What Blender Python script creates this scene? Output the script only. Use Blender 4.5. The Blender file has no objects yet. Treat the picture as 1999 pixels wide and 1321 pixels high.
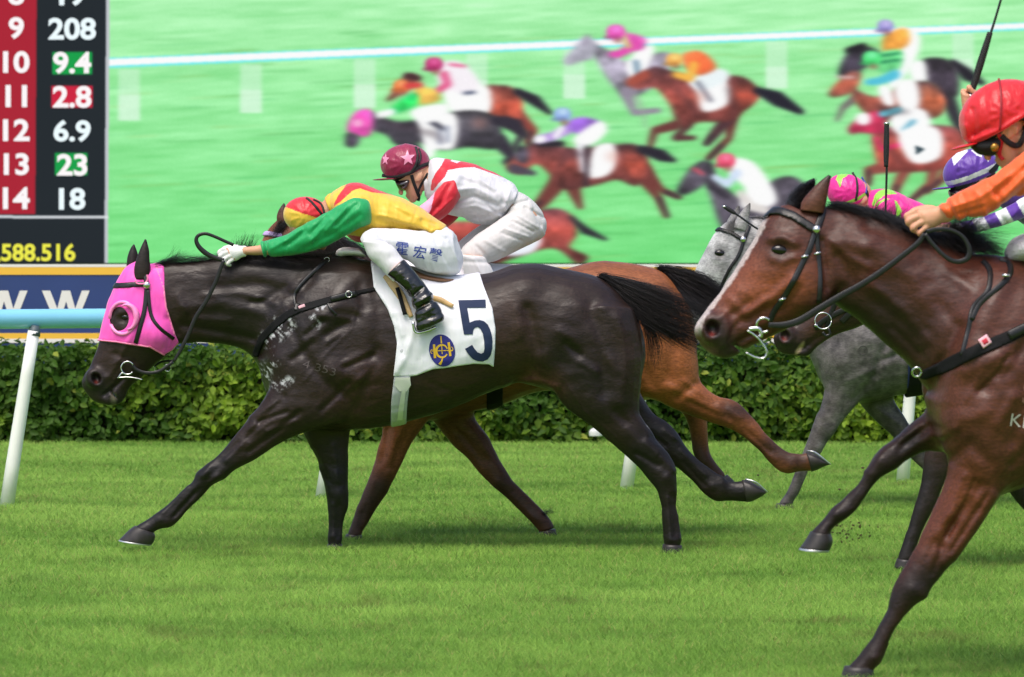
import bpy, bmesh, math, random
import numpy as np
import openvdb as vdb
from mathutils import Vector, Matrix
from mathutils.bvhtree import BVHTree
rng = np.random.default_rng(7)
random.seed(7)
R = math.radians
scene = bpy.context.scene

# ------------------------------------------------------------------ camera, light, exposure
HC, FPX, YH, CX, WPX, HPX = 1.513, 7800.0, 485.0, 999.5, 1999.0, 1321.0
EXPO = 0.62
cam_d = bpy.data.cameras.new('camera'); cam = bpy.data.objects.new('camera', cam_d)
scene.collection.objects.link(cam)
cam.location = (0, 0, HC); cam.rotation_euler = (R(90), 0, 0)
cam_d.sensor_width = 36.0; cam_d.lens = FPX / WPX * 36.0
cam_d.shift_y = -(HPX / 2 - YH) / WPX
cam_d.clip_start = 0.5; cam_d.clip_end = 3000
cam_d.dof.use_dof = True; cam_d.dof.focus_distance = 19.6; cam_d.dof.aperture_fstop = 7.0
scene.camera = cam

SUN_EL, SUN_AZ = 62.0, 205.0      # azimuth of the sun, clockwise from +Y: behind and a little left of the camera
world = bpy.data.worlds.new('World'); scene.world = world; world.use_nodes = True
wn = world.node_tree.nodes; wl = world.node_tree.links
sky = wn.new('ShaderNodeTexSky'); sky.sky_type = 'NISHITA'; sky.sun_disc = False
sky.sun_elevation = R(SUN_EL); sky.sun_rotation = R(SUN_AZ)
sky.air_density = 1.0; sky.dust_density = 4.0; sky.ozone_density = 0.6
wl.new(sky.outputs['Color'], wn['Background'].inputs['Color'])
wn['Background'].inputs['Strength'].default_value = 0.145
sun_d = bpy.data.lights.new('sun', 'SUN'); sun_d.energy = 1.4; sun_d.angle = R(32); sun_d.color = (1.0, 0.955, 0.9)
sun = bpy.data.objects.new('sun', sun_d); scene.collection.objects.link(sun)
_sd = Vector((math.sin(R(SUN_AZ)) * math.cos(R(SUN_EL)), math.cos(R(SUN_AZ)) * math.cos(R(SUN_EL)), math.sin(R(SUN_EL))))
sun.rotation_euler = _sd.to_track_quat('Z', 'Y').to_euler()
scene.view_settings.view_transform = 'Standard'; scene.view_settings.look = 'None'
scene.view_settings.gamma = 1.0; scene.view_settings.exposure = EXPO
scene.view_settings.use_curve_mapping = False
scene.render.engine = 'CYCLES'

# ------------------------------------------------------------------ helpers
def lin(c):
    c = np.asarray(c, float) / 255.0
    return np.where(c <= 0.04045, c / 12.92, ((c + 0.055) / 1.055) ** 2.4)
def C(r, g, b): return lin((r, g, b))
def P(px, py, y):
    """A point seen at picture position px, py and standing y metres away."""
    return np.array([(px - CX) * y / FPX, y, HC + (YH - py) * y / FPX])
def topx(v):
    return CX + v[:, 0] / v[:, 1] * FPX, YH - (v[:, 2] - HC) / v[:, 1] * FPX

def newmesh(name, verts, faces, mat=None, parent=None, origin=None, cols=None, smooth=True, matidx=None):
    verts = np.asarray(verts, float)
    if origin is None:
        origin = parent['_o'] if parent is not None else np.array([verts[:, 0].mean(), verts[:, 1].mean(), 0.0])
    origin = np.array(list(origin), float)
    me = bpy.data.meshes.new(name)
    me.from_pydata((verts - origin).tolist(), [], [list(map(int, f)) for f in faces]) if not isinstance(faces, np.ndarray) else fastmesh(me, verts - origin, faces)
    me.update()
    if smooth: me.polygons.foreach_set('use_smooth', np.ones(len(me.polygons), bool))
    if cols is not None:
        a = me.color_attributes.new('Col', 'FLOAT_COLOR', 'POINT')
        c = np.ones((len(verts), 4), np.float32); c[:, :3] = cols
        a.data.foreach_set('color', c.ravel())
    mats = mat if isinstance(mat, (list, tuple)) else [mat]
    for m in mats:
        if m is not None: me.materials.append(m)
    if matidx is not None: me.polygons.foreach_set('material_index', np.asarray(matidx, np.int32))
    o = bpy.data.objects.new(name, me); scene.collection.objects.link(o)
    if parent is not None: o.parent = parent
    else:
        o.location = origin
    o['_o'] = [float(v) for v in origin]
    return o
def fastmesh(me, v, f):
    n = f.shape[1]
    me.vertices.add(len(v)); me.vertices.foreach_set('co', np.asarray(v, np.float32).ravel())
    me.loops.add(f.size); me.loops.foreach_set('vertex_index', f.astype(np.int32).ravel())
    me.polygons.add(len(f)); me.polygons.foreach_set('loop_start', np.arange(0, f.size, n, dtype=np.int32))
    me.polygons.foreach_set('loop_total', np.full(len(f), n, np.int32))
    me.validate()
def tag(o, label=None, cat=None, group=None, kind=None):
    for k, v in (('label', label), ('category', cat), ('group', group), ('kind', kind)):
        if v: o[k] = v
    return o
def fixnormals(o):
    bm = bmesh.new(); bm.from_mesh(o.data); bmesh.ops.recalc_face_normals(bm, faces=bm.faces[:]); bm.to_mesh(o.data); bm.free()

# ---- materials
def mat(name, color=None, rough=0.5, spec=0.5, metal=0.0, attr=True, bump=0.0, bscale=60, stretch=(1, 1, 1), var=0.0, vscale=8,
        sheen=0.0, coat=0.0, emit=None, estr=1.0, alpha=None, sss=0.0, wave=None, rvar=0.0, var2=None):
    m = bpy.data.materials.new(name); m.use_nodes = True
    nt = m.node_tree; N = nt.nodes; L = nt.links; b = N['Principled BSDF']
    b.inputs['Roughness'].default_value = rough; b.inputs['Specular IOR Level'].default_value = spec
    b.inputs['Metallic'].default_value = metal; b.inputs['Sheen Weight'].default_value = sheen
    b.inputs['Coat Weight'].default_value = coat; b.inputs['Coat Roughness'].default_value = 0.15
    if sss: b.inputs['Subsurface Weight'].default_value = sss; b.inputs['Subsurface Radius'].default_value = (0.01, 0.004, 0.002)
    tc = N.new('ShaderNodeTexCoord'); mp = N.new('ShaderNodeMapping'); mp.inputs['Scale'].default_value = stretch
    L.new(tc.outputs['Object'], mp.inputs['Vector'])
    if color is None:
        at = N.new('ShaderNodeAttribute'); at.attribute_name = 'Col'; src = at.outputs['Color']
    else:
        rgb = N.new('ShaderNodeRGB'); rgb.outputs[0].default_value = (*[float(c) for c in color], 1); src = rgb.outputs[0]
    if var:
        no = N.new('ShaderNodeTexNoise'); no.inputs['Scale'].default_value = vscale; no.inputs['Detail'].default_value = 5
        L.new(mp.outputs[0], no.inputs['Vector'])
        mr = N.new('ShaderNodeMapRange'); mr.inputs['From Min'].default_value = 0.3; mr.inputs['From Max'].default_value = 0.7
        mr.inputs['To Min'].default_value = 1 - var; mr.inputs['To Max'].default_value = 1 + var
        L.new(no.outputs['Fac'], mr.inputs['Value'])
        mx = N.new('ShaderNodeVectorMath'); mx.operation = 'SCALE'
        L.new(src, mx.inputs[0]); L.new(mr.outputs[0], mx.inputs['Scale']); src = mx.outputs[0]
    if var2:
        mp3 = N.new('ShaderNodeMapping'); mp3.inputs['Scale'].default_value = var2[2]; mp3.inputs['Rotation'].default_value = (0, R(12), 0); L.new(tc.outputs['Object'], mp3.inputs['Vector'])
        no2 = N.new('ShaderNodeTexNoise'); no2.inputs['Scale'].default_value = var2[1]; no2.inputs['Detail'].default_value = 3; L.new(mp3.outputs[0], no2.inputs['Vector'])
        mr2 = N.new('ShaderNodeMapRange'); mr2.inputs['From Min'].default_value = 0.3; mr2.inputs['From Max'].default_value = 0.7; mr2.inputs['To Min'].default_value = 1 - var2[0]; mr2.inputs['To Max'].default_value = 1 + var2[0]
        L.new(no2.outputs['Fac'], mr2.inputs['Value']); mx2 = N.new('ShaderNodeVectorMath'); mx2.operation = 'SCALE'; L.new(src, mx2.inputs[0]); L.new(mr2.outputs[0], mx2.inputs['Scale']); src = mx2.outputs[0]
    if emit is not None:
        b.inputs['Emission Color'].default_value = (*[float(c) for c in emit], 1); b.inputs['Emission Strength'].default_value = estr
    L.new(src, b.inputs['Base Color'])
    if rvar:
        n3 = N.new('ShaderNodeTexNoise'); n3.inputs['Scale'].default_value = 14; n3.inputs['Detail'].default_value = 6
        L.new(mp.outputs[0], n3.inputs['Vector'])
        m3 = N.new('ShaderNodeMapRange'); m3.inputs['From Min'].default_value = 0.3; m3.inputs['From Max'].default_value = 0.7
        m3.inputs['To Min'].default_value = rough - rvar; m3.inputs['To Max'].default_value = rough + rvar
        L.new(n3.outputs['Fac'], m3.inputs['Value']); L.new(m3.outputs[0], b.inputs['Roughness'])
    if bump:
        n2 = N.new('ShaderNodeTexNoise'); n2.inputs['Scale'].default_value = bscale; n2.inputs['Detail'].default_value = 4
        L.new(mp.outputs[0], n2.inputs['Vector'])
        bp = N.new('ShaderNodeBump'); bp.inputs['Strength'].default_value = 1.0; bp.inputs['Distance'].default_value = bump
        L.new(n2.outputs['Fac'], bp.inputs['Height']); last = bp
        if wave:
            n4 = N.new('ShaderNodeTexNoise'); n4.inputs['Scale'].default_value = wave[0]; n4.inputs['Detail'].default_value = 2
            mp2 = N.new('ShaderNodeMapping'); mp2.inputs['Scale'].default_value = wave[2]; mp2.inputs['Rotation'].default_value = wave[3]
            L.new(tc.outputs['Object'], mp2.inputs['Vector']); L.new(mp2.outputs[0], n4.inputs['Vector'])
            b2 = N.new('ShaderNodeBump'); b2.inputs['Distance'].default_value = wave[1]
            L.new(n4.outputs['Fac'], b2.inputs['Height']); L.new(bp.outputs[0], b2.inputs['Normal']); last = b2
        L.new(last.outputs[0], b.inputs['Normal'])
    return m

# ---- lofts
def catmull(a, sub):
    a = np.asarray(a, float); n = len(a); out = []
    for i in range(n - 1):
        p0 = a[max(i - 1, 0)]; p1 = a[i]; p2 = a[i + 1]; p3 = a[min(i + 2, n - 1)]
        if i == 0: p0 = 2 * p1 - p2
        if i == n - 2: p3 = 2 * p2 - p1
        for t in np.linspace(0, 1, sub, endpoint=False):
            out.append(0.5 * ((2 * p1) + (-p0 + p2) * t + (2 * p0 - 5 * p1 + 4 * p2 - p3) * t * t + (-p0 + 3 * p1 - 3 * p2 + p3) * t ** 3))
    out.append(a[-1]); return np.array(out)
def skin_rings(rings):
    ns, nr, _ = rings.shape
    v = rings.reshape(-1, 3); q = []
    i = np.arange(ns - 1)[:, None] * nr; j = np.arange(nr)[None, :]; j2 = (j + 1) % nr
    q = np.stack([i + j, i + j2, i + nr + j2, i + nr + j], -1).reshape(-1, 4)
    c0, c1 = rings[0].mean(0), rings[-1].mean(0)
    v = np.vstack([v, c0, c1]); a, b = len(v) - 2, len(v) - 1
    jj = np.arange(nr); j2 = (jj + 1) % nr; e = (ns - 1) * nr
    t = np.vstack([np.stack([np.full(nr, a), j2, jj], -1), np.stack([np.full(nr, b), e + jj, e + j2], -1)])
    return v, q, t
def loft(st, d, dy=0.0, nr=20, sub=5, s=1.0, shift=(0, 0), mir=1, sq=2.0):
    """A tube from stations (edge a, edge b, half width[, sideways offset]); each station is a real cross section of the limb."""
    A = []
    for q in st:
        q = list(q) + [0.0] * (6 - len(q)); A.append(q)
    A = catmull(A, sub); A[:, 4] = np.maximum(A[:, 4], 0.004)
    th = np.linspace(0, 2 * math.pi, nr, endpoint=False); ct, sn = np.cos(th), np.sin(th)
    ct = np.sign(ct) * np.abs(ct) ** (2 / sq); sn = np.sign(sn) * np.abs(sn) ** (2 / sq)
    rings = []
    for xa, ya, xb, yb, w, o in A:
        y = d + mir * (dy + o)
        a, b = P(xa + shift[0], ya + shift[1], y), P(xb + shift[0], yb + shift[1], y)
        c, h = (a + b) / 2, (b - a) / 2 * s
        rings.append(c + ct[:, None] * h + sn[:, None] * np.array([0, w * s, 0]))
    return skin_rings(np.array(rings))
def path3(pts, d, dy=0.0, sub=5):
    """pts (px, py[, sideways]) -> smooth 3D points"""
    return catmull([P(q[0], q[1], d + dy + (q[2] if len(q) > 2 else 0.0)) for q in pts], sub)
def tube(p, r, nr=10, flat=1.0, flatdir=(0, 1, 0)):
    p = np.asarray(p, float); n = len(p); r = np.interp(np.linspace(0, 1, n), np.linspace(0, 1, len(np.atleast_1d(r))), np.atleast_1d(r))
    t = np.gradient(p, axis=0); t /= np.linalg.norm(t, axis=1)[:, None] + 1e-9
    fd = np.array(flatdir, float); rings = []
    th = np.linspace(0, 2 * math.pi, nr, endpoint=False)
    for i in range(n):
        f = fd - t[i] * (fd @ t[i]); nf = np.linalg.norm(f)
        if nf < 1e-3: f = np.cross(t[i], [0.3, 0.1, 1.0]); nf = np.linalg.norm(f)
        f /= nf; g = np.cross(t[i], f)
        rings.append(p[i] + r[i] * (np.cos(th)[:, None] * g + flat * np.sin(th)[:, None] * f))
    return skin_rings(np.array(rings))
def ell(px, py, y, rx, ry, rz, rot=0.0, nu=28, nv=18):
    c = P(px, py, y); u = np.linspace(0, 2 * math.pi, nu, endpoint=False); w = np.linspace(0.06, math.pi - 0.06, nv)
    rings = []
    cr, sr = math.cos(rot), math.sin(rot)
    for a in w:
        x = rx * math.cos(a) * np.ones(nu); yy = ry * math.sin(a) * np.cos(u); z = rz * math.sin(a) * np.sin(u)
        rings.append(c + np.stack([x * cr - z * sr, yy, x * sr + z * cr], -1))
    return skin_rings(np.array(rings))
def loftobj(name, vqt, m, parent, cols=None, label=None):
    v, q, t = vqt
    o = newmesh(name, v, [list(x) for x in q] + [list(x) for x in t], m, parent, cols=cols); fixnormals(o)
    if label: o['label'] = label
    return o
def merge(*parts):
    V, Q, T, n = [], [], [], 0
    for v, q, t in parts:
        V.append(v); Q.append(np.asarray(q) + n); T.append(np.asarray(t) + n); n += len(v)
    return np.vstack(V), np.vstack(Q), np.vstack(T)

def vnoise(x, y, s, seed):
    g = np.random.default_rng(seed); T = g.random((64, 64)); u, v = x / s, y / s
    i, j = np.floor(u).astype(int), np.floor(v).astype(int); fu, fv = u - i, v - j
    fu = fu * fu * (3 - 2 * fu); fv = fv * fv * (3 - 2 * fv); i &= 63; j &= 63; i1, j1 = (i + 1) & 63, (j + 1) & 63
    return (T[i, j] * (1 - fu) + T[i1, j] * fu) * (1 - fv) + (T[i, j1] * (1 - fu) + T[i1, j1] * fu) * fv

# ---- volume sculpting
def smin(a, b, k):
    if k <= 0: return np.minimum(a, b)
    h = np.maximum(k - np.abs(a - b), 0) / k
    return np.minimum(a, b) - h * h * k * 0.25
def seg2d(X, Z, pts, widths=None):
    """distance on the side plane from each grid node to a polyline"""
    best = np.full(X.shape, 1e9, np.float32)
    for i in range(len(pts) - 1):
        a, b = pts[i], pts[i + 1]; ab = b - a; L2 = ab @ ab + 1e-12
        t = np.clip(((X - a[0]) * ab[0] + (Z - a[1]) * ab[1]) / L2, 0, 1)
        dd = np.hypot(X - a[0] - t * ab[0], Z - a[1] - t * ab[1])
        if widths is not None: dd = dd - (widths[i] * (1 - t) + widths[i + 1] * t)
        best = np.minimum(best, dd)
    return best
def inpoly(x, y, poly):
    ins = np.zeros(np.shape(x), bool); n = len(poly)
    for i in range(n):
        x1, y1 = poly[i]; x2, y2 = poly[(i + 1) % n]
        if y1 == y2: continue
        c = ((y1 > y) != (y2 > y)) & (x < (x2 - x1) * (y - y1) / (y2 - y1) + x1)
        ins ^= c
    return ins
class Field:
    def __init__(s, comps, d, vox, pad=0.03):
        s.d, s.vox = d, vox
        mn = np.min([c[0][0].min(0) for c in comps], 0) - pad; mx = np.max([c[0][0].max(0) for c in comps], 0) + pad
        s.i0 = np.floor(mn / vox).astype(int); s.n = np.ceil(mx / vox).astype(int) - s.i0 + 1
        s.X, s.Y, s.Z = [(np.arange(s.n[k]) + s.i0[k]) * vox for k in range(3)]
        s.bg = 0.09; s.F = np.full(tuple(s.n), s.bg, np.float32); s.tr = vdb.createLinearTransform(voxelSize=vox)
        for vqt, k in comps: s.add(vqt, k)
    def level(s, vqt):
        v, q, t = vqt; hw = s.bg / s.vox
        g = vdb.FloatGrid.createLevelSetFromPolygons(np.ascontiguousarray(v, np.float32), triangles=np.ascontiguousarray(t, np.uint32),
                 quads=np.ascontiguousarray(q, np.uint32), transform=s.tr, halfWidth=hw)
        lo = np.maximum(np.floor((v.min(0) - s.bg) / s.vox).astype(int), s.i0); hi = np.minimum(np.ceil((v.max(0) + s.bg) / s.vox).astype(int) + 1, s.i0 + s.n)
        a = np.zeros(tuple(hi - lo), np.float32); g.copyToArray(a, ijk=tuple(int(x) for x in lo))
        sl = tuple(slice(l - i, h - i) for l, h, i in zip(lo, hi, s.i0)); return a, sl
    def add(s, vqt, k=0.03):
        a, sl = s.level(vqt); s.F[sl] = smin(s.F[sl], a, k)
    def cut(s, vqt, k=0.01):
        a, sl = s.level(vqt); s.F[sl] = -smin(-s.F[sl], a, k)
    def xz(s, pts, y=None):
        y = s.d if y is None else y
        return np.array([P(p[0], p[1], y)[[0, 2]] for p in pts])
    def bumps(s, lst, yfilter=None):
        for b in lst:
            pts, sg, amp = b[0], b[1], b[2]; side = b[3] if len(b) > 3 else 0
            q = s.xz(pts); sgm = sg * s.d / FPX; r = 3 * sgm
            lo, hi = q.min(0) - r, q.max(0) + r
            ix = np.where((s.X >= lo[0]) & (s.X <= hi[0]))[0]; iz = np.where((s.Z >= lo[1]) & (s.Z <= hi[1]))[0]
            if len(ix) == 0 or len(iz) == 0: continue
            XX, ZZ = np.meshgrid(s.X[ix], s.Z[iz], indexing='ij')
            dd = seg2d(XX, ZZ, q) if len(q) > 1 else np.hypot(XX - q[0, 0], ZZ - q[0, 1])
            w = (amp * np.exp(-dd ** 2 / (2 * sgm ** 2))).astype(np.float32)[:, None, :]
            sub = np.s_[ix[0]:ix[-1] + 1, :, iz[0]:iz[-1] + 1]
            if side:
                fy = 1 / (1 + np.exp(np.clip(side * (s.Y - s.d) / 0.02, -30, 30)))
                w = w * fy.astype(np.float32)[None, :, None]
            s.F[sub] -= w
    def rough(s, amps, seed=1):
        XX, ZZ = np.meshgrid(s.X, s.Z, indexing='ij'); k = FPX / s.d; W = np.zeros(XX.shape)
        for a, sx, sz in amps: W += a * 2 * (vnoise(XX * k / sx + 200, ZZ * k / sz + 200, 1.0, seed) - .5); seed += 1
        s.F -= W.astype(np.float32)[:, None, :]
    def poly(s, pts, grow=0.0):
        q = s.xz(pts); XX, ZZ = np.meshgrid(s.X, s.Z, indexing='ij')
        dd = seg2d(XX, ZZ, np.vstack([q, q[:1]])); ins = inpoly(XX, ZZ, q)
        return (np.where(ins, -dd, dd) - grow).astype(np.float32)[:, None, :]
    def line(s, pts, w):
        q = s.xz(pts); XX, ZZ = np.meshgrid(s.X, s.Z, indexing='ij')
        w = np.interp(np.linspace(0, 1, len(pts)), np.linspace(0, 1, len(np.atleast_1d(w))), np.atleast_1d(w))
        return seg2d(XX, ZZ, q, w).astype(np.float32)[:, None, :]
    def blur(s, n=1, F=None):
        F = s.F if F is None else F
        for _ in range(n):
            for ax in range(3):
                G = F * 0.5; sl = [slice(None)] * 3; sr = [slice(None)] * 3
                sl[ax] = slice(1, None); sr[ax] = slice(None, -1); sl, sr = tuple(sl), tuple(sr)
                G[sr] += 0.25 * F[sl]; G[sl] += 0.25 * F[sr]
                e0 = [slice(None)] * 3; e0[ax] = 0; G[tuple(e0)] = F[tuple(e0)]; e0[ax] = -1; G[tuple(e0)] = F[tuple(e0)]
                F = G
        return F
    def mesh(s, F=None):
        F = s.F if F is None else F
        b = 3.5 * s.vox; A = np.clip(F, -b, b).astype(np.float32)
        g = vdb.FloatGrid(b); g.transform = s.tr; g.copyFromArray(np.ascontiguousarray(A), ijk=tuple(int(x) for x in s.i0))
        v, q = g.convertToQuads(isovalue=0.0)
        return np.asarray(v, float), np.asarray(q)[:, ::-1].copy()
def bvh_of(v, q):
    return BVHTree.FromPolygons([tuple(x) for x in v], [tuple(int(i) for i in f) for f in q])

# ---- flat print laid on a surface
def decal(name, polys, m, parent, bvh, d, off=0.0035, maxl=0.012, thick=None, tris=None):
    """polys: outlines in the side plane; every point is dropped on the surface facing the camera side and lifted a little."""
    bm = bmesh.new()
    for poly in polys:
        vs = [bm.verts.new((p[0], 0, p[1])) for p in poly]; bm.faces.new(vs)
    return _decal(name, bm, m, parent, bvh, d, off, maxl)
def _decal(name, bm, m, parent, bvh, d, off, maxl):
    bm.normal_update()
    bmesh.ops.triangulate(bm, faces=bm.faces[:])
    for _ in range(7):
        es = [e for e in bm.edges if e.calc_length() * d / FPX > maxl]
        if not es: break
        bmesh.ops.subdivide_edges(bm, edges=es, cuts=1); bmesh.ops.triangulate(bm, faces=bm.faces[:])
    bm.verts.ensure_lookup_table()
    V, last = [], d - 0.2
    for v in bm.verts:
        p = P(v.co.x, v.co.z, d); hit = bvh.ray_cast(Vector((p[0], d - 1.5, p[2])), Vector((0, 1, 0)))
        if hit[0] is None: V.append((p[0], last, p[2])); continue
        last = hit[0].y - off; n = hit[1]
        V.append((hit[0].x, hit[0].y - off, hit[0].z))
    F = [[v.index for v in f.verts] for f in bm.faces]; bm.verts.index_update()
    F = [[v.index for v in f.verts] for f in bm.faces]; bm.free()
    o = newmesh(name, V, F, m, parent)
    bm = bmesh.new(); bm.from_mesh(o.data)
    for f in bm.faces:
        f.normal_update()
        if f.normal.y > 0: f.normal_flip()
    bm.to_mesh(o.data); bm.free(); return o
def textpolys(txt, size, bold=0.0, shear=0.0):
    cu = bpy.data.curves.new('lettering', 'FONT'); cu.body = txt; cu.size = 1.0; cu.offset = bold; cu.align_x = 'CENTER'; cu.resolution_u = 6; cu.shear = shear
    ob = bpy.data.objects.new('lettering', cu); scene.collection.objects.link(ob)
    dg = bpy.context.evaluated_depsgraph_get(); dg.update()
    me = bpy.data.meshes.new_from_object(ob.evaluated_get(dg)); bm = bmesh.new(); bm.from_mesh(me)
    bpy.data.objects.remove(ob); bpy.data.meshes.remove(me); bpy.data.curves.remove(cu)
    return bm
def text_decal(name, txt, cx, cy, h, m, parent, bvh, d, bold=0.01, wscale=1.0, rot=0.0, off=0.0035, maxl=0.01):
    bm = textpolys(txt, 1, bold); xs = [v.co.x for v in bm.verts]; ys = [v.co.y for v in bm.verts]
    x0, x1, y0, y1 = min(xs), max(xs), min(ys), max(ys); s = h / (y1 - y0); cr, sr = math.cos(rot), math.sin(rot)
    for v in bm.verts:
        x = (v.co.x - (x0 + x1) / 2) * s * wscale; y = -(v.co.y - (y0 + y1) / 2) * s
        v.co = (cx + x * cr - y * sr, 0, cy + x * sr + y * cr)
    return _decal(name, bm, m, parent, bvh, d, off, maxl)

# ---- hair
def hair(name, guides, n, m, parent, d, r0=0.0016, spread=0.012, grow=0.03, ns=9, lens=(0.65, 1.0), curl=0.01, cols=None, seed=1):
    g = np.random.default_rng(seed)
    G = []
    for gd in guides:
        p = catmull([P(q[0], q[1], d + (q[2] if len(q) > 2 else 0)) for q in gd], 8)
        t = np.linspace(0, 1, len(p)); tt = np.linspace(0, 1, ns); G.append(np.stack([np.interp(tt, t, p[:, k]) for k in range(3)], -1))
    G = np.array(G); nG = len(G)
    u = g.random(n) * (nG - 1); i = np.minimum(u.astype(int), nG - 2) if nG > 1 else np.zeros(n, int); f = (u - i)[:, None, None]
    S = G[i] * (1 - f) + (G[np.minimum(i + 1, nG - 1)] * f)
    ll = g.uniform(lens[0], lens[1], n); tt = np.linspace(0, 1, ns)
    idx = tt[None] * ll[:, None] * (ns - 1); a = np.clip(idx.astype(int), 0, ns - 2); w = (idx - a)[..., None]
    S = np.take_along_axis(S, a[..., None].repeat(3, 2), 1) * (1 - w) + np.take_along_axis(S, (a + 1)[..., None].repeat(3, 2), 1) * w
    S = S + g.normal(0, spread, (n, 1, 3)) * np.array([1, 1.3, 1]) + g.normal(0, grow, (n, 1, 3)) * (tt[None, :, None] ** 1.6)
    ph = g.random((n, 1, 3)) * 6.28; fr = g.uniform(2, 6, (n, 1, 3))
    S = S + curl * np.sin(ph + fr * tt[None, :, None]) * tt[None, :, None]
    rad = r0 * (1 - 0.85 * tt) * g.uniform(0.6, 1.3, (n, 1))
    off = np.array([[1, 0, 0.3], [-0.5, 0.86, 0], [-0.5, -0.86, -0.3]])
    V = (S[:, :, None, :] + rad[..., None, None] * off[None, None]).reshape(-1, 3)
    k = np.arange(ns - 1)[:, None]; j = np.arange(3)[None]; j2 = (j + 1) % 3
    q = np.stack([k * 3 + j, k * 3 + j2, (k + 1) * 3 + j2, (k + 1) * 3 + j], -1).reshape(-1, 4)
    Fq = (q[None] + (np.arange(n) * ns * 3)[:, None, None]).reshape(-1, 4)
    return newmesh(name, V, Fq, m, parent)
# ------------------------------------------------------------------ ground and turf
def simple_mesh(name, v, f, m, **k): return newmesh(name, np.array(v, float), f, m, **k)
gm = bpy.data.materials.new('turf_soil'); gm.use_nodes = True
_N = gm.node_tree.nodes; _L = gm.node_tree.links; _b = _N['Principled BSDF']; _b.inputs['Roughness'].default_value = 0.9; _b.inputs['Specular IOR Level'].default_value = 0.15
_tc = _N.new('ShaderNodeTexCoord'); _n1 = _N.new('ShaderNodeTexNoise'); _n1.inputs['Scale'].default_value = 1.6; _n1.inputs['Detail'].default_value = 8
_L.new(_tc.outputs['Object'], _n1.inputs['Vector']); _cr = _N.new('ShaderNodeValToRGB'); _cr.color_ramp.elements[0].position = 0.3; _cr.color_ramp.elements[1].position = 0.72
_cr.color_ramp.elements[0].color = (*C(78, 118, 40), 1); _cr.color_ramp.elements[1].color = (*C(108, 150, 58), 1)
_L.new(_n1.outputs['Fac'], _cr.inputs['Fac']); _L.new(_cr.outputs[0], _b.inputs['Base Color'])
ground = newmesh('ground', [(-900, -300, 0), (900, -300, 0), (900, 1500, 0), (-900, 1500, 0)], [(0, 1, 2, 3)], gm, origin=(0, 0, 0), smooth=False)
tag(ground, 'green racecourse turf running under the horses', 'ground', kind='structure')

def turf():
    n = 470000
    y = 13.2 + (31.6 - 13.2) * rng.random(n) ** 1.25
    x = (rng.random(n) * 2 - 1) * (0.129 * y + 0.45)
    nz = 0.42 * vnoise(x + 50, y * 1.3, 0.55, 1) + 0.28 * vnoise(x + 50, y * 1.6, 0.2, 2) + 0.3 * vnoise(x + 50, y, 1.7, 3)
    h = rng.uniform(0.020, 0.040, n) * (0.75 + 0.6 * nz); w = rng.uniform(0.0011, 0.0022, n) * (y / 17.0)
    a = rng.random(n) * 6.283; dx, dy = np.cos(a), np.sin(a)
    b = rng.random(n) * 6.283; le = rng.uniform(0.5, 1.5, n) * h; bx, by = np.cos(b) * le, np.sin(b) * le
    z0 = np.full(n, -0.004); base = np.stack([x, y, z0], 1); wv = np.stack([dx * w, dy * w, 0 * w], 1)
    mid = base + np.stack([bx * 0.35, by * 0.35, h * 0.6], 1); tip = base + np.stack([bx, by, h], 1)
    V = np.stack([base - wv, base + wv, mid + wv * 0.8, mid - wv * 0.8, tip], 1).reshape(-1, 3)
    k = (np.arange(n) * 5)[:, None]
    F = np.concatenate([np.stack([k + 0, k + 1, k + 2], -1), np.stack([k + 0, k + 2, k + 3], -1), np.stack([k + 3, k + 2, k + 4], -1)], 1).reshape(-1, 3)
    Vb = V.reshape(n, 5, 3); gn = np.cross(Vb[:, 1] - Vb[:, 0], Vb[:, 2] - Vb[:, 0]); fl = (gn @ np.array([0, -.6, .8])) < 0; Fb = F.reshape(n, 3, 3); Fb[fl] = Fb[fl][:, :, ::-1]; F = Fb.reshape(-1, 3)
    c0, c1, c2 = C(102, 146, 54), C(166, 204, 98), C(178, 178, 108)
    t = np.clip(nz * 1.15 - 0.05 + rng.normal(0, 0.16, n), 0, 1)[:, None]
    col = c0 * (1 - t) + c1 * t; dry = ((rng.random(n) < 0.05)[:, None]); col = np.where(dry, c2, col)
    pt = np.clip((vnoise(x + 50, y * 1.2, .38, 14) * .6 + vnoise(x + 50, y, .11, 15) * .4 - .72) * 7, 0, .6)[:, None]; pt = pt * .7; col = col * (1 - pt) + C(112, 104, 62) * pt
    dk = np.clip((vnoise(x + 70, y * 1.4, .3, 16) - .62) * 1.6, 0, .26)[:, None]; col = col * (1 - dk) + C(70, 116, 42) * dk
    cols = np.repeat(col, 5, 0)
    m = mat('turf_blade', None, rough=0.62, spec=0.25)
    N = m.node_tree.nodes; L = m.node_tree.links; b_ = N['Principled BSDF']; tr = N.new('ShaderNodeBsdfTranslucent'); mx = N.new('ShaderNodeMixShader'); mx.inputs[0].default_value = 0.5
    at = [x for x in N if x.type == 'ATTRIBUTE'][0]; L.new(at.outputs['Color'], tr.inputs['Color']); L.new(b_.outputs[0], mx.inputs[1]); L.new(tr.outputs[0], mx.inputs[2]); L.new(mx.outputs[0], N['Material Output'].inputs['Surface'])
    o = newmesh('grass', V, F, m, cols=cols, origin=(0, 0, 0), smooth=True)
    nn = np.stack([rng.normal(0, .28, n), rng.normal(-.12, .28, n), np.ones(n)], 1); nn /= np.linalg.norm(nn, axis=1)[:, None]
    o.data.normals_split_custom_set_from_vertices(np.repeat(nn, 5, 0).tolist())
    tag(o, 'short green turf grass over the whole track', 'grass', kind='stuff')
turf()

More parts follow.
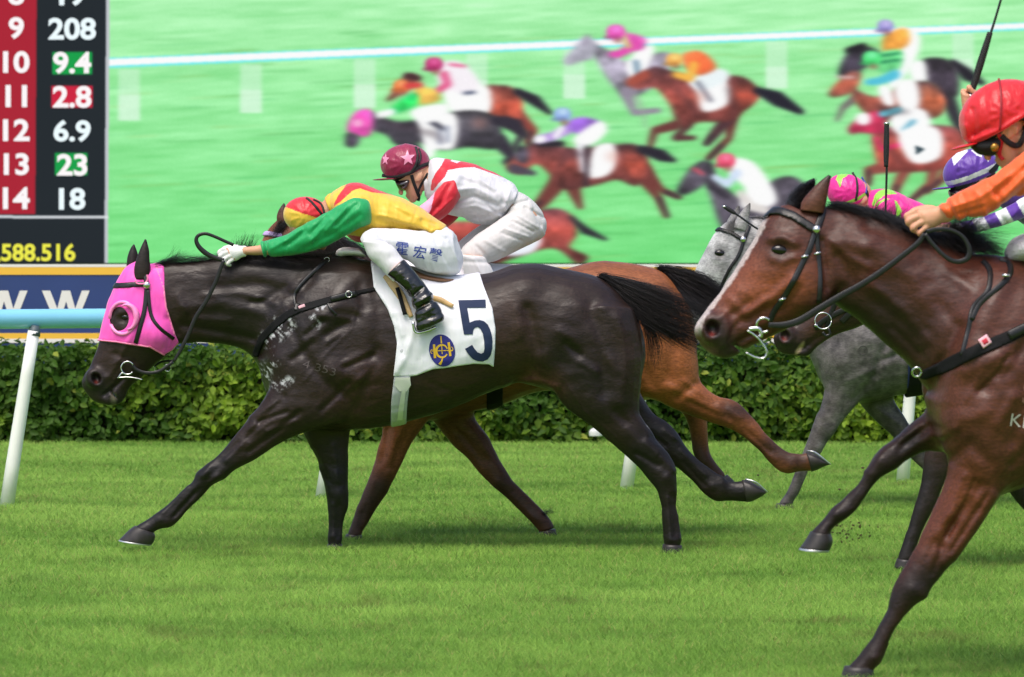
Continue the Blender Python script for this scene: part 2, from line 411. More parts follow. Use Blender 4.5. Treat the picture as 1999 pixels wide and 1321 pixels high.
# ------------------------------------------------------------------ hedge
def hedge():
    x0, x1, yf, dep, H = -6.6, 6.6, 31.0, 1.1, 0.745
    n = 30000
    u = rng.random(n); top = u < 0.20
    x = rng.uniform(x0, x1, n)
    z = np.where(top, H, H * rng.random(n) ** 0.92); y = np.where(top, yf + dep * rng.random(n), yf)
    lump = 0.26 * (vnoise(x + 80, z * 1.6 + 9, 0.36, 5) - 0.5) + 0.20 * (vnoise(x + 80, z * 1.6 + 9, 0.14, 6) - 0.5)
    inn = rng.random(n) ** 1.5 * 0.22
    y = np.where(top, y, y + lump + inn); z = np.where(top, z + 0.10 * (vnoise(x + 80, y, 0.3, 8) - 0.5) - inn * 0.6, z) + rng.normal(0, 0.02, n)
    z = np.maximum(z, 0.03)
    L = rng.uniform(0.045, 0.088, n); W = L * rng.uniform(0.24, 0.36, n)
    nrm = np.stack([rng.normal(0, 0.5, n), np.where(top, rng.normal(0, 0.4, n), -1.0 + rng.normal(0, 0.3, n)), np.where(top, 1.0, 0.35 + rng.normal(0, 0.4, n))], 1)
    nrm /= np.linalg.norm(nrm, axis=1)[:, None]
    d = np.stack([rng.normal(0, 1, n), rng.normal(0, 0.4, n), rng.normal(-0.5, 0.6, n)], 1); d -= nrm * (d * nrm).sum(1)[:, None]; d /= np.linalg.norm(d, axis=1)[:, None] + 1e-6
    s = np.cross(nrm, d); p = np.stack([x, y, z], 1); L_, W_ = L[:, None], W[:, None]
    V = np.stack([p, p + d * L_ * .35 + s * W_ + nrm * W_ * .35, p + d * L_ * .75 + s * W_ * .7 + nrm * W_ * .25, p + d * L_ - nrm * L_ * .08,
                  p + d * L_ * .75 - s * W_ * .7 + nrm * W_ * .25, p + d * L_ * .35 - s * W_ + nrm * W_ * .35], 1).reshape(-1, 3)
    k = (np.arange(n) * 6)[:, None]
    F = np.concatenate([np.stack([k, k + a, k + b], -1) for a, b in ((1, 2), (2, 3), (3, 4), (4, 5))], 1).reshape(-1, 3)
    young = np.clip(vnoise(x + 80, z * 1.5 + 3, 0.45, 9) * 1.5 - 0.62 + rng.normal(0, 0.2, n), 0, 1)[:, None]
    c = C(60, 92, 24) * (1 - young) + C(132, 160, 42) * young
    c = c * rng.uniform(0.8, 1.2, n)[:, None]; yl = (rng.random(n) < 0.012)[:, None]; c = np.where(yl, C(140, 152, 56), c)
    m = mat('hedge_leaf', None, rough=0.6, spec=0.22)
    N = m.node_tree.nodes; Lk = m.node_tree.links; tr = N.new('ShaderNodeBsdfTranslucent'); mx = N.new('ShaderNodeMixShader'); mx.inputs[0].default_value = 0.35; at = [q for q in N if q.type == 'ATTRIBUTE'][0]
    Lk.new(at.outputs['Color'], tr.inputs['Color']); Lk.new(N['Principled BSDF'].outputs[0], mx.inputs[1]); Lk.new(tr.outputs[0], mx.inputs[2]); Lk.new(mx.outputs[0], N['Material Output'].inputs['Surface'])
    core = mat('hedge_twig', C(40, 42, 24), rough=0.95, spec=0.1, var=0.3, vscale=12, bump=0.02, bscale=30)
    o = newmesh('hedge', [(x0, yf + .22, 0), (x1, yf + .22, 0), (x1, yf + .95, 0), (x0, yf + .95, 0), (x0, yf + .22, H - .16), (x1, yf + .22, H - .16), (x1, yf + .95, H - .16), (x0, yf + .95, H - .16)],
                [(0, 1, 5, 4), (1, 2, 6, 5), (2, 3, 7, 6), (3, 0, 4, 7), (4, 5, 6, 7)], core, origin=(0, yf, 0), smooth=False)
    tag(o, 'clipped leafy green hedge behind the white running rail', 'hedge')
    f = newmesh('foliage', V, F, m, o, cols=np.repeat(c, 6, 0), smooth=False); f['kind'] = 'stuff'
hedge()
mk = loft([(1150, 851, 1176, 851, .05), (1150, 842, 1176, 842, .05), (1154, 837, 1172, 837, .04), (1160, 835, 1167, 835, .01)], 30.6)
tag(loftobj('ground_marker', mk, mat('marker_plastic', C(205, 205, 205), rough=0.5), None), 'small pale plastic marker on the turf at the hedge foot', 'marker')

# ------------------------------------------------------------------ running rail
def rail():
    rm = mat('rail_plastic', C(128, 196, 226), rough=0.28, spec=0.5, var=0.04, vscale=3, coat=0.3)
    pm = mat('post_plastic', C(232, 232, 228), rough=0.45, var=0.06, vscale=5, bump=0.001, bscale=20)
    bmt = mat('bracket_metal', C(70, 84, 90), rough=0.5)
    def dist(px): return 23.42 + (px - 12) / (1765 - 12) * (25.9 - 23.42)
    p = np.array([P(px, YH + (HC - 1.10) * FPX / dist(px), dist(px)) for px in np.linspace(-420, 2500, 30)])
    v, q, t = tube(p, [0.0575], nr=24)
    o = newmesh('running_rail', v, [list(a) for a in q] + [list(a) for a in t], rm, origin=P(900, 0, 24.6) * np.array([1, 1, 0])); fixnormals(o)
    tag(o, 'pale blue running rail on leaning white posts before the hedge', 'rail')
    for px, lean, by in ((-600, 50, 1001), (12, 54, 985), (628, 55, 968), (1222, 50, 950), (1762, 26, 937), (2330, 30, 920)):
        y = dist(px) + 0.03; a = P(px, by, y); a[2] = 0.0; s = FPX / y
        b = np.array([a[0] + lean / s * 1.0, y, 1.03])
        v, q, t = tube(np.array([a + (0, 0, -.02), a * .75 + b * .25, a * .5 + b * .5, a * .25 + b * .75, b]), [0.043, 0.041, 0.039, 0.037, 0.035], nr=16)
        po = loftobj('post', (v, q, t), pm, o)
        v, q, t = tube(np.array([b + (0, 0, -.03), b + (0.004, .004, .0), b + (0.008, .008, .03)]), [0.038, 0.034, 0.026], nr=12)
        loftobj('bracket', (v, q, t), bmt, po)
        c = po.children[0]
rail()

# ------------------------------------------------------------------ sponsor hoarding
EM = 2 ** (-EXPO)
def box(name, x0, x1, y0, y1, z0, z1, m, parent=None, origin=None):
    v = [(x, y, z) for z in (z0, z1) for x, y in ((x0, y0), (x1, y0), (x1, y1), (x0, y1))]
    return newmesh(name, v, [(3, 2, 1, 0), (4, 5, 6, 7), (0, 1, 5, 4), (1, 2, 6, 5), (2, 3, 7, 6), (3, 0, 4, 7)], m, parent, origin=origin, smooth=False)
def hoarding():
    d = 33.2; zz = lambda py: HC + (YH - py) * d / FPX; X = lambda px: (px - CX) * d / FPX
    navy = mat('navy_vinyl', C(38, 58, 112), rough=0.4, var=0.08, vscale=1.5, coat=0.2); yel = mat('yellow_vinyl', C(236, 184, 62), rough=0.4); whi = mat('white_vinyl', C(226, 222, 216), rough=0.45)
    o = box('advertising_board', X(-400), X(2400), d, d + .06, 0.1, zz(516), navy, origin=(0, d, 0))
    tag(o, 'navy sponsor board with yellow and white edge stripes', 'advertising board')
    for nm, a, b, m in (('stripe', 515.5, 521, whi), ('stripe', 521, 536, yel), ('stripe', 650, 661, yel), ('stripe', 661, 669, whi)):
        box(nm, X(-400), X(2400), d - .006 - .001 * (m is whi), d - .001, zz(b), zz(a), m, o)
    for px in (-300, 500, 1300, 2200): box('post', X(px), X(px) + .06, d + .062, d + .12, 0, zz(520), whi, o)
    for cx, dot in ((8, 0), (129, 0), (247, 1)):
        if dot: poly = [[(206, 608), (220, 608), (220, 620), (206, 620)]]
        else: poly = [[(cx - 47, 567), (cx - 31, 567), (cx - 17, 602), (cx - 8, 567), (cx + 8, 567), (cx + 18, 602), (cx + 31, 567), (cx + 46, 567), (cx + 25, 620), (cx + 10, 620), (cx, 588), (cx - 9, 620), (cx - 25, 620)]]
        bm = bmesh.new()
        for pl in poly: bm.faces.new([bm.verts.new((X(a), d - .004, zz(b))) for a, b in pl])
        bmesh.ops.triangulate(bm, faces=bm.faces[:]); vs = [tuple(v.co) for v in bm.verts]; bm.verts.index_update(); fs = [[v.index for v in f.verts][::-1] for f in bm.faces]; bm.free()
        newmesh('letter', vs, fs, whi, o, smooth=False)
hoarding()

# ------------------------------------------------------------------ giant video screen
SX0, SX1, SY0, SY1 = -160, 2160, -170, 513
class Canvas:
    def __init__(s): s.h, s.w = SY1 - SY0, SX1 - SX0; s.a = np.zeros((s.h, s.w, 3), np.float32)
    def blur(s, m, sx, sy):
        for ax, sg in ((1, sx), (0, sy)):
            if sg < .3: continue
            r = int(sg * 3) + 1; k = np.exp(-np.arange(-r, r + 1) ** 2 / (2 * sg * sg)); k /= k.sum()
            m = np.apply_along_axis(lambda v: np.convolve(v, k, 'same'), ax, m)
        return m
    def put(s, mask, x0, y0, col, al, sx, sy, shade=0.0):
        mask = s.blur(mask.astype(np.float32), sx, sy)[..., None] * al
        h, w = mask.shape[:2]; ax0, ay0 = max(x0, 0), max(y0, 0); ax1, ay1 = min(x0 + w, s.w), min(y0 + h, s.h)
        if ax1 <= ax0 or ay1 <= ay0: return
        mask = mask[ay0 - y0:ay1 - y0, ax0 - x0:ax1 - x0]; v = s.a[ay0:ay1, ax0:ax1]
        c = np.array(col, np.float32) / 255
        if shade:
            Y, X = np.mgrid[0:v.shape[0], 0:v.shape[1]].astype(np.float32); t = np.clip((Y - 12) / max(v.shape[0] - 24, 1), 0, 1)
            n = vnoise(X + x0 + 900, Y + y0 + 900, 30, 61) * .6 + vnoise(X + x0 + 900, Y * 1.4 + y0 + 900, 14, 62) * .4
            dk = max(col) < 200 and max(col) - min(col) > 40
            ramp = np.interp(t, [0, .18, .45, .75, 1], [.74, .95, 1.28, 1.0, .62] if max(col) < 200 else [1.1, 1.05, 1, .92, .85]) * (1 + shade * (n - .5) * 1.3)
            tint = np.array([1.0, 1.0, 1.0]) + (np.interp(t, [0, .2, .5, 1], [1, .3, -.25, .2])[..., None] * np.array([-.10, .16, .42]) if dk else 0)
            c = np.clip(c[None, None] * ramp[..., None] * tint, 0, 1)
        v[:] = v * (1 - mask) + c * mask
    def poly(s, pts, col, sx=5.5, sy=2.8, al=1.0, smooth=True, shade=None):
        if shade is None: shade = (0.55 if max(col) < 200 else (0.0 if min(col) > 215 else .3)) if smooth else 0
        p = np.array(pts, float) - (SX0, SY0)
        if smooth:
            n = len(p); q = []
            for i in range(n):
                a, b, c, d = p[i - 1], p[i], p[(i + 1) % n], p[(i + 2) % n]
                for t in (0, .25, .5, .75): q.append(.5 * (2 * b + (c - a) * t + (2 * a - 5 * b + 4 * c - d) * t * t + (3 * b - a - 3 * c + d) * t ** 3))
            p = np.array(q)
        m = 16; x0, y0 = (np.floor(p.min(0)) - m).astype(int); x1, y1 = (np.ceil(p.max(0)) + m).astype(int)
        X, Y = np.meshgrid(np.arange(x0, x1) + .5, np.arange(y0, y1) + .5); s.put(inpoly(X, Y, p), x0, y0, col, al, sx, sy, shade)
    def stroke(s, pts, w, col, sx=5.5, sy=2.6, al=1.0):
        p = np.array(pts, float) - (SX0, SY0); ws = np.interp(np.linspace(0, 1, len(p)), np.linspace(0, 1, len(np.atleast_1d(w))), np.atleast_1d(w)) / 2
        m = 20; x0, y0 = (np.floor(p.min(0)) - m - ws.max()).astype(int); x1, y1 = (np.ceil(p.max(0)) + m + ws.max()).astype(int)
        X, Y = np.meshgrid(np.arange(x0, x1) + .5, np.arange(y0, y1) + .5); s.put(seg2d(X, Y, p, ws) < 0, x0, y0, col, al, sx, sy)
    def disc(s, x, y, r, col, **k): s.stroke([(x - r * .25, y), (x + r * .25, y)], 1.7 * r, col, **k)
def screen_picture():
    c = Canvas(); Y, X = np.mgrid[0:c.h, 0:c.w].astype(np.float32); Xp, Yp = X + SX0, Y + SY0
    t = np.clip((Yp + 50) / 560, 0, 1)[..., None]
    top, bot = np.array([182, 250, 186]) / 255, np.array([118, 226, 130]) / 255
    c.a[:] = top * (1 - t) + bot * t
    st = np.zeros_like(Xp)
    for sx, sy, am, sd in ((70, 8, .05, 21), (30, 5, .025, 22), (160, 22, .05, 23)):
        st += am * (vnoise((Xp + 400) / sx, (Yp + 0.05 * Xp + 600) / sy, 1.0, sd) - .5) * 2
    c.a[:] = np.clip(c.a * (1 + st[..., None] * np.array([1.4, .6, 1.3])), 0, 1)
    for _ in range(240):
        x, y = rng.uniform(215, 2000), rng.uniform(60, 512); l = rng.uniform(15, 60)
        c.stroke([(x - l, y + l * .05), (x + l, y - l * .05)], rng.uniform(2, 5), [(70, 160, 80), (150, 190, 100), (60, 170, 90)][rng.integers(3)], sx=9, sy=1.8, al=rng.uniform(.12, .36))
    for x, y0, y1 in ((252, 135, 235), (490, 125, 220), (712, 115, 210), (931, 105, 168), (1121, 95, 192), (1516, 80, 172), (1880, 65, 140)):
        c.poly([(x - 21, y0), (x + 21, y0), (x + 21, y1), (x - 21, y1)], (215, 250, 222), sx=2.5, sy=1.5, al=.55, smooth=False)
        c.poly([(x - 21, y0 + 50), (x + 21, y0 + 50), (x + 21, y1), (x - 21, y1)], (235, 255, 240), sx=2.5, sy=1.5, al=.45, smooth=False)
    c.stroke([(150, 125), (1999, 51), (2200, 43)], [20, 15, 14], (120, 240, 245), sx=2, sy=1.5); c.stroke([(150, 124), (1999, 50), (2200, 42)], [13, 10, 10], (255, 255, 255), sx=2, sy=1.2)
    A = lambda pts: [(660 + x / 2.7515, y / 2.7515) for x, y in pts]; B = lambda pts: [(1300 + x / 2.7525, y / 2.7525) for x, y in pts]
    W, BL, PK = (255, 255, 255), (40, 34, 48), (214, 62, 130)
    def helm(pt, T, r, col): x, y = T([pt])[0]; c.disc(x, y, r / 2.75, col, sx=3.5); c.stroke([(x - r / 2.2, y + r / 4.6), (x + r / 8, y + r / 5.5)], 5, tuple(.75 * q for q in col), sx=3.5); c.disc(x + 1, y - r / 8, r / 6, tuple(min(255, q + 70) for q in col), al=.7); c.disc(x + r / 12, y + r / 2.9, r / 7, (150, 90, 80), al=.8)
    # grey horse, pink rider
    c.poly(A([(1340, 230), (1450, 268), (1560, 330), (1720, 280), (1800, 300), (1760, 400), (1640, 500), (1540, 515), (1460, 440), (1390, 330)]), (146, 140, 156))
    c.poly(A([(1212, 320), (1260, 260), (1320, 195), (1385, 225), (1375, 310), (1300, 330), (1235, 352)]), (192, 190, 206)); c.stroke(A([(1325, 240), (1340, 190)]), 7, (150, 140, 160))
    c.stroke(A([(1550, 500), (1590, 605), (1720, 592)]), [26, 12, 10], (150, 140, 158)); c.stroke(A([(1600, 520), (1640, 600), (1650, 680)]), [14, 6], (160, 170, 160), al=.5)
    c.poly(A([(1600, 270), (1690, 240), (1692, 300), (1640, 400), (1600, 410), (1560, 350)]), W); c.poly(A([(1530, 180), (1600, 185), (1650, 210), (1630, 268), (1560, 255)]), (236, 92, 190)); c.stroke(A([(1600, 240), (1510, 290), (1470, 290)]), [18, 12], (232, 80, 180)); c.stroke(A([(1530, 190), (1560, 250)]), 8, (205, 240, 110))
    helm((1492, 172), A, 46, (240, 92, 190)); c.poly(A([(1545, 340), (1600, 330), (1640, 400), (1590, 450)]), W); c.stroke(A([(1600, 330), (1615, 420)]), 9, (80, 120, 150))
    # chestnut with orange rider
    c.stroke(B([(60, 670), (-60, 700), (-90, 800)]), [20, 10], (110, 58, 56)); c.stroke(B([(120, 670), (50, 740), (150, 740)]), [16, 9], (90, 52, 56))
    c.stroke(B([(350, 600), (340, 740), (230, 850)]), [34, 13, 10], (110, 52, 50)); c.stroke(B([(330, 640), (260, 720), (220, 770)]), [26, 11], (80, 48, 56))
    c.poly(B([(-190, 450), (-80, 360), (0, 370), (130, 410), (200, 420), (330, 405), (430, 418), (500, 490), (480, 545), (390, 620), (330, 655), (180, 655), (90, 690), (50, 640), (20, 560), (-60, 470), (-150, 480)]), (124, 62, 58))
    c.poly(B([(400, 430), (490, 480), (480, 540), (400, 590), (370, 500)]), (158, 74, 62), al=.8); c.stroke(B([(-190, 440), (-110, 400)]), 18, (170, 80, 66))
    c.stroke(B([(490, 485), (600, 530), (725, 600)]), [14, 30, 12], (34, 30, 46)); c.poly(B([(130, 430), (300, 395), (340, 550), (200, 600), (165, 500)]), W); c.poly(B([(130, 430), (250, 370), (330, 380), (330, 430), (200, 480)]), (238, 248, 250)); c.stroke(B([(170, 440), (240, 540)]), 8, (110, 110, 128))
    c.poly(B([(90, 290), (190, 275), (270, 360), (170, 405), (100, 350)]), (244, 112, 66)); c.stroke(B([(150, 350), (130, 420), (50, 400)]), [18, 12], (250, 190, 80)); helm((45, 320), B, 40, (250, 180, 90))
    # black horse upper right
    c.stroke(B([(1500, 480), (1560, 640), (1590, 720)]), [30, 14], (50, 44, 56)); c.stroke(B([(1540, 335), (1620, 400), (1700, 445)]), [14, 26, 10], (36, 32, 44))
    c.poly(B([(1380, 320), (1500, 315), (1570, 380), (1560, 520), (1440, 460), (1380, 420)]), (62, 54, 66)); c.poly(B([(925, 395), (985, 270), (1090, 250), (1160, 300), (1060, 370), (990, 420)]), (54, 48, 60)); c.stroke(B([(980, 270), (1060, 245)]), 12, (30, 26, 36))
    c.poly(B([(1240, 150), (1340, 165), (1368, 220), (1340, 320), (1240, 470), (1190, 440), (1260, 290)]), W); c.poly(B([(1175, 190), (1290, 150), (1300, 240), (1175, 285)]), (248, 170, 74)); helm((1180, 140), B, 40, (160, 150, 220)); c.poly(B([(1310, 340), (1390, 330), (1400, 440), (1320, 430)]), W)
    # brown horse, green rider
    c.stroke(B([(1010, 530), (950, 580), (920, 645)]), [16, 7], (120, 110, 110)); c.poly(B([(990, 470), (1130, 520), (1300, 445), (1440, 445), (1500, 545), (1450, 630), (1200, 650), (1060, 600)]), (128, 70, 62)); c.poly(B([(1380, 450), (1500, 540), (1440, 630), (1380, 560)]), (176, 98, 70), al=.8)
    c.poly(B([(875, 500), (930, 430), (1000, 378), (1050, 400), (1010, 490), (905, 522)]), (150, 82, 68)); c.stroke(B([(920, 412), (1010, 415)]), 5, (220, 190, 190)); c.poly(B([(1140, 290), (1260, 270), (1255, 370), (1140, 385)]), (120, 236, 150))
    for yy in (300, 335): c.stroke(B([(1145, yy), (1255, yy - 15)]), 5, (30, 120, 80))
    c.stroke(B([(1230, 400), (1150, 435), (1085, 440)]), [20, 12], (84, 196, 222)); helm((1105, 312), B, 46, (84, 232, 128)); c.poly(B([(1240, 440), (1340, 430), (1365, 560), (1290, 610), (1230, 520)]), W); c.poly(B([(1140, 470), (1200, 460), (1230, 560), (1170, 560)]), W)
    # red-hooded horse
    for pts, w in (([(1220, 890), (1090, 915), (1085, 990)], [26, 9]), ([(1290, 900), (1235, 1010), (1230, 1050)], [24, 10]), ([(1450, 860), (1420, 990), (1310, 1080)], [26, 9]), ([(1560, 850), (1480, 960), (1400, 1030)], [26, 9])): c.stroke(B(pts), w, (150, 78, 70))
    c.poly(B([(1120, 690), (1260, 680), (1450, 672), (1570, 690), (1620, 790), (1520, 900), (1300, 925), (1160, 905), (1120, 820)]), (164, 76, 68)); c.poly(B([(980, 690), (1030, 640), (1130, 595), (1180, 640), (1170, 715), (1030, 712), (1000, 725)]), (206, 52, 92)); c.disc(*B([(1060, 638)])[0], 14, W)
    c.stroke(B([(1130, 740), (1160, 800), (1280, 770)]), 8, (240, 50, 110)); c.poly(B([(1200, 640), (1290, 580), (1390, 590), (1425, 650), (1400, 700), (1250, 720)]), W); c.stroke(B([(1250, 590), (1160, 612)]), 12, (110, 214, 236)); c.stroke(B([(1280, 700), (1330, 650)]), 9, (90, 170, 200)); c.poly(B([(1250, 710), (1460, 685), (1480, 840), (1320, 872)]), W); c.poly(B([(1340, 780), (1392, 800), (1345, 832)]), (50, 70, 80), sx=2, sy=1.5, smooth=False)
    # bay at the far side, red and white rider
    c.stroke(A([(960, 620), (1040, 700), (1020, 760)]), [30, 14], (150, 70, 62)); c.poly(A([(790, 470), (860, 456), (935, 468), (990, 525), (985, 600), (950, 680), (850, 640), (790, 610)]), (166, 78, 64)); c.stroke(A([(960, 490), (1060, 540), (1140, 608)]), [14, 22, 8], BL)
    c.poly(A([(575, 450), (805, 465), (805, 612), (610, 605)]), W); c.poly(A([(540, 345), (640, 325), (720, 380), (760, 450), (700, 500), (600, 485), (540, 450)]), (250, 244, 250)); c.stroke(A([(570, 400), (590, 450), (530, 490)]), [16, 12], (230, 90, 140)); c.stroke(A([(600, 345), (680, 355)]), 5, (226, 80, 130)); helm((515, 345), A, 44, (196, 56, 120)); c.stroke(A([(680, 500), (730, 495)]), 6, (60, 70, 100))
    # black leader with pink hood
    c.poly(A([(255, 545), (300, 480), (370, 395), (430, 410), (400, 470), (320, 520)]), (150, 82, 72)); c.stroke(A([(370, 405), (430, 420)]), 12, (70, 40, 46))
    c.stroke(A([(870, 760), (940, 840), (900, 870)]), [30, 12], (54, 48, 62)); c.stroke(A([(900, 650), (990, 720), (940, 800)]), [20, 10], (60, 50, 62)); c.stroke(A([(330, 740), (420, 800)]), [30, 20], (60, 56, 68))
    c.poly(A([(170, 600), (300, 650), (430, 640), (620, 600), (760, 598), (860, 640), (880, 730), (850, 800), (700, 790), (560, 805), (450, 770), (330, 765), (250, 720), (170, 690)]), (66, 62, 72)); c.poly(A([(650, 610), (780, 600), (860, 650), (800, 720), (680, 700)]), (88, 84, 92), al=.7)
    c.poly(A([(95, 600), (180, 592), (182, 700), (140, 735), (48, 700)]), (240, 88, 186)); c.disc(*A([(105, 660)])[0], 9, (250, 180, 220)); c.poly(A([(50, 712), (115, 735), (90, 790), (40, 778)]), (72, 62, 78)); c.stroke(A([(840, 645), (960, 670), (1010, 735)]), [18, 24, 8], (50, 44, 58))
    c.poly(A([(440, 640), (632, 612), (626, 790), (530, 802), (515, 842), (470, 842), (450, 740)]), W); c.stroke(A([(480, 640), (560, 690)]), 10, (60, 60, 76)); c.stroke(A([(585, 680), (590, 760)]), 6, (120, 130, 160)); c.stroke(A([(545, 700), (548, 770)]), 6, (130, 140, 170))
    c.poly(A([(395, 590), (500, 560), (592, 560), (585, 620), (460, 665), (400, 630)]), W); c.poly(A([(420, 470), (520, 480), (545, 540), (420, 556)]), (250, 200, 96)); c.poly(A([(405, 495), (425, 560), (300, 612), (262, 598)]), (40, 186, 92)); c.stroke(A([(290, 600), (220, 618)]), [14, 14], W); helm((338, 462), A, 38, (246, 130, 70)); c.stroke(A([(370, 460), (440, 455)]), 12, (220, 70, 70))
    # bay with purple rider
    for pts, w in (([(1180, 980), (1090, 1090), (1040, 1130)], [34, 14]), ([(1260, 1000), (1300, 1110)], [30, 12]), ([(1640, 930), (1720, 1060), (1760, 1160)], [40, 14, 9]), ([(1650, 940), (1740, 1020), (1830, 1060)], [30, 12, 8])): c.stroke(A(pts), w, (118, 60, 56))
    c.poly(A([(905, 885), (960, 830), (1040, 760), (1150, 770), (1280, 795), (1490, 775), (1600, 775), (1665, 850), (1655, 940), (1600, 1000), (1500, 965), (1380, 995), (1250, 1015), (1180, 1005), (1130, 930), (1060, 880), (990, 935), (920, 915)]), (116, 60, 58)); c.poly(A([(1540, 800), (1640, 830), (1640, 960), (1560, 940)]), (160, 74, 62), al=.8)
    c.poly(A([(960, 780), (1020, 800), (1010, 880), (950, 850)]), (70, 66, 78)); c.stroke(A([(940, 905), (1050, 930)]), [20, 10], (80, 72, 86)); c.stroke(A([(1625, 800), (1740, 835), (1805, 862)]), [16, 24, 8], BL); c.stroke(A([(1080, 770), (1200, 770)]), 12, (40, 34, 44))
    c.poly(A([(1370, 795), (1480, 772), (1492, 880), (1440, 945), (1335, 945)]), W); c.stroke(A([(1240, 690), (1160, 730), (1075, 748)]), [20, 15], (186, 150, 226)); c.stroke(A([(1200, 690), (1170, 730)]), 12, W); c.stroke(A([(1100, 745), (1070, 750)]), 14, W); c.poly(A([(1235, 650), (1320, 628), (1410, 660), (1340, 725), (1255, 705)]), (156, 104, 214)); c.poly(A([(1265, 740), (1400, 650), (1448, 690), (1400, 755), (1310, 795)]), W); c.stroke(A([(1300, 790), (1310, 850), (1320, 910)]), [16, 14], (238, 236, 244)); c.stroke(A([(1340, 790), (1330, 990)]), 9, (52, 44, 56)); helm((1205, 615), A, 44, (150, 180, 236))
    # dark horse with white rider low centre
    c.poly(B([(190, 890), (300, 985), (420, 1060), (600, 955), (720, 965), (800, 1100), (560, 1230), (330, 1260), (240, 1060)]), (82, 76, 88)); c.poly(B([(55, 1035), (90, 960), (140, 895), (215, 860), (265, 930), (210, 990), (110, 1045)]), (78, 72, 84)); c.stroke(B([(150, 905), (200, 935)]), 6, (240, 90, 110)); c.stroke(B([(230, 880), (240, 1000), (330, 1060)]), 10, (52, 46, 58))
    c.poly(B([(360, 850), (470, 870), (560, 980), (598, 1080), (520, 1118), (400, 1110), (420, 1010), (340, 930)]), W); c.stroke(B([(380, 930), (330, 990), (260, 950)]), [18, 12], (210, 226, 250)); helm((322, 862), B, 46, (242, 86, 120)); c.stroke(B([(400, 1040), (460, 1110), (540, 1130)]), 16, (226, 220, 216))
    # rump low in the middle, partly hidden by the jockeys
    c.poly([(820, 440), (900, 432), (960, 430), (1050, 410), (1092, 407), (1120, 425), (1126, 458), (1112, 482), (1148, 500), (1128, 516), (1080, 484), (1000, 505), (955, 520), (900, 505), (850, 480)], (158, 74, 70)); c.stroke([(1115, 424), (1140, 448), (1182, 467)], [8, 16, 6], (44, 36, 50)); c.poly([(985, 470), (1055, 462), (1040, 492), (985, 498)], (240, 246, 255))
    k = np.exp(-np.arange(-7, 8) ** 2 / 12.5); k /= k.sum(); s0 = c.a.copy()
    c.a[:] = np.apply_along_axis(lambda v: np.convolve(v, k, 'same'), 1, s0); c.a[:, :8] = s0[:, :8]; c.a[:, -8:] = s0[:, -8:]; g = np.random.default_rng(9).normal(0, .012, c.a.shape[:2]); c.a[:] = np.clip(c.a + g[..., None], 0, 1)
    for T, pts in ((A, [(1040, 1130), (1085, 1085)]), (A, [(1770, 1160), (1725, 1065)]), (A, [(1835, 1062), (1760, 1030)]), (B, [(228, 855), (300, 780)]), (B, [(215, 775), (250, 730)]), (B, [(1090, 990), (1088, 920)]), (B, [(1230, 1050), (1240, 1000)]), (B, [(1310, 1080), (1400, 1010)]), (B, [(1400, 1030), (1470, 970)]), (A, [(1020, 770), (1035, 710)])): c.stroke(T(pts), [7, 9], (58, 46, 56), al=.85)
    for T, pts in ((A, [(1180, 900), (1240, 820), (1330, 830)]), (A, [(420, 700), (520, 720), (560, 760)]), (A, [(230, 640), (330, 680), (420, 690)]), (B, [(60, 480), (130, 560), (170, 620)]), (B, [(330, 470), (370, 560), (360, 620)]), (B, [(1150, 760), (1220, 820), (1260, 880)]), (B, [(1130, 560), (1200, 600), (1300, 600)])): c.stroke(T(pts), [8, 16, 8], (60, 44, 54), al=.4, sx=7, sy=4)
    for T, p in ((A, (1480, 840)), (B, (180, 520)), (A, (860, 520)), (A, (760, 660))): c.disc(*T([p])[0], 13, (214, 130, 110), al=.3, sx=8, sy=5)
    # odds columns
    c.poly([(SX0 - 20, SY0 - 20), (212, SY0 - 20), (206, 530), (SX0 - 20, 530)], (26, 34, 42), sx=.8, sy=.8, smooth=False)
    c.poly([(SX0 - 20, SY0 - 20), (73, SY0 - 20), (69, 418), (SX0 - 20, 418)], (172, 28, 50), sx=1.2, sy=.8, smooth=False)
    for x0, x1, y0, y1, col in ((102, 180, 101, 145, (8, 160, 72)), (100, 181, 167, 210, (206, 28, 62)), (107, 171, 298, 342, (8, 160, 72))): c.poly([(x0, y0), (x1, y0), (x1, y1), (x0, y1)], col, sx=1, sy=1, smooth=False)
    c.stroke([(212, SY0), (207, 530)], 7, (196, 200, 206), sx=1, sy=1); c.stroke([(SX0, 422), (210, 424)], 5, (226, 230, 234), sx=1, sy=1)
    return c.a
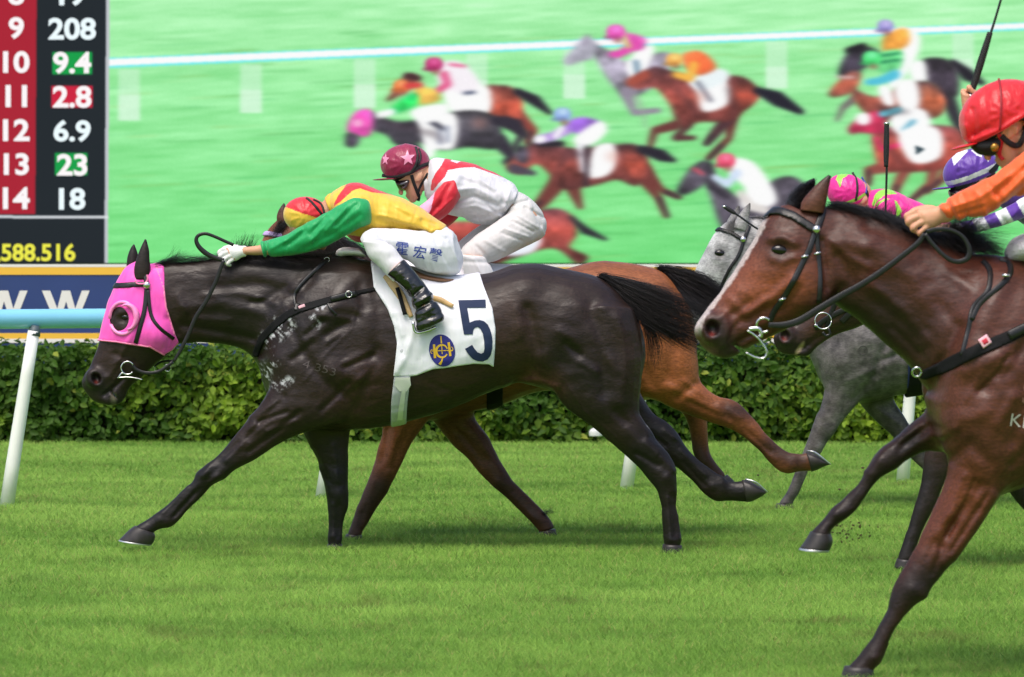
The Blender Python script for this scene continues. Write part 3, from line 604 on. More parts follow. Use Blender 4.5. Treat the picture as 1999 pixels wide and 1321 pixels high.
def video_screen():
    d = 60.0; X = lambda px: (px - CX) * d / FPX; zz = lambda py: HC + (YH - py) * d / FPX
    a = screen_picture(); h, w = a.shape[:2]
    im = bpy.data.images.new('screen_picture', w, h); buf = np.ones((h, w, 4), np.float32); buf[..., :3] = np.clip(a[::-1], 0, 1); im.pixels.foreach_set(buf.ravel()); im.pack()
    m = bpy.data.materials.new('screen_glow'); m.use_nodes = True; N = m.node_tree.nodes; L = m.node_tree.links; b = N['Principled BSDF']
    ti = N.new('ShaderNodeTexImage'); ti.image = im; ti.extension = 'EXTEND'
    b.inputs['Base Color'].default_value = (.01, .01, .01, 1); b.inputs['Roughness'].default_value = .9; b.inputs['Specular IOR Level'].default_value = 0; b.inputs['Emission Strength'].default_value = EM * 0.97
    L.new(ti.outputs['Color'], b.inputs['Emission Color'])
    case = mat('screen_casing', C(60, 62, 66), rough=.6)
    o = box('video_screen', X(SX0) - .4, X(SX1) + .4, d + .03, d + 1.2, zz(513) - .12, zz(SY0) + .4, case, origin=(0, d, 0))
    tag(o, 'giant video screen showing the race and an odds column', 'screen')
    p = newmesh('picture_panel', [(X(SX0), d, zz(SY1)), (X(SX1), d, zz(SY1)), (X(SX1), d, zz(SY0)), (X(SX0), d, zz(SY0))], [(0, 1, 2, 3)], m, o, smooth=False)
    uv = p.data.uv_layers.new(name='UVMap')
    for i, c in enumerate(((0, 0), (1, 0), (1, 1), (0, 1))): uv.data[i].uv = c
    for px in (100, 1000, 1900): box('support', X(px) - .3, X(px) + .3, d + .2, d + .8, 0, zz(513) - .122, case, o)
    def txt(t, cx, cy, hh, mt, ws=1.1, bold=.03):
        bm = textpolys(t, 1, bold); xs = [v.co.x for v in bm.verts]; ys = [v.co.y for v in bm.verts]; x0, x1, y0, y1 = min(xs), max(xs), min(ys), max(ys); s = hh / (y1 - y0)
        seen = set(); bm.verts.ensure_lookup_table(); bm.verts.index_update()
        for v0 in bm.verts:
            if v0.index in seen: continue
            st, isl = [v0], []
            seen.add(v0.index)
            while st:
                a_ = st.pop(); isl.append(a_)
                for e in a_.link_edges:
                    b_ = e.other_vert(a_)
                    if b_.index not in seen: seen.add(b_.index); st.append(b_)
            mp = {v.index: q for q, v in enumerate(isl)}; fs = {f for v in isl for f in v.link_faces}
            vs = [(X(cx + (v.co.x - (x0 + x1) / 2) * s * ws), d - .012, zz(cy - (v.co.y - (y0 + y1) / 2) * s)) for v in isl]
            newmesh('digit', vs, [[mp[v.index] for v in f.verts] for f in fs], mt, o, smooth=False)
        bm.free()
    wh = mat('digit_white', C(10, 10, 10), emit=C(236, 250, 255), estr=EM); wr = mat('digit_pale', C(10, 10, 10), emit=C(250, 244, 246), estr=EM); ye = mat('digit_yellow', C(10, 10, 10), emit=C(236, 232, 62), estr=EM)
    for i, (a_, b_) in enumerate((('7', '8.1'), ('8', '19'), ('9', '208'), ('10', '9.4'), ('11', '2.8'), ('12', '6.9'), ('13', '23'), ('14', '18'))):
        y = 54.5 + (i - 2) * 66.4
        txt(a_, 32, y, 43, wr); txt(b_, 141, y + 1.5, 43, wr if b_ in ('9.4', '2.8', '23') else wh)
    txt('1,588.516', 62, 495, 40, ye, bold=.025, ws=1.0)
video_screen()
# ------------------------------------------------------------------ horses
M_COAT = mat('horse_coat', None, rough=0.45, spec=0.32, bump=0.0016, bscale=75, stretch=(.6, 1, 1), var=0.15, vscale=12, rvar=0.12, var2=(.30, 150, (.3, 1, 1)), wave=(14, 0.0032, (0.8, 0.6, 1.6), (0, R(35), 0)))
M_HAIR_BLACK = mat('horse_hair_black', C(24, 19, 18), rough=0.42, spec=0.35, var=0.2, vscale=30)
M_HAIR_GREY = mat('horse_hair_grey', C(120, 116, 116), rough=0.5, spec=0.3, var=0.2, vscale=30)
M_HOOF = mat('hoof_horn', C(46, 42, 41), rough=0.42, spec=0.4, var=0.25, vscale=40, stretch=(1, 1, .15), bump=0.0006, bscale=120)
M_SHOE = mat('aluminium', C(200, 200, 200), rough=0.32, metal=0.85)
M_STEEL = mat('polished_steel', C(205, 205, 205), rough=0.16, metal=1.0)
M_LEATHER = mat('black_leather', C(22, 21, 22), rough=0.36, spec=0.45, bump=0.0006, bscale=180, var=0.2, vscale=30)
M_WEBBING = mat('black_webbing', C(15, 15, 17), rough=0.75, spec=0.2, bump=0.0008, bscale=400)
M_EYE = mat('eye_dark', C(14, 9, 8), rough=0.12, spec=0.45, coat=0.15)
M_CLOTH_W = mat('white_cotton', C(222, 222, 228), rough=0.85, spec=0.12, bump=0.0005, bscale=500, sheen=0.1, wave=(9, 0.006, (2.2, 1, .6), (0, R(30), 0)))
M_NAVY = mat('navy_print', C(34, 46, 76), rough=0.7, spec=0.25)
M_ROYAL = mat('blue_print', C(34, 34, 122), rough=0.65); M_GOLD = mat('gold_thread', C(222, 178, 44), rough=0.5)
M_ELASTIC = mat('grey_elastic', C(176, 178, 184), rough=0.75, bump=0.0008, bscale=260, stretch=(1, 1, 4))
M_TAB = mat('pale_leather', C(204, 206, 196), rough=0.5)
M_PINKHOOD = mat('pink_lycra', C(244, 84, 184), rough=0.40, spec=0.35, sheen=0.3, bump=0.0006, bscale=260, wave=(11, 0.02, (1, 1, .35), (0, R(-35), 0)), var=.06, vscale=14)
M_PINKEDGE = mat('pink_piping', C(246, 132, 178), rough=0.5); M_PINKCUP = mat('pink_plastic', C(246, 138, 196), rough=0.3, spec=0.5)
M_SKINHORSE = mat('nostril_lining', C(120, 48, 42), rough=0.4); M_SHEEP = mat('sheepskin', C(205, 202, 205), rough=0.95, bump=0.01, bscale=90)
M_TAN = mat('tan_leather', C(196, 162, 108), rough=0.45, var=0.12, vscale=30); M_BROWN = mat('saddle_leather', C(120, 84, 58), rough=0.45)
M_TAGPINK = mat('tag_label', C(232, 178, 190), rough=0.6); M_LILAC = mat('lilac_webbing', C(182, 158, 208), rough=0.7); M_FUZZW = mat('white_fleece', C(232, 228, 232), rough=0.9)
M_CREAM = mat('mouth_foam', C(170, 158, 136), rough=0.5)

def blobcol(cols, px, py, spots):
    """coat markings: each spot is a patch of hair of another colour (points, radius, colour, strength)"""
    for sp in spots:
        pts, r, col, st = sp[:4]; q = np.array(pts, float)
        dd = seg2d(px, py, q) if len(q) > 1 else np.hypot(px - q[0, 0], py - q[0, 1])
        w = (st * np.exp(-(dd / r) ** 2))[:, None]
        cols = cols * (1 - w) + np.asarray(col) * w
    return cols

class Horse:
    def __init__(s, d, comps, coat, spots, label, vox=0.008, bumps=(), cuts=(), colfn=None, group='racehorses galloping on the turf', blur=1, gain=1.0):
        s.d = d; s.f = Field(comps, d, vox); s.f.bumps([(b[0], b[1] * .85, b[2] * 1.4) + tuple(b[3:]) for b in bumps]); s.f.rough([(.0022, 38, 22), (.0009, 15, 10)], 70)
        for c, k in cuts: s.f.cut(c, k)
        s.f.F = s.f.blur(blur); v, q = s.f.mesh(); s.v, s.q = v, q
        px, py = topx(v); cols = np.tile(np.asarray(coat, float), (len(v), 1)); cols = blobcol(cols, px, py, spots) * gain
        if colfn is not None: cols = colfn(cols, px, py, v)
        s.o = newmesh('racehorse', v, q, M_COAT, cols=np.clip(cols, .002, .9)); tag(s.o, label, 'horse', group)
        s.bvh = bvh_of(v, q)
    def wrap(s, name, shape, t, m, parent=None, smoothk=0.004):
        """tack lying on the hide: the part of a slightly thicker body that falls inside shape"""
        F = smaxk(s.f.F - t, shape, smoothk); v, q = s.f.mesh(F); return newmesh(name, v, q, m, parent or s.o), bvh_of(v, q)
    def hoof(s, prof, dy=0.0, shoe=True, m=None):
        h = loftobj('hoof', loft(prof, s.d, dy, nr=20, sub=4), m or M_HOOF, s.o)
        if shoe:
            a = np.array(list(prof[-1]) + [0] * (6 - len(prof[-1])), float); b = a.copy(); pa = np.array(list(prof[-2]) + [0] * (6 - len(prof[-2])), float)
            dr = ((a[:2] + a[2:4]) - (pa[:2] + pa[2:4])) / 2; dr = dr / (np.linalg.norm(dr) + 1e-6) * 3.2 * (19.9 / s.d)
            b[:2] += dr; b[2:4] += dr; a[4] *= 1.03; b[4] *= 1.03
            loftobj('shoe', loft([tuple(a), tuple((a + b) / 2), tuple(b)], s.d, dy, nr=20, sub=2), M_SHOE, h)
        return h
    def eye(s, px, py, r=0.021, far=True):
        p = P(px, py, s.d); hit = s.bvh.ray_cast(Vector((p[0], s.d - 2, p[2])), Vector((0, 1, 0)))[0]
        if hit is None: return
        e = loftobj('eye', ell(px, py, hit.y + r * .2, r * 1.3, r * .7, r * .8, R(-8), nu=20, nv=14), M_EYE, s.o); return e
    def ear(s, st, dy, m=M_COAT, col=(0.02, 0.014, 0.012), tipcol=None):
        v, q, t = loft(st, s.d, dy, nr=14, sub=5); c = np.tile(np.asarray(col, float), (len(v), 1))
        if tipcol is not None:
            k = np.repeat(np.linspace(0, 1, len(v) // 14), 14); k = np.concatenate([k, np.ones(len(v) - len(k))])[:, None]; c = c * (1 - k ** 2) + np.asarray(tipcol) * k ** 2
        return loftobj('ear', (v, q, t), m, s.o, cols=c)
    def strap(s, pts, r, m=M_LEATHER, name='rein', parent=None, flat=.35, dy=0.0, nr=10):
        return loftobj(name, tube(path3(pts, s.d, dy), r, nr=nr, flat=flat), m, parent or s.o)
    def ring(s, cx, cy, rad, r, name='bit_ring', parent=None, dy=None, m=None, tilt=0.0, a0=0, a1=360):
        y = s.d + dy; c = P(cx, cy, y); R_ = rad * y / FPX; a = np.radians(np.linspace(a0, a1, 33))
        p = c + np.stack([np.cos(a) * R_, np.sin(a) * R_ * tilt, -np.sin(a) * R_], -1)
        return loftobj(name, tube(p, [r], nr=8), m or M_STEEL, parent or s.o)
    def surf(s, px, py, off=0.004, bvh=None):
        p = P(px, py, s.d); h = (bvh or s.bvh).ray_cast(Vector((p[0], s.d - 2, p[2])), Vector((0, 1, 0)))[0]
        return (np.array(h) if h is not None else p) - np.array([0, off, 0])
    def strip(s, name, pts, w, m, parent=None, bvh=None, off=0.004, th=0.003, sub=6, lift=()):
        """a flat band laid on the near side, following the surface"""
        q = catmull(np.array(pts, float), sub); p = np.array([s.surf(a[0], a[1], off, bvh) for a in q])
        k = np.ones(5) / 5; y = np.convolve(np.pad(p[:, 1], 2, 'edge'), k, 'valid'); p[:, 1] = np.minimum(p[:, 1], y)
        ww = np.atleast_1d(w); return loftobj(name, tube(p, ww / 2, nr=8, flat=th / ww.max(), flatdir=(0, 1, 0)), m, parent or s.o)
def smaxk(a, b, k): return -smin(-a, -b, k)

# ===== the leading dark brown horse, number 5
D1 = 20.0
def horse_one():
    d = D1
    trunk = loft([(520, 650, 516, 742, .06), (545, 590, 530, 785, .155), (580, 545, 572, 822, .215), (630, 516, 630, 838, .25), (700, 508, 700, 839, .262), (790, 520, 785, 826, .282),
                  (880, 540, 875, 800, .30), (950, 533, 945, 770, .295), (1000, 518, 1000, 752, .285), (1050, 514, 1055, 756, .285), (1110, 526, 1115, 775, .275), (1165, 539, 1165, 785, .255),
                  (1205, 566, 1205, 785, .22), (1238, 606, 1232, 770, .16), (1257, 660, 1251, 735, .08), (1260, 690, 1257, 712, .03)], d, sq=2.15, nr=32)
    neck = loft([(285, 520, 325, 640, .07), (318, 513, 352, 668, .078), (365, 510, 392, 669, .08), (420, 504, 432, 672, .088), (480, 498, 476, 684, .1), (545, 496, 512, 716, .13), (610, 500, 545, 770, .165), (680, 506, 600, 810, .2)], d, nr=26)
    head = loft([(268, 512, 350, 600, .06), (247, 523, 346, 640, .085), (231, 548, 342, 668, .1), (216, 582, 336, 684, .106), (205, 618, 318, 697, .1), (197, 652, 296, 716, .082), (188, 684, 277, 737, .068),
                 (176, 714, 262, 748, .058), (164, 733, 252, 760, .055), (159, 748, 246, 774, .052), (165, 764, 241, 782, .045), (178, 779, 232, 789, .036), (190, 786, 218, 791, .02)], d, nr=24)
    nostril = ell(185, 738, d - .048, .042, .032, .050, R(20)); cheek = ell(300, 650, d - .045, .075, .075, .085)
    ff = loft([(560, 600, 690, 640, .07), (545, 690, 690, 735, .10), (528, 752, 672, 815, .10), (498, 801, 590, 846, .078), (461, 847, 548, 864, .06), (428, 885, 498, 896, .048), (399, 909, 460, 917, .046), (384, 922, 440, 934, .046),
               (377, 938, 416, 945, .038), (356, 959, 398, 966, .031), (334, 980, 370, 993, .029), (316, 994, 348, 1017, .034), (303, 1003, 333, 1029, .037), (284, 1016, 314, 1032, .033), (266, 1027, 300, 1039, .038), (256, 1036, 300, 1048, .038)], d, -.155)
    fs = loft([(585, 740, 700, 740, .09), (585, 800, 692, 800, .085), (591, 843, 684, 845, .07), (605, 872, 681, 872, .058), (620, 908, 680, 905, .05), (632, 944, 680, 940, .047), (637, 968, 681, 966, .047), (639, 988, 680, 990, .04),
               (641, 1010, 673, 1008, .032), (641, 1030, 670, 1032, .030), (639, 1048, 669, 1050, .036), (640, 1062, 667, 1062, .034), (639, 1070, 669, 1070, .04), (638, 1076, 669, 1076, .04)], d, .10)
    hs = loft([(1070, 600, 1235, 600, .10), (1072, 690, 1254, 690, .115), (1078, 752, 1252, 752, .11), (1105, 796, 1248, 796, .09), (1150, 828, 1254, 815, .075), (1190, 862, 1274, 842, .064), (1222, 890, 1296, 872, .054), (1246, 912, 1311, 894, .047), (1267, 938, 1319, 912, .046),
               (1283, 958, 1321, 940, .04), (1289, 982, 1322, 972, .033), (1292, 1010, 1325, 1008, .031), (1294, 1036, 1328, 1034, .033), (1295, 1052, 1331, 1052, .038), (1297, 1064, 1328, 1066, .036), (1293, 1072, 1330, 1074, .042), (1292, 1078, 1332, 1079, .042)], d, -.15)
    hr = loft([(1110, 640, 1220, 640, .09), (1130, 740, 1235, 720, .1), (1170, 800, 1255, 775, .085), (1222, 846, 1276, 806, .06), (1262, 878, 1303, 824, .05), (1296, 897, 1322, 845, .045), (1322, 913, 1340, 872, .04), (1346, 934, 1360, 894, .032),
               (1368, 957, 1380, 910, .031), (1384, 971, 1400, 924, .036), (1400, 979, 1412, 929, .038), (1420, 978, 1420, 938, .032), (1440, 978, 1438, 940, .033), (1455, 979, 1449, 938, .037), (1466, 976, 1462, 940, .035)], d, .13)
    comps = [(trunk, 0), (neck, .09), (head, .05), (cheek, .03), (nostril, .03), (ff, .045), (fs, .04), (hs, .05), (hr, .045)]
    far = loft([(560, 620, 690, 640, .08), (560, 700, 700, 735, .10), (590, 790, 690, 800, .07)], d, .15); comps.append((far, .05))
    bumps = [([(610, 540), (570, 590), (530, 650), (512, 690)], 9, -.012), ([(585, 565), (548, 620), (520, 665)], 12, .008), ([(700, 530), (655, 590), (600, 660)], 20, .012), ([(735, 560), (748, 620), (738, 690)], 16, -.012), ([(655, 720), (690, 735)], 26, .018), ([(545, 700)], 22, .016),
             ([(575, 640), (600, 690), (640, 742), (680, 770)], 9, -.010), ([(645, 650), (700, 618)], 9, -.009), ([(620, 610), (690, 590)], 12, .008), ([(700, 790), (722, 740), (740, 680)], 9, -.009), ([(560, 770), (520, 812), (490, 850)], 5, -.007), ([(590, 800), (540, 842), (490, 878)], 5, -.008), ([(540, 790), (500, 830)], 8, .006),
             ([(360, 634), (420, 644), (500, 660)], 7, -.009), ([(360, 600), (430, 590), (510, 610)], 12, .007), ([(420, 560), (500, 556), (580, 575)], 9, -.006), ([(470, 530), (560, 530)], 14, .006), ([(350, 575), (365, 610)], 8, .006), ([(520, 585), (560, 560)], 8, -.007),
             ([(1035, 715), (1010, 742)], 16, -.018), ([(985, 748), (1040, 740), (1085, 752)], 6, .010), ([(1062, 690), (1085, 735)], 14, .010), ([(1022, 560)], 22, .012), ([(1040, 620), (1035, 680)], 22, -.010), ([(1104, 668), (1130, 690)], 6, -.010), ([(1092, 645), (1120, 664)], 9, .005), ([(1150, 600), (1172, 680), (1178, 760)], 11, -.010),
             ([(1205, 620), (1222, 700), (1210, 780)], 12, .009), ([(1110, 585), (1100, 640)], 26, .010), ([(1120, 730), (1160, 790)], 16, .008), ([(1200, 800), (1250, 850)], 7, -.008), ([(1226, 832), (1280, 880)], 7, .006), ([(870, 740), (950, 720)], 20, -.004),
             ([(800, 600), (830, 760)], 6, -.003), ([(845, 745), (900, 765)], 5, -.004), ([(860, 770), (930, 745)], 6, .003), ([(820, 800), (900, 780)], 5, -.003), ([(700, 745), (720, 725), (735, 700)], 6, .006), ([(690, 760), (740, 745)], 7, -.006),
             ([(228, 690), (262, 706)], 5, -.006), ([(262, 650), (236, 700), (214, 735)], 5, .006), ([(205, 770), (228, 752), (242, 738)], 3, -.012), ([(212, 785), (226, 770)], 5, .004), ([(300, 720), (325, 690)], 6, .004), ([(236, 610), (252, 606)], 5, .006), ([(246, 622)], 7, -.010),
             ([(440, 900), (410, 930)], 4, -.004), ([(395, 950), (345, 1005)], 3, -.005), ([(660, 965)], 9, .004), ([(1301, 925)], 8, .005), ([(1310, 960), (1312, 1040)], 3, -.004), ([(505, 583), (548, 578)], 4, .005), ([(493, 590), (565, 574)], 5, -.006), ([(602, 652), (634, 626)], 5, -.008), ([(632, 614), (692, 622)], 6, .006), ([(644, 664), (664, 650)], 5, .006), ([(577, 700), (614, 668)], 6, -.008), ([(678, 714), (706, 702), (730, 691)], 5, -.006), ([(680, 704), (728, 682)], 6, .004), ([(676, 748), (712, 744)], 5, -.004), ([(632, 796), (660, 770), (684, 742)], 5, -.008),
             ([(493, 812), (553, 776)], 4, .006), ([(510, 820), (565, 800)], 3.5, -.008), ([(528, 838), (580, 818)], 4, .006), ([(470, 860), (430, 898)], 3, -.005), ([(478, 866), (446, 896)], 3, .004), ([(1029, 600), (1040, 640), (1050, 678)], 9, -.010), ([(1008, 600), (1016, 650)], 8, .006), ([(1129, 702), (1162, 722)], 6, .006), ([(1180, 600), (1230, 650)], 16, .007), ([(1150, 640), (1200, 720)], 9, .005), ([(1100, 700), (1140, 760)], 10, -.005),
             ([(415, 905), (402, 925)], 4, .005), ([(432, 925), (418, 938)], 4, .005), ([(372, 946), (322, 998)], 2.6, .005), ([(386, 956), (345, 1002)], 2.4, -.006), ([(318, 1008)], 5, .004), ([(655, 930)], 10, .004), ([(648, 985), (648, 1050)], 2.6, .005), ([(660, 985), (659, 1050)], 2.4, -.006), ([(610, 880), (640, 940)], 4, -.005), ([(650, 870), (658, 940)], 4, .005),
             ([(1240, 880), (1282, 905)], 4, -.007), ([(1290, 890), (1312, 915)], 4, .006), ([(1296, 930)], 7, .004), ([(1300, 965), (1306, 1050)], 2.6, .005), ([(1314, 965), (1318, 1040)], 2.4, -.006), ([(1270, 850), (1300, 870)], 4, -.006), ([(1330, 880), (1380, 930)], 2.6, .005), ([(1336, 905), (1378, 950)], 2.4, -.005), ([(1392, 950)], 7, .005), ([(1300, 842), (1318, 856)], 5, .006),
             ([(700, 600), (690, 640), (640, 690), (600, 740)], 1.8, .003), ([(560, 800), (520, 830), (470, 868)], 1.6, .0025), ([(880, 770), (820, 790), (720, 815)], 1.8, .003), ([(760, 775), (720, 790)], 1.8, .0025), ([(250, 690), (240, 720), (225, 740)], 1.6, .0025), ([(240, 700), (215, 712)], 1.6, .0025), ([(1100, 740), (1140, 800), (1200, 850)], 1.8, .003), ([(330, 620), (350, 650)], 4, -.006), ([(400, 575), (470, 570), (540, 590)], 5, .005), ([(380, 620), (450, 625)], 5, .004), ([(590, 545), (650, 530)], 8, .005), ([(705, 555), (715, 600)], 8, -.006)]
    cuts = [(ell(187, 739, d - .10, .026, .062, .034, R(25)), .008), (ell(224, 770, d, .0055, .09, .034, R(38)), .006)]
    DK, BR, RD = C(54, 38, 32), C(66, 48, 42), C(92, 56, 44)
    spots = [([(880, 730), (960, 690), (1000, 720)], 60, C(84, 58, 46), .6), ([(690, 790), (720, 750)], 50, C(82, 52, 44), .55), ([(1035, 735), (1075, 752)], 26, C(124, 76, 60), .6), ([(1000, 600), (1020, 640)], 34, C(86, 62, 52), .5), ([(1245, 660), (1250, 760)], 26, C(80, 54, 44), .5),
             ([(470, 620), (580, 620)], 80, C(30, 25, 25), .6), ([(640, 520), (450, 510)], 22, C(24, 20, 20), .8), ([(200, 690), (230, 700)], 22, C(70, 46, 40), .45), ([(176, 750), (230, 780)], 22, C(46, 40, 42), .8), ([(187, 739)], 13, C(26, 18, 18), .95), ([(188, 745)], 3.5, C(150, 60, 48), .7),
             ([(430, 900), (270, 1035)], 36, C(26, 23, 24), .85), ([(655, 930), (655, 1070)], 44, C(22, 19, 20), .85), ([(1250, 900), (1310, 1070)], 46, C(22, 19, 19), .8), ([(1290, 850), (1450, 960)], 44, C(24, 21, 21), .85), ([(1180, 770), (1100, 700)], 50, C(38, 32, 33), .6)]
    def colfn(c, px, py, v):
        n = vnoise((px + py) * .35 + 500, py - px + 700, 5.0, 31) * .6 + vnoise((px + py) * .5 + 500, py - px + 900, 2.4, 32) * .4
        for pts, r, th in (([(522, 662), (545, 650), (560, 632)], 15, .44), ([(532, 640), (560, 628)], 18, .52), ([(540, 700), (520, 716)], 12, .56), ([(516, 722), (522, 745), (545, 750)], 12, .5), ([(612, 618), (618, 635)], 8, .5), ([(622, 600), (640, 597)], 6, .46), ([(556, 748), (566, 742)], 9, .46), ([(1266, 828), (1296, 858)], 4, .4), ([(1322, 862)], 6, .4)):
            dd = seg2d(px, py, np.array(pts, float)) if len(pts) > 1 else np.hypot(px - pts[0][0], py - pts[0][1])
            w = (np.clip((n - th - .03) * 4, 0, 1) * np.clip(1.4 - dd / r, 0, 1) * (v[:, 1] < d + .02))[:, None] * .75
            c = c * (1 - w) + C(205, 205, 210) * w
        w = (np.clip(1 - np.hypot((px - 222) / 8, (py - 778) / 16), 0, 1) * .7)[:, None]; return c * (1 - w) + C(150, 138, 118) * w
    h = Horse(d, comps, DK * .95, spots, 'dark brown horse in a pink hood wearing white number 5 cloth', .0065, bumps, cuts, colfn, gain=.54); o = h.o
    h.hoof([(263, 1026, 300, 1039, .05), (252, 1034, 303, 1046, .056), (240, 1046, 301, 1056, .060), (233, 1053, 296, 1063, .060)], -.155)
    h.hoof([(639, 1062, 668, 1062, .045), (635, 1078, 671, 1079, .052)], .10, shoe=False); h.hoof([(1294, 1062, 1331, 1064, .045), (1291, 1080, 1334, 1082, .052)], -.15, shoe=False)
    h.hoof([(1448, 936, 1457, 980, .040), (1463, 938, 1469, 978, .046), (1481, 948, 1485, 970, .040), (1493, 957, 1496, 962, .02)], .13, shoe=False)
    v = tube(path3([(1455, 935, -.03), (1475, 941, -.045), (1494, 957, -.02), (1496, 959, .02), (1475, 941, .045), (1455, 935, .03)], d, .13), [.004], nr=6); loftobj('shoe', v, M_SHOE, o)
    h.ear([(262, 545, 292, 545, .024), (262, 522, 294, 526, .026), (268, 500, 292, 506, .022), (276, 480, 291, 488, .014), (283, 466, 286, 468, .004)], -.06, col=C(40, 30, 27), tipcol=C(30, 24, 22))
    h.ear([(246, 540, 272, 540, .022), (247, 518, 270, 520, .024), (249, 500, 269, 506, .02), (255, 484, 269, 495, .013), (261, 476, 263, 478, .004)], .05, col=C(34, 27, 25))
    h.eye(247, 619, .02)
    hair('mane', [[(300, 520, -.01), (330, 512, -.02), (365, 512, -.03)], [(310, 515, 0), (345, 504, 0), (378, 492, .0)], [(345, 512, 0), (380, 506, -.02), (425, 516, -.03)], [(400, 508, 0), (430, 500, -.01), (470, 500, -.02)], [(450, 500, 0), (478, 492, -.03), (512, 512, -.09)], [(500, 498, 0), (540, 494, -.03), (575, 512, -.09)], [(560, 498, 0), (610, 494, -.03), (650, 508, -.09)], [(640, 504, 0), (690, 502, -.02), (735, 512, -.05)]],
         1500, M_HAIR_BLACK, o, d, spread=.009, grow=.012, lens=(.5, 1.0), curl=.006, seed=3)
    hair('mane_tuft', [[(452, 505, 0), (446, 490, 0), (450, 470, 0)], [(462, 504, 0), (464, 482, 0), (474, 460, 0)], [(474, 500, 0), (480, 480, 0), (492, 452, 0)], [(486, 500, 0), (494, 480, 0), (506, 456, 0)]], 240, M_HAIR_BLACK, o, d, spread=.009, grow=.012, lens=(.4, 1.0), curl=.006, seed=4)
    hair('mane_tuft', [[(308, 515, 0), (336, 504, 0), (356, 482, .0)], [(318, 512, 0), (342, 502, 0), (358, 488, 0)], [(330, 512, 0), (360, 500, 0), (376, 500, 0)]], 110, M_HAIR_BLACK, o, d, spread=.006, grow=.012, lens=(.5, 1.0), curl=.01, seed=5)
    hair('tail', [[(1172, 541, 0), (1230, 551, 0), (1300, 572, 0), (1410, 612, .02)], [(1176, 544, -.01), (1235, 562, -.03), (1300, 590, -.03), (1415, 634, 0)], [(1185, 550, -.02), (1240, 582, -.05), (1305, 618, -.04), (1415, 662, 0)], [(1195, 558, -.03), (1244, 602, -.06), (1310, 645, -.05), (1400, 684, 0)], [(1195, 560, -.03), (1242, 610, -.06), (1290, 640, -.06), (1362, 682, -.03)]],
         2600, M_HAIR_BLACK, o, d, r0=.0017, spread=.011, grow=.026, ns=12, lens=(.6, 1.0), curl=.012, seed=6)
    hair('tail_wisp', [[(1232, 590, -.06), (1256, 625, -.07), (1264, 670, -.07), (1268, 722, -.07)], [(1240, 596, -.06), (1266, 640, -.07), (1276, 690, -.07), (1272, 728, -.07)], [(1248, 600, -.06), (1280, 640, -.07), (1292, 680, -.07), (1282, 724, -.07)]], 150, M_HAIR_BLACK, o, d, spread=.006, grow=.010, ns=12, lens=(.45, 1.0), curl=.016, seed=8)
    # pink hood
    f = h.f
    hoodpoly = [(190, 500), (300, 505), (322, 520), (326, 590), (340, 642), (350, 668), (336, 684), (322, 692), (297, 676), (268, 672), (230, 666), (150, 660), (150, 560)]
    s_h = f.poly(hoodpoly); eyehole = f.poly([(236 + 19 * math.cos(a), 622 + 23 * math.sin(a)) for a in np.linspace(0, 6.28, 24)[:-1]])
    hood, hb = h.wrap('hood', smaxk(s_h, -eyehole, .003), .0075, M_PINKHOOD)
    h.wrap('hood_piping', smaxk(f.line([(150, 660), (230, 666), (268, 672), (297, 676), (322, 692)], .0055), s_h - .006, .002), .0105, M_PINKEDGE, hood)
    h.wrap('hood_piping', f.line([(302, 508), (322, 560), (327, 600), (343, 655)], .005), .0095, M_PINKEDGE, hood)
    h.strap([(264, 546, -.0), (268, 553), (282, 553), (288, 545), (287, 536)], .004, M_PINKEDGE, 'hood_piping', hood, flat=1, dy=-.105)
    c = P(243, 620, d); a = np.linspace(0, 2 * math.pi, 41); sy = h.surf(262, 622, 0, hb)[1]
    pr = []
    for k in a: pr.append((243 + 26 * math.cos(k), 620 + 31 * math.sin(k)))
    pts = np.array([P(x, y, 1.0) for x, y in pr]); pts = np.array([h.surf(x, y, .003, hb) for x, y in pr]); loftobj('eye_cup', tube(pts, [.009], nr=8, flat=.7), M_PINKCUP, hood)
    pr = [(247 + 20 * math.cos(k), 618 + 24 * math.sin(k)) for k in np.linspace(-2.0, 1.5, 26)]
    pts = np.array([h.surf(x + 4, y, .012, hb) for x, y in pr]); pts[:, 1] = np.minimum(pts[:, 1], pts[:, 1].mean()) ; loftobj('eye_cup', tube(pts, [.004, .012, .016, .012, .004], nr=10, flat=1.2), M_PINKCUP, hood)
    # bridle
    fr = f.F - .0075
    def wr(n, shp, t, m, p=None): return h.wrap(n, shp, t, m, p)[0]
    bridle = wr('bridle', f.line([(205, 558), (225, 557), (286, 554)], .0135), .014, M_LEATHER)
    for pts, w in (([(290, 556), (286, 602), (278, 636), (267, 674), (258, 705)], .011), ([(292, 562), (298, 611), (314, 637), (342, 661)], .009), ([(285, 530), (290, 556)], .011)): h.strip('strap', pts, w * 2, M_LEATHER, bridle, hb, off=.005, th=.004)
    pr = h.surf(290, 556, .015, hb); v, q, t = tube(np.array([pr, pr - (0, .005, 0), pr - (0, .009, 0)]), [.019, .017, .005], nr=18, flatdir=(1, 0, 0)); loftobj('rosette', (v, q, t), M_STEEL, bridle)
    pb = h.surf(267, 677, .012, hb); h.ring(267, 677, 4, .0022, 'buckle', bridle, dy=pb[1] - d)
    h.ring(249, 718, 12.5, .0042, 'bit_ring', bridle, dy=-.085, a0=40, a1=330); h.strap([(229, 737), (250, 736), (266, 738), (278, 741)], .0035, M_STEEL, 'bit_bar', bridle, flat=1, dy=-.085); h.strap([(231, 737), (238, 728), (246, 731)], .004, M_STEEL, 'bit_bar', bridle, flat=1, dy=-.085)
    h.ring(294, 722, 9, .003, 'bit_ring', bridle, dy=.05, tilt=.6); h.ring(327, 718, 7, .003, 'bit_ring', bridle, dy=-.02, tilt=.8)
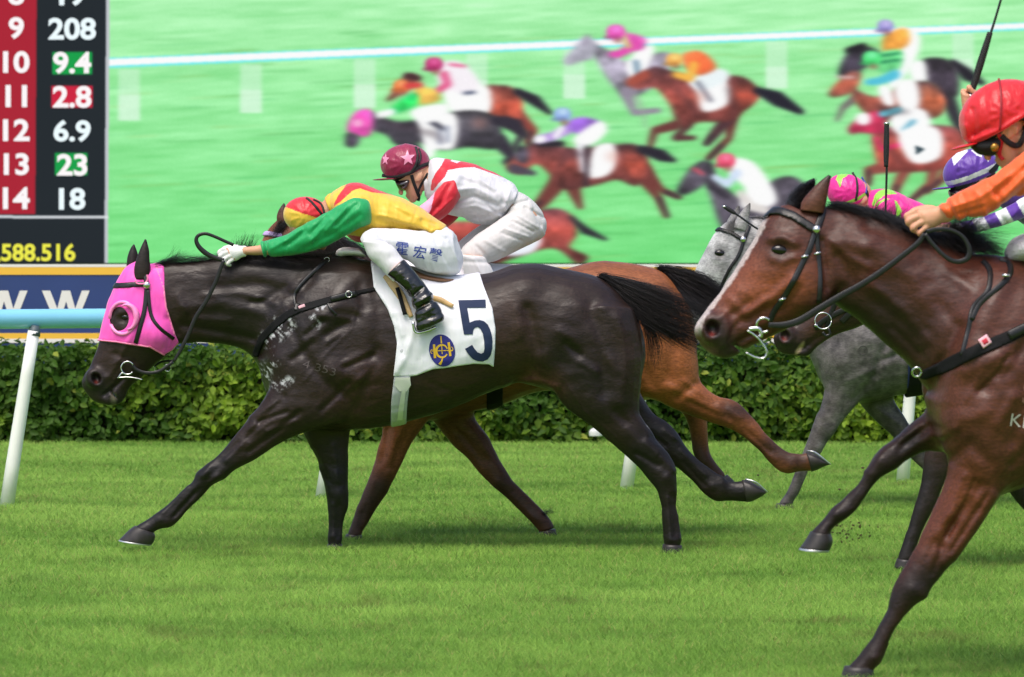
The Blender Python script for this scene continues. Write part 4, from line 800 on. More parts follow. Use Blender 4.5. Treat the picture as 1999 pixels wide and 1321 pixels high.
    h.strap([(258, 712), (268, 722), (288, 728), (312, 724), (338, 706)], [.008, .009, .008], M_LEATHER, 'rein_strap', bridle, dy=-.08); h.strap([(300, 715, .1), (316, 706, .06), (338, 704)], [.006], M_LEATHER, 'rein_strap', bridle, dy=-.04)
    h.strap([(339, 706), (352, 684), (368, 652), (382, 619), (403, 586), (420, 552), (430, 526), (437, 508)], [.007, .0105, .0105, .010, .009], M_LEATHER, 'rein', bridle, dy=-.15, flat=.22)
    h.strap([(437, 508), (420, 503), (402, 494), (388, 481), (383, 468), (388, 459), (402, 456), (420, 462), (440, 471), (456, 478)], [.010, .013, .009, .008, .008], M_LEATHER, 'rein', bridle, dy=-.14, flat=.35)
    # breast girth and straps
    bg = wr('breast_girth', f.line([(765, 555), (735, 563), (683, 574), (644, 585), (590, 601), (565, 613), (541, 631), (514, 659), (500, 690)], [.010, .010, .012, .017, .019, .019, .019, .019, .017]), .008, M_WEBBING)
    h.strip('strap', [(650, 583), (672, 577), (700, 571)], .034, M_LEATHER, bg, off=.012, th=.012); h.ring(681, 574, 6, .0025, 'buckle', bg, dy=h.surf(681, 574, .024)[1] - d); h.strip('strap', [(644, 590), (650, 600), (662, 613)], .012, M_LEATHER, bg, off=.012)
    h.strip('tag', [(588, 600), (600, 595)], .020, M_TAGPINK, bg, off=.012); h.strip('strap', [(583, 604), (586, 591)], .026, M_LEATHER, bg, off=.010)
    h.strip('strap', [(582, 598), (578, 580), (582, 566), (596, 548), (618, 527), (638, 508), (655, 494)], [.014, .014, .016, .024, .024], M_LEATHER, bg, off=.010, th=.006); h.ring(638, 507, 5, .0022, 'buckle', bg, dy=h.surf(638, 507, .014)[1] - d)
    pad = loftobj('wither_pad', loft([(654, 496, 658, 502, .03), (658, 488, 666, 503, .06), (668, 483, 680, 500, .08), (682, 482, 696, 500, .08), (700, 484, 716, 502, .08)], d, nr=20), M_FUZZW, o)
    # saddle cloth with number and emblem
    cp = [(724, 508), (760, 500), (935, 528), (944, 555), (952, 575), (962, 600), (968, 640), (967, 678), (964, 714), (955, 708), (925, 707), (895, 711), (870, 715), (848, 717), (832, 723), (815, 730), (800, 731), (771, 731), (776, 690), (778, 667), (772, 634), (760, 602), (744, 578), (732, 560), (729, 535)]
    f.F0 = f.F.copy()
    f.bumps([([(812, 640), (795, 690), (778, 722)], 5, .010, 1), ([(800, 600), (812, 635)], 6, .006, 1), ([(775, 640), (792, 690)], 4, -.006, 1), ([(820, 700), (850, 660)], 6, -.004, 1), ([(905, 700), (890, 640)], 9, .004, 1), ([(955, 712), (948, 670)], 5, .006, 1), ([(780, 610), (790, 650)], 4, .006, 1), ([(836, 718), (870, 700)], 5, .005, 1), ([(830, 570), (835, 690)], 5, -.003, 1), ([(745, 570), (770, 610)], 4, .005, 1), ([(860, 548), (880, 600)], 7, -.003, 1)])
    cl, cb = h.wrap('saddle_cloth', f.poly(cp), .011, M_CLOTH_W, smoothk=.003); f.F = f.F0
    Z = lambda L: [(760 + x / 5.08, 480 + y / 5.08) for x, y in L]
    decal('number', [Z([(690, 530), (957, 523), (962, 603), (778, 604), (803, 748), (850, 728), (900, 722), (945, 735), (982, 770), (1005, 820), (1020, 870), (1026, 930), (1024, 1000), (1010, 1065), (980, 1108), (930, 1130), (880, 1126), (835, 1105), (795, 1062), (757, 1005), (828, 965), (850, 1003), (880, 1038), (915, 1053), (940, 1040), (948, 1000), (945, 930), (930, 850), (905, 805), (880, 790), (855, 797), (838, 820), (832, 862), (748, 864)])], M_NAVY, cl, cb, d)
    em = decal('emblem', [[(865 + 25 * math.cos(a) + 2.5 * math.sin(a), 681 + 31 * math.sin(a)) for a in np.linspace(0, 6.28, 33)[:-1]]], M_ROYAL, cl, cb, d)
    def line(pts, w, n='emblem_motif'):
        p = np.array(pts, float); nrm = np.gradient(p, axis=0); nrm = np.stack([-nrm[:, 1], nrm[:, 0]], 1); nrm /= np.linalg.norm(nrm, axis=1)[:, None]; w = np.interp(np.linspace(0, 1, len(p)), np.linspace(0, 1, len(np.atleast_1d(w))), np.atleast_1d(w))[:, None] / 2
        return [tuple(x) for x in p + nrm * w] + [tuple(x) for x in (p - nrm * w)[::-1]]
    ring = [(865 + 11 * math.cos(a), 682 + 12 * math.sin(a)) for a in np.linspace(.5, 5.9, 26)]
    decal('emblem_motif', [line(ring, [2.5, 4.6, 2.5]), line(Z([(430, 1025), (640, 1018)]), 1.6), line(Z([(530, 965), (535, 1055)]), 1.6), line(Z([(455, 960), (465, 1095)]), [4.5, 2.4, 4.5]), line(Z([(598, 940), (615, 1075)]), [4.5, 2.4, 4.5]), line(Z([(522, 880), (528, 950)]), 2.6), line(Z([(540, 1090), (530, 1125), (510, 1158)]), [2, 3, 6]),
        line([Z([(440 + 18 * math.cos(a), 1030 + 20 * math.sin(a))])[0] for a in np.linspace(1.6, 4.8, 9)], 1.3), line([Z([(624 + 16 * math.cos(a), 1006 + 20 * math.sin(a))])[0] for a in np.linspace(-1.6, 1.6, 9)], 1.3)], M_GOLD, cl, cb, d, off=.0055, maxl=.008)
    gb = wr('girth', f.line([(792, 690), (788, 735), (782, 780), (778, 835)], [.036, .041, .040, .038]), .009, M_ELASTIC)
    tb = bvh_of(*f.mesh(f.F - .011))
    decal('girth_tab', [[(775, 733), (803, 733), (805, 748), (797, 760), (783, 760), (773, 748)]], M_TAB, gb, tb, d, off=.004); decal('girth_tab', [[(787, 758), (795, 758), (791, 790), (787, 818), (777, 818), (781, 790)]], M_TAB, gb, tb, d, off=.005)
    # saddle
    sd = loftobj('saddle', loft([(755, 505, 752, 530, .07), (790, 516, 792, 546, .15), (830, 532, 835, 552, .17), (870, 541, 872, 553, .16), (899, 541, 899, 548, .10)], d, nr=24), M_BROWN, o)
    def fl(n, pts, w, m, off, th=.006): return h.strip(n, pts, w, m, sd, cb, off=off, th=th)
    fl('saddle_flap', [(752, 538), (768, 553), (784, 574), (796, 596), (806, 616)], [.018, .042, .042, .03, .02], M_TAN, .012, .010); fl('saddle_flap', [(843, 578), (862, 584), (886, 596)], [.022, .028, .02], M_TAN, .014, .010)
    fl('stirrup_leather', [(778, 560), (786, 585), (794, 612)], .02, M_WEBBING, .026)
    h.strap([(806, 628), (812, 648), (832, 646), (852, 638)], .008, M_STEEL, 'stirrup_iron', sd, flat=1, dy=-.34)
    # clipped brand marks on the forearm
    M_BRAND = mat('clipped_hair', C(70, 60, 58), rough=.6)
    [text_decal('brand_mark', ch, x, y, 15, M_BRAND, o, h.bvh, d, bold=-.005, wscale=1.4, rot=.25, off=.0015) for ch, x, y in (('4', 603, 708), ('3', 626, 714), ('5', 640, 717), ('3', 655, 722))]
    return h
H1 = horse_one()
# ===== the bay horse behind the leader
def horse_two():
    d = 20.9
    trunk = loft([(655, 640, 655, 740, .06), (680, 560, 672, 790, .18), (740, 512, 740, 828, .25), (830, 506, 835, 822, .27), (900, 515, 915, 806, .285), (980, 520, 985, 788, .29), (1050, 526, 1050, 765, .285), (1106, 523, 1110, 765, .285),
                  (1165, 509, 1170, 775, .28), (1225, 513, 1230, 785, .27), (1285, 526, 1285, 775, .23), (1325, 562, 1322, 760, .17), (1350, 606, 1348, 740, .1), (1360, 660, 1360, 700, .04)], d, sq=2.15, nr=28)
    neck = loft([(565, 425, 590, 520, .075), (600, 430, 600, 570, .085), (660, 460, 630, 650, .11), (720, 500, 670, 740, .17)], d)
    head = loft([(546, 424, 605, 470, .06), (524, 446, 608, 510, .09), (506, 478, 600, 560, .1), (488, 520, 575, 590, .085), (468, 570, 535, 620, .065), (452, 612, 505, 645, .055), (455, 640, 490, 655, .04)], d)
    fa = loft([(700, 700, 850, 730, .1), (735, 780, 850, 790, .09), (746, 824, 834, 822, .07), (739, 870, 804, 866, .055), (726, 918, 781, 914, .047), (715, 944, 766, 942, .045), (707, 962, 754, 966, .044), (698, 988, 736, 990, .035), (688, 1016, 720, 1018, .032), (681, 1034, 709, 1036, .036), (677, 1046, 705, 1048, .038)], d, -.1)
    fb = loft([(800, 720, 920, 730, .1), (825, 790, 925, 795, .085), (850, 828, 930, 820, .068), (881, 866, 952, 850, .056), (912, 895, 974, 893, .048), (940, 928, 992, 924, .045), (962, 949, 1003, 940, .042), (986, 969, 1025, 961, .034), (1012, 995, 1046, 982, .032), (1033, 1016, 1064, 1000, .037), (1047, 1031, 1076, 1016, .035), (1052, 1040, 1083, 1030, .036)], d, .1)
    hr = loft([(1180, 600, 1345, 600, .11), (1200, 690, 1362, 690, .12), (1238, 758, 1366, 735, .105), (1290, 786, 1382, 760, .08), (1340, 808, 1404, 774, .062), (1392, 826, 1432, 781, .052), (1425, 838, 1456, 800, .046), (1452, 854, 1478, 824, .04), (1475, 873, 1494, 846, .034), (1502, 902, 1521, 870, .032), (1520, 919, 1541, 882, .037), (1538, 925, 1552, 884, .038), (1558, 921, 1562, 886, .031), (1574, 920, 1573, 884, .033), (1586, 920, 1580, 882, .036), (1594, 917, 1589, 884, .034)], d, -.13)
    hb = loft([(1200, 680, 1320, 690, .1), (1260, 750, 1350, 750, .085), (1305, 784, 1374, 785, .065), (1332, 806, 1380, 812, .05), (1343, 830, 1381, 836, .042), (1349, 860, 1383, 862, .034), (1353, 884, 1387, 886, .033), (1363, 906, 1398, 904, .036), (1380, 928, 1408, 916, .034), (1396, 944, 1418, 928, .036)], d, .13)
    far = loft([(690, 640, 820, 660, .1), (720, 730, 850, 750, .1)], d, .1)
    comps = [(trunk, 0), (neck, .09), (head, .05), (fa, .04), (fb, .04), (hr, .05), (hb, .04), (far, .05)]
    bumps = [([(1290, 600), (1310, 680), (1300, 740)], 11, -.008), ([(1320, 770), (1355, 748)], 7, -.01), ([(1300, 750), (1380, 790), (1420, 820)], 7, .006), ([(1230, 600)], 34, .012), ([(760, 830), (745, 900)], 6, -.006), ([(800, 830), (765, 910)], 7, -.007), ([(890, 840), (950, 900)], 6, -.006), ([(1420, 815), (1410, 790)], 5, -.006), ([(1500, 880), (1450, 835)], 4, -.005), ([(735, 860), (716, 930)], 3, .005), ([(775, 850), (760, 920)], 4, .006), ([(760, 835), (752, 890)], 4, -.006), ([(730, 940)], 8, .004), ([(700, 985), (690, 1030)], 2.4, .005), ([(715, 985), (704, 1030)], 2.4, -.005), ([(925, 840), (955, 890), (980, 925)], 4, .005), ([(905, 850), (945, 910)], 3, -.005), ([(970, 940)], 8, .005), ([(1000, 958), (1045, 1005)], 2.4, -.005), ([(1400, 790), (1440, 812)], 5, .006), ([(1340, 780), (1410, 812)], 3, -.006), ([(1460, 850), (1510, 895)], 2.4, .004), ([(1280, 560), (1300, 640)], 16, .006), ([(1240, 700), (1290, 770)], 8, -.005), ([(1545, 905)], 7, .005), ([(1330, 740), (1380, 775)], 4, .005)]
    BAY = C(132, 78, 46); PT = C(32, 24, 23)
    spots = [([(1110, 520), (1200, 505), (1270, 515)], 16, C(110, 62, 42), .5), ([(1330, 700), (1300, 780)], 50, C(150, 88, 48), .6), ([(1425, 800), (1475, 800)], 26, PT, .85), ([(1500, 870), (1560, 900)], 30, C(42, 30, 26), .9), ([(1450, 850), (1490, 885)], 14, C(92, 54, 38), .5), ([(1350, 880), (1400, 920)], 40, PT, .9), ([(1345, 820)], 26, C(70, 40, 30), .7),
             ([(740, 950), (680, 1050)], 46, PT, .95), ([(745, 850), (790, 880)], 50, C(104, 58, 38), .5), ([(880, 820), (960, 900)], 60, C(72, 46, 36), .8), ([(985, 945), (1075, 1030)], 40, PT, .9), ([(900, 800), (1060, 765)], 40, C(96, 56, 40), .7), ([(540, 430), (560, 470)], 18, C(70, 42, 32), .4), ([(590, 490), (640, 500), (720, 510)], 34, C(30, 23, 21), .95)]
    h = Horse(d, comps, BAY, spots, 'bright bay horse half hidden behind the dark number 5 horse', .008, bumps); o = h.o
    h.hoof([(676, 1042, 706, 1044, .044), (670, 1054, 709, 1056, .052)], -.1, shoe=False); h.hoof([(1052, 1038, 1084, 1032, .044), (1051, 1048, 1088, 1044, .052)], .1, shoe=False)
    h.hoof([(1573, 881, 1584, 921, .040), (1588, 883, 1596, 917, .045), (1604, 893, 1608, 911, .038), (1617, 902, 1619, 907, .02)], -.13, shoe=False); loftobj('shoe', tube(path3([(1576, 880, -.03), (1590, 883, -.045), (1617, 903, -.02), (1619, 905, .02), (1592, 883, .045), (1576, 880, .03)], d, -.13), [.004], nr=6), M_SHOE, o)
    h.hoof([(1393, 944, 1420, 926, .044), (1412, 962, 1438, 944, .05), (1436, 970, 1450, 962, .03)], .13, shoe=False)
    h.ear([(542, 436, 566, 436, .022), (540, 424, 566, 428, .024), (543, 412, 562, 416, .018), (549, 402, 558, 406, .01), (554, 396, 556, 398, .004)], -.05, col=C(84, 52, 40), tipcol=C(34, 26, 24)); h.ear([(556, 440, 578, 440, .02), (556, 424, 578, 428, .02), (562, 408, 570, 412, .008)], .06, col=C(60, 40, 34))
    hair('forelock', [[(560, 418, -.03), (545, 436, -.06), (520, 462, -.085)], [(566, 424, -.05), (550, 448, -.08), (530, 474, -.095)]], 240, M_HAIR_BLACK, o, d, spread=.007, grow=.01, seed=11)
    hair('mane', [[(570, 428, 0), (600, 430, 0), (630, 448, 0)], [(610, 436, 0), (650, 454, 0), (690, 486, 0)]], 240, M_HAIR_BLACK, o, d, spread=.01, grow=.01, seed=12)
    hair('mane', [[(600, 452, -.10), (622, 470, -.14), (640, 492, -.17)], [(630, 456, -.12), (656, 474, -.17), (676, 496, -.2)], [(660, 466, -.14), (690, 482, -.19), (712, 500, -.22)], [(690, 484, -.14), (712, 492, -.2), (735, 505, -.24)]], 700, M_HAIR_BLACK, o, d, r0=.0022, spread=.012, grow=.012, seed=15)
    br = h.wrap('bridle', h.f.line([(500, 456), (520, 455), (548, 459)], .013), .011, M_LILAC)[0]
    h.wrap('girth', h.f.line([(966, 735), (966, 800)], .042), .010, M_WEBBING)
    h.wrap('saddle_cloth', h.f.poly([(770, 500), (1010, 515), (1020, 690), (790, 700)]), .014, M_CLOTH_W)
    hair('tail', [[(1284, 524, 0), (1330, 527, 0), (1380, 544, 0), (1450, 590, 0)], [(1292, 530, 0), (1345, 545, -.02), (1400, 575, -.02), (1470, 640, 0)], [(1305, 541, -.02), (1345, 572, -.04), (1390, 606, -.04), (1450, 660, 0)], [(1315, 552, -.02), (1350, 590, -.05), (1390, 625, -.05), (1440, 680, 0)]], 1700, M_HAIR_BLACK, o, d, r0=.002, spread=.010, grow=.018, ns=10, lens=(.6, 1), seed=13)
    hair('fetlock_tuft', [[(1058, 998, .08), (1068, 994, .08), (1080, 990, .08)], [(1062, 1004, .08), (1074, 1002, .08), (1084, 1000, .08)]], 60, M_HAIR_BLACK, o, d, spread=.006, grow=.008, ns=5, seed=14)
    return h
H2 = horse_two()

# ===== the grey horse nearest the rail
def horse_grey():
    d = 23.37
    trunk = loft([(1592, 660, 1602, 735, .07), (1605, 610, 1620, 765, .15), (1640, 575, 1650, 782, .22), (1690, 548, 1695, 785, .255), (1750, 538, 1750, 772, .27), (1830, 548, 1830, 760, .28), (1910, 548, 1910, 748, .28), (1990, 536, 1990, 735, .28), (2060, 525, 2060, 742, .27), (2130, 545, 2130, 735, .23), (2185, 590, 2182, 710, .15), (2210, 630, 2208, 680, .06)], d, nr=28, sq=2.15)
    neck = loft([(1448, 425, 1470, 580, .08), (1500, 425, 1520, 610, .09), (1560, 445, 1560, 660, .11), (1630, 490, 1600, 720, .16), (1680, 530, 1630, 760, .2)], d)
    head = loft([(1424, 428, 1490, 480, .06), (1402, 446, 1490, 520, .09), (1385, 470, 1480, 550, .102), (1369, 500, 1460, 580, .098), (1355, 530, 1435, 605, .08), (1342, 562, 1408, 622, .065), (1334, 595, 1385, 640, .055), (1332, 620, 1372, 650, .045), (1340, 640, 1362, 652, .03)], d)
    fa = loft([(1600, 660, 1690, 690, .1), (1601, 720, 1690, 745, .09), (1607, 758, 1676, 784, .072), (1596, 802, 1653, 812, .056), (1584, 836, 1630, 842, .048), (1573, 866, 1609, 874, .045), (1566, 884, 1600, 890, .042), (1557, 908, 1583, 908, .033), (1546, 936, 1570, 938, .031), (1534, 962, 1560, 962, .035), (1524, 976, 1550, 978, .034), (1517, 986, 1548, 988, .04)], d, -.1)
    fb = loft([(1660, 700, 1745, 710, .1), (1666, 760, 1744, 765, .08), (1682, 792, 1746, 782, .062), (1706, 818, 1760, 804, .053), (1740, 850, 1781, 836, .046), (1762, 878, 1800, 866, .042), (1784, 900, 1812, 888, .033), (1808, 922, 1832, 908, .032), (1832, 938, 1852, 920, .034), (1856, 950, 1872, 934, .03)], d, .1)
    h1 = loft([(2090, 620, 2205, 620, .1), (2110, 720, 2205, 720, .1), (2150, 790, 2205, 780, .06), (2190, 850, 2226, 840, .045), (2200, 910, 2226, 905, .033), (2206, 960, 2232, 960, .035), (2204, 985, 2234, 985, .04)], d, -.12)
    h2 = loft([(2080, 620, 2195, 620, .1), (2100, 720, 2195, 720, .1), (2170, 770, 2215, 750, .055), (2230, 820, 2256, 795, .04), (2276, 862, 2296, 845, .032), (2310, 880, 2322, 855, .035)], d, .12)
    far = loft([(1620, 620, 1720, 650, .1), (1650, 720, 1740, 740, .1)], d, .1)
    comps = [(trunk, 0), (neck, .09), (head, .05), (fa, .04), (fb, .04), (h1, .05), (h2, .05), (far, .05)]
    bumps = [([(1718, 700), (1745, 688), (1766, 700)], 4, -.012), ([(1700, 730), (1712, 690), (1725, 665)], 6, -.012), ([(1660, 780), (1690, 745)], 6, -.01), ([(1640, 700)], 26, .016), ([(1680, 660)], 24, .012), ([(1615, 740), (1600, 800)], 5, -.006), ([(1650, 770), (1630, 820)], 6, -.007), ([(1400, 560), (1420, 600)], 8, -.006), ([(1395, 505), (1410, 510)], 5, .006), ([(1406, 493)], 6, -.006), ([(1612, 770), (1600, 830)], 3, .005), ([(1640, 790), (1620, 850)], 3, .005), ([(1560, 910), (1540, 960)], 2.2, .004), ([(1570, 912), (1552, 960)], 2, -.005), ([(1592, 872)], 7, .005), ([(1700, 790), (1760, 830)], 3, .005), ([(1620, 660), (1660, 700)], 12, -.006), ([(1650, 740), (1700, 720)], 6, .006)]
    GR = C(106, 101, 100); LT = C(214, 214, 214); DK = C(60, 55, 54)
    spots = [([(1400, 450), (1360, 560)], 60, LT, .9), ([(1440, 430), (1480, 440)], 40, C(176, 174, 174), .8), ([(1406, 495)], 15, C(34, 31, 31), .95), ([(1380, 570), (1360, 610)], 22, C(120, 116, 116), .6), ([(1424, 440), (1450, 436)], 9, C(70, 66, 66), .7), ([(1390, 520), (1410, 525)], 12, C(120, 118, 118), .5), ([(1345, 620)], 24, C(90, 86, 88), .7), ([(1600, 800), (1560, 900)], 30, C(84, 78, 76), .6), ([(1545, 940), (1525, 980)], 26, DK, .6), ([(1700, 800), (1800, 900)], 40, C(74, 66, 64), .8), ([(1690, 560), (1760, 560)], 60, C(120, 116, 116), .5), ([(1740, 740)], 40, C(84, 78, 76), .5), ([(1605, 870)], 12, C(140, 136, 136), .5)]
    def colfn(c, px, py, v):
        n = vnoise(px + 300, py + 90, 9.0, 41) * .5 + vnoise(px + 300, py, 22, 42) * .3 + vnoise(px, py, 4, 43) * .2
        n = np.where(px < 1500, .54 + (n - .5) * .7, n); return c * np.clip(0.22 + 1.5 * n, .3, 1.7)[:, None]
    h = Horse(d, comps, GR, spots, 'dappled grey horse with pale face, furthest back near the rail', .009, bumps, colfn=colfn, gain=.7); o = h.o
    h.hoof([(1516, 982, 1548, 986, .044), (1511, 993, 1550, 996, .05)], -.1, shoe=False); h.hoof([(1854, 952, 1874, 934, .044), (1872, 962, 1890, 946, .05), (1888, 962, 1896, 956, .03)], .1, shoe=False); h.hoof([(2203, 983, 2235, 983, .046), (2198, 992, 2238, 992, .056)], -.12); h.hoof([(2308, 882, 2322, 853, .044), (2340, 880, 2348, 864, .04)], .12, shoe=False)
    h.ear([(1432, 444, 1458, 452, .024), (1436, 430, 1460, 440, .024), (1446, 414, 1463, 420, .016), (1455, 403, 1465, 406, .008), (1463, 396, 1465, 397, .003)], -.06, col=C(150, 148, 148), tipcol=C(60, 56, 56)); h.ear([(1416, 446, 1440, 448, .022), (1420, 430, 1442, 434, .022), (1430, 414, 1445, 418, .014), (1440, 401, 1444, 402, .004)], .06, col=C(140, 138, 138), tipcol=C(60, 56, 56))
    h.eye(1406, 494, .026)
    hair('forelock', [[(1446, 420, 0), (1428, 432, -.04), (1412, 452, -.07)], [(1450, 430, 0), (1436, 442, -.06), (1422, 462, -.08)]], 200, M_HAIR_GREY, o, d, spread=.008, grow=.012, ns=6, seed=23)
    hair('mane', [[(1450, 430, 0), (1480, 424, 0), (1500, 432, -.03)], [(1480, 428, 0), (1510, 426, 0), (1540, 446, -.04)], [(1530, 438, 0), (1570, 446, 0), (1610, 480, -.05)], [(1590, 462, 0), (1640, 490, 0), (1680, 530, -.05)]], 600, M_HAIR_GREY, o, d, spread=.01, grow=.015, seed=21)
    hair('tail', [[(2150, 560, 0), (2220, 580, 0), (2300, 620, 0)], [(2170, 580, 0), (2230, 620, 0), (2290, 680, 0)]], 500, M_HAIR_GREY, o, d, r0=.003, spread=.02, grow=.02, seed=22)
    br = h.wrap('bridle', h.f.line([(1396, 448), (1404, 447), (1428, 455), (1448, 468)], .012), .011, M_LEATHER)[0]
    h.strip('strap', [(1450, 470), (1440, 498), (1424, 522), (1412, 546), (1404, 566)], .02, M_LEATHER, br, off=.007); h.strip('strap', [(1462, 440), (1456, 455), (1450, 470)], .022, M_LEATHER, br, off=.007)
    pr = h.surf(1449, 467, .014); loftobj('rosette', tube(np.array([pr, pr - (0, .006, 0), pr - (0, .01, 0)]), [.018, .016, .005], nr=16, flatdir=(1, 0, 0)), M_STEEL, br)
    h.wrap('saddle_cloth', h.f.poly([(1762, 545), (1960, 545), (1965, 700), (1870, 715), (1800, 757), (1766, 757)]), .016, mat('navy_cloth', C(28, 44, 96), rough=.7)); h.wrap('girth', h.f.line([(1785, 700), (1783, 790)], .05), .022, M_WEBBING)
    dc = lambda pts: decal('brand_mark', pts, mat('grey_brand', C(70, 66, 66), rough=.7), o, h.bvh, d, off=.002)
    a = np.linspace(0, 6.28, 25)[:-1]; p = [(1677 + 9 * math.cos(t), 682 + 9.5 * math.sin(t)) for t in a]; p2 = [(1677 + 7.6 * math.cos(t), 682 + 8.1 * math.sin(t)) for t in a]
    dc([p[:13] + p2[:13][::-1]]); dc([p[12:] + [p[0]] + [p2[0]] + p2[12:][::-1]])
    return h
HG = horse_grey()

# ===== the dark bay carrying the purple rider
def horse_purple():
    d = 18.9
    trunk = loft([(1806, 690, 1800, 765, .07), (1822, 640, 1815, 800, .15), (1860, 575, 1850, 838, .22), (1910, 520, 1910, 850, .25), (1990, 515, 1990, 845, .27), (2090, 530, 2090, 825, .285), (2190, 528, 2190, 795, .285), (2280, 515, 2280, 775, .28), (2360, 530, 2360, 790, .26), (2420, 580, 2418, 770, .18), (2452, 640, 2450, 730, .08)], d, nr=28, sq=2.15)
    neck = loft([(1700, 428, 1745, 570, .08), (1750, 432, 1770, 620, .095), (1810, 452, 1800, 690, .12), (1880, 490, 1840, 770, .17), (1930, 515, 1870, 810, .2)], d)
    head = loft([(1690, 430, 1775, 500, .06), (1662, 462, 1770, 550, .09), (1635, 500, 1745, 590, .102), (1608, 545, 1705, 622, .095), (1580, 585, 1672, 640, .078), (1552, 618, 1630, 655, .064), (1526, 642, 1602, 672, .057), (1510, 656, 1590, 684, .054), (1515, 678, 1582, 693, .044), (1528, 690, 1572, 697, .028)], d)
    fa = loft([(1830, 740, 1930, 760, .1), (1826, 800, 1910, 810, .085), (1815, 845, 1886, 850, .068), (1804, 888, 1862, 888, .054), (1799, 930, 1848, 932, .047), (1793, 960, 1836, 960, .045), (1786, 984, 1828, 984, .043), (1776, 1018, 1808, 1020, .034), (1766, 1050, 1795, 1052, .032), (1757, 1076, 1786, 1078, .036), (1751, 1094, 1782, 1096, .04)], d, -.1)
    fb = loft([(1850, 740, 1950, 760, .1), (1880, 830, 1970, 840, .085), (1920, 890, 1990, 880, .062), (1955, 940, 2010, 925, .05), (1990, 985, 2040, 965, .045), (2025, 1020, 2062, 1000, .036), (2060, 1052, 2090, 1032, .034), (2078, 1070, 2104, 1052, .038)], d, .1)
    h1 = loft([(2300, 620, 2445, 640, .12), (2330, 750, 2440, 760, .11), (2370, 850, 2440, 840, .065), (2410, 930, 2455, 915, .048), (2425, 1000, 2455, 1000, .035), (2428, 1060, 2462, 1062, .037), (2426, 1094, 2464, 1096, .042)], d, -.13)
    h2 = loft([(2290, 620, 2430, 640, .12), (2330, 740, 2430, 740, .1), (2410, 810, 2465, 780, .055), (2480, 870, 2512, 845, .04), (2530, 930, 2560, 905, .034), (2570, 955, 2590, 925, .038)], d, .13)
    comps = [(trunk, 0), (neck, .09), (head, .05), (fa, .04), (fb, .04), (h1, .05), (h2, .05), (ell(1535, 655, d - .05, .04, .03, .046), .03)]
    bumps = [([(1560, 680), (1600, 655), (1640, 640)], 4, -.008), ([(1555, 684), (1580, 672)], 3, -.008)]
    cuts = [(ell(1533, 655, d - .096, .026, .056, .032, R(20)), .008), (ell(1566, 680, d, .004, .08, .026, R(60)), .004)]
    DK = C(62, 42, 36)
    spots = [([(1520, 670), (1580, 690)], 24, C(40, 32, 32), .8), ([(1533, 655)], 13, C(24, 18, 18), .95), ([(1531, 661)], 5, C(140, 56, 48), .7), ([(1590, 640), (1620, 600)], 24, C(88, 56, 44), .6), ([(1800, 930), (1760, 1090)], 50, C(28, 24, 25), .9), ([(1960, 930), (2080, 1060)], 50, C(22, 18, 18), .9), ([(1810, 770)], 24, C(92, 50, 36), .6)]
    def colfn(c, px, py, v):
        w = (np.clip(1 - np.hypot((px - 1561 - (py - 680) * -.6) / 7, (py - 680) / 16), 0, 1) * 1.2).clip(0, .8)[:, None]; return c * (1 - w) + C(196, 170, 130) * w
    h = Horse(d, comps, DK, spots, 'dark bay horse whose muzzle shows under the nearest horse', .008, bumps, cuts, colfn=colfn, gain=.75); o = h.o
    h.hoof([(1751, 1090, 1784, 1093, .046), (1744, 1109, 1787, 1111, .052)], -.1, shoe=False); h.hoof([(2076, 1072, 2106, 1050, .046), (2092, 1086, 2120, 1066, .054)], .1, shoe=False); h.hoof([(2425, 1092, 2465, 1094, .046), (2420, 1106, 2468, 1107, .056)], -.13); h.hoof([(2568, 957, 2592, 922, .046), (2610, 945, 2620, 930, .04)], .13, shoe=False)
    h.ear([(1690, 450, 1716, 456, .02), (1698, 436, 1716, 440, .02), (1704, 428, 1712, 430, .006)], -.06); h.ear([(1700, 452, 1724, 456, .02), (1706, 436, 1722, 440, .02), (1712, 428, 1718, 430, .006)], .06); h.eye(1658, 528, .021)
    hair('mane', [[(1700, 430, 0), (1706, 412, 0), (1716, 394, 0)], [(1712, 430, 0), (1722, 410, 0), (1734, 392, 0)], [(1730, 434, 0), (1740, 416, 0), (1752, 398, 0)], [(1760, 440, 0), (1776, 424, 0), (1796, 404, 0)], [(1790, 448, 0), (1810, 430, 0), (1830, 408, 0)]], 420, M_HAIR_BLACK, o, d, spread=.012, grow=.014, ns=6, lens=(.4, 1), seed=31)
    hair('mane', [[(1800, 450, 0), (1850, 452, 0), (1890, 450, -.02)], [(1830, 462, 0), (1885, 458, 0), (1935, 470, -.03)], [(1860, 476, 0), (1910, 472, 0), (1960, 494, -.05)], [(1890, 492, 0), (1940, 490, 0), (1990, 510, -.05)]], 800, M_HAIR_BLACK, o, d, spread=.012, grow=.018, seed=32)
    hair('tail', [[(2400, 560, 0), (2480, 570, 0), (2560, 620, 0)], [(2410, 575, 0), (2480, 610, 0), (2560, 670, 0)]], 400, M_HAIR_BLACK, o, d, r0=.003, spread=.02, grow=.02, seed=33)
    br = h.strip('bridle', [(1588, 640), (1610, 622), (1640, 606), (1668, 596)], .026, M_LEATHER); h.strip('strap', [(1612, 640), (1620, 610), (1632, 580)], .022, M_LEATHER, br); h.strip('strap', [(1640, 628), (1655, 612), (1672, 606)], .03, M_LEATHER, br)
    y = h.surf(1608, 626, .03)[1] - d; h.ring(1607, 626, 16, .0034, 'bit_ring', br, dy=y); h.strap([(1590, 634), (1596, 636)], .007, M_STEEL, 'bit_bar', br, flat=1, dy=y); h.strap([(1606, 648), (1612, 655), (1620, 652), (1617, 640)], .007, M_LEATHER, 'strap', br, dy=y, flat=.5)
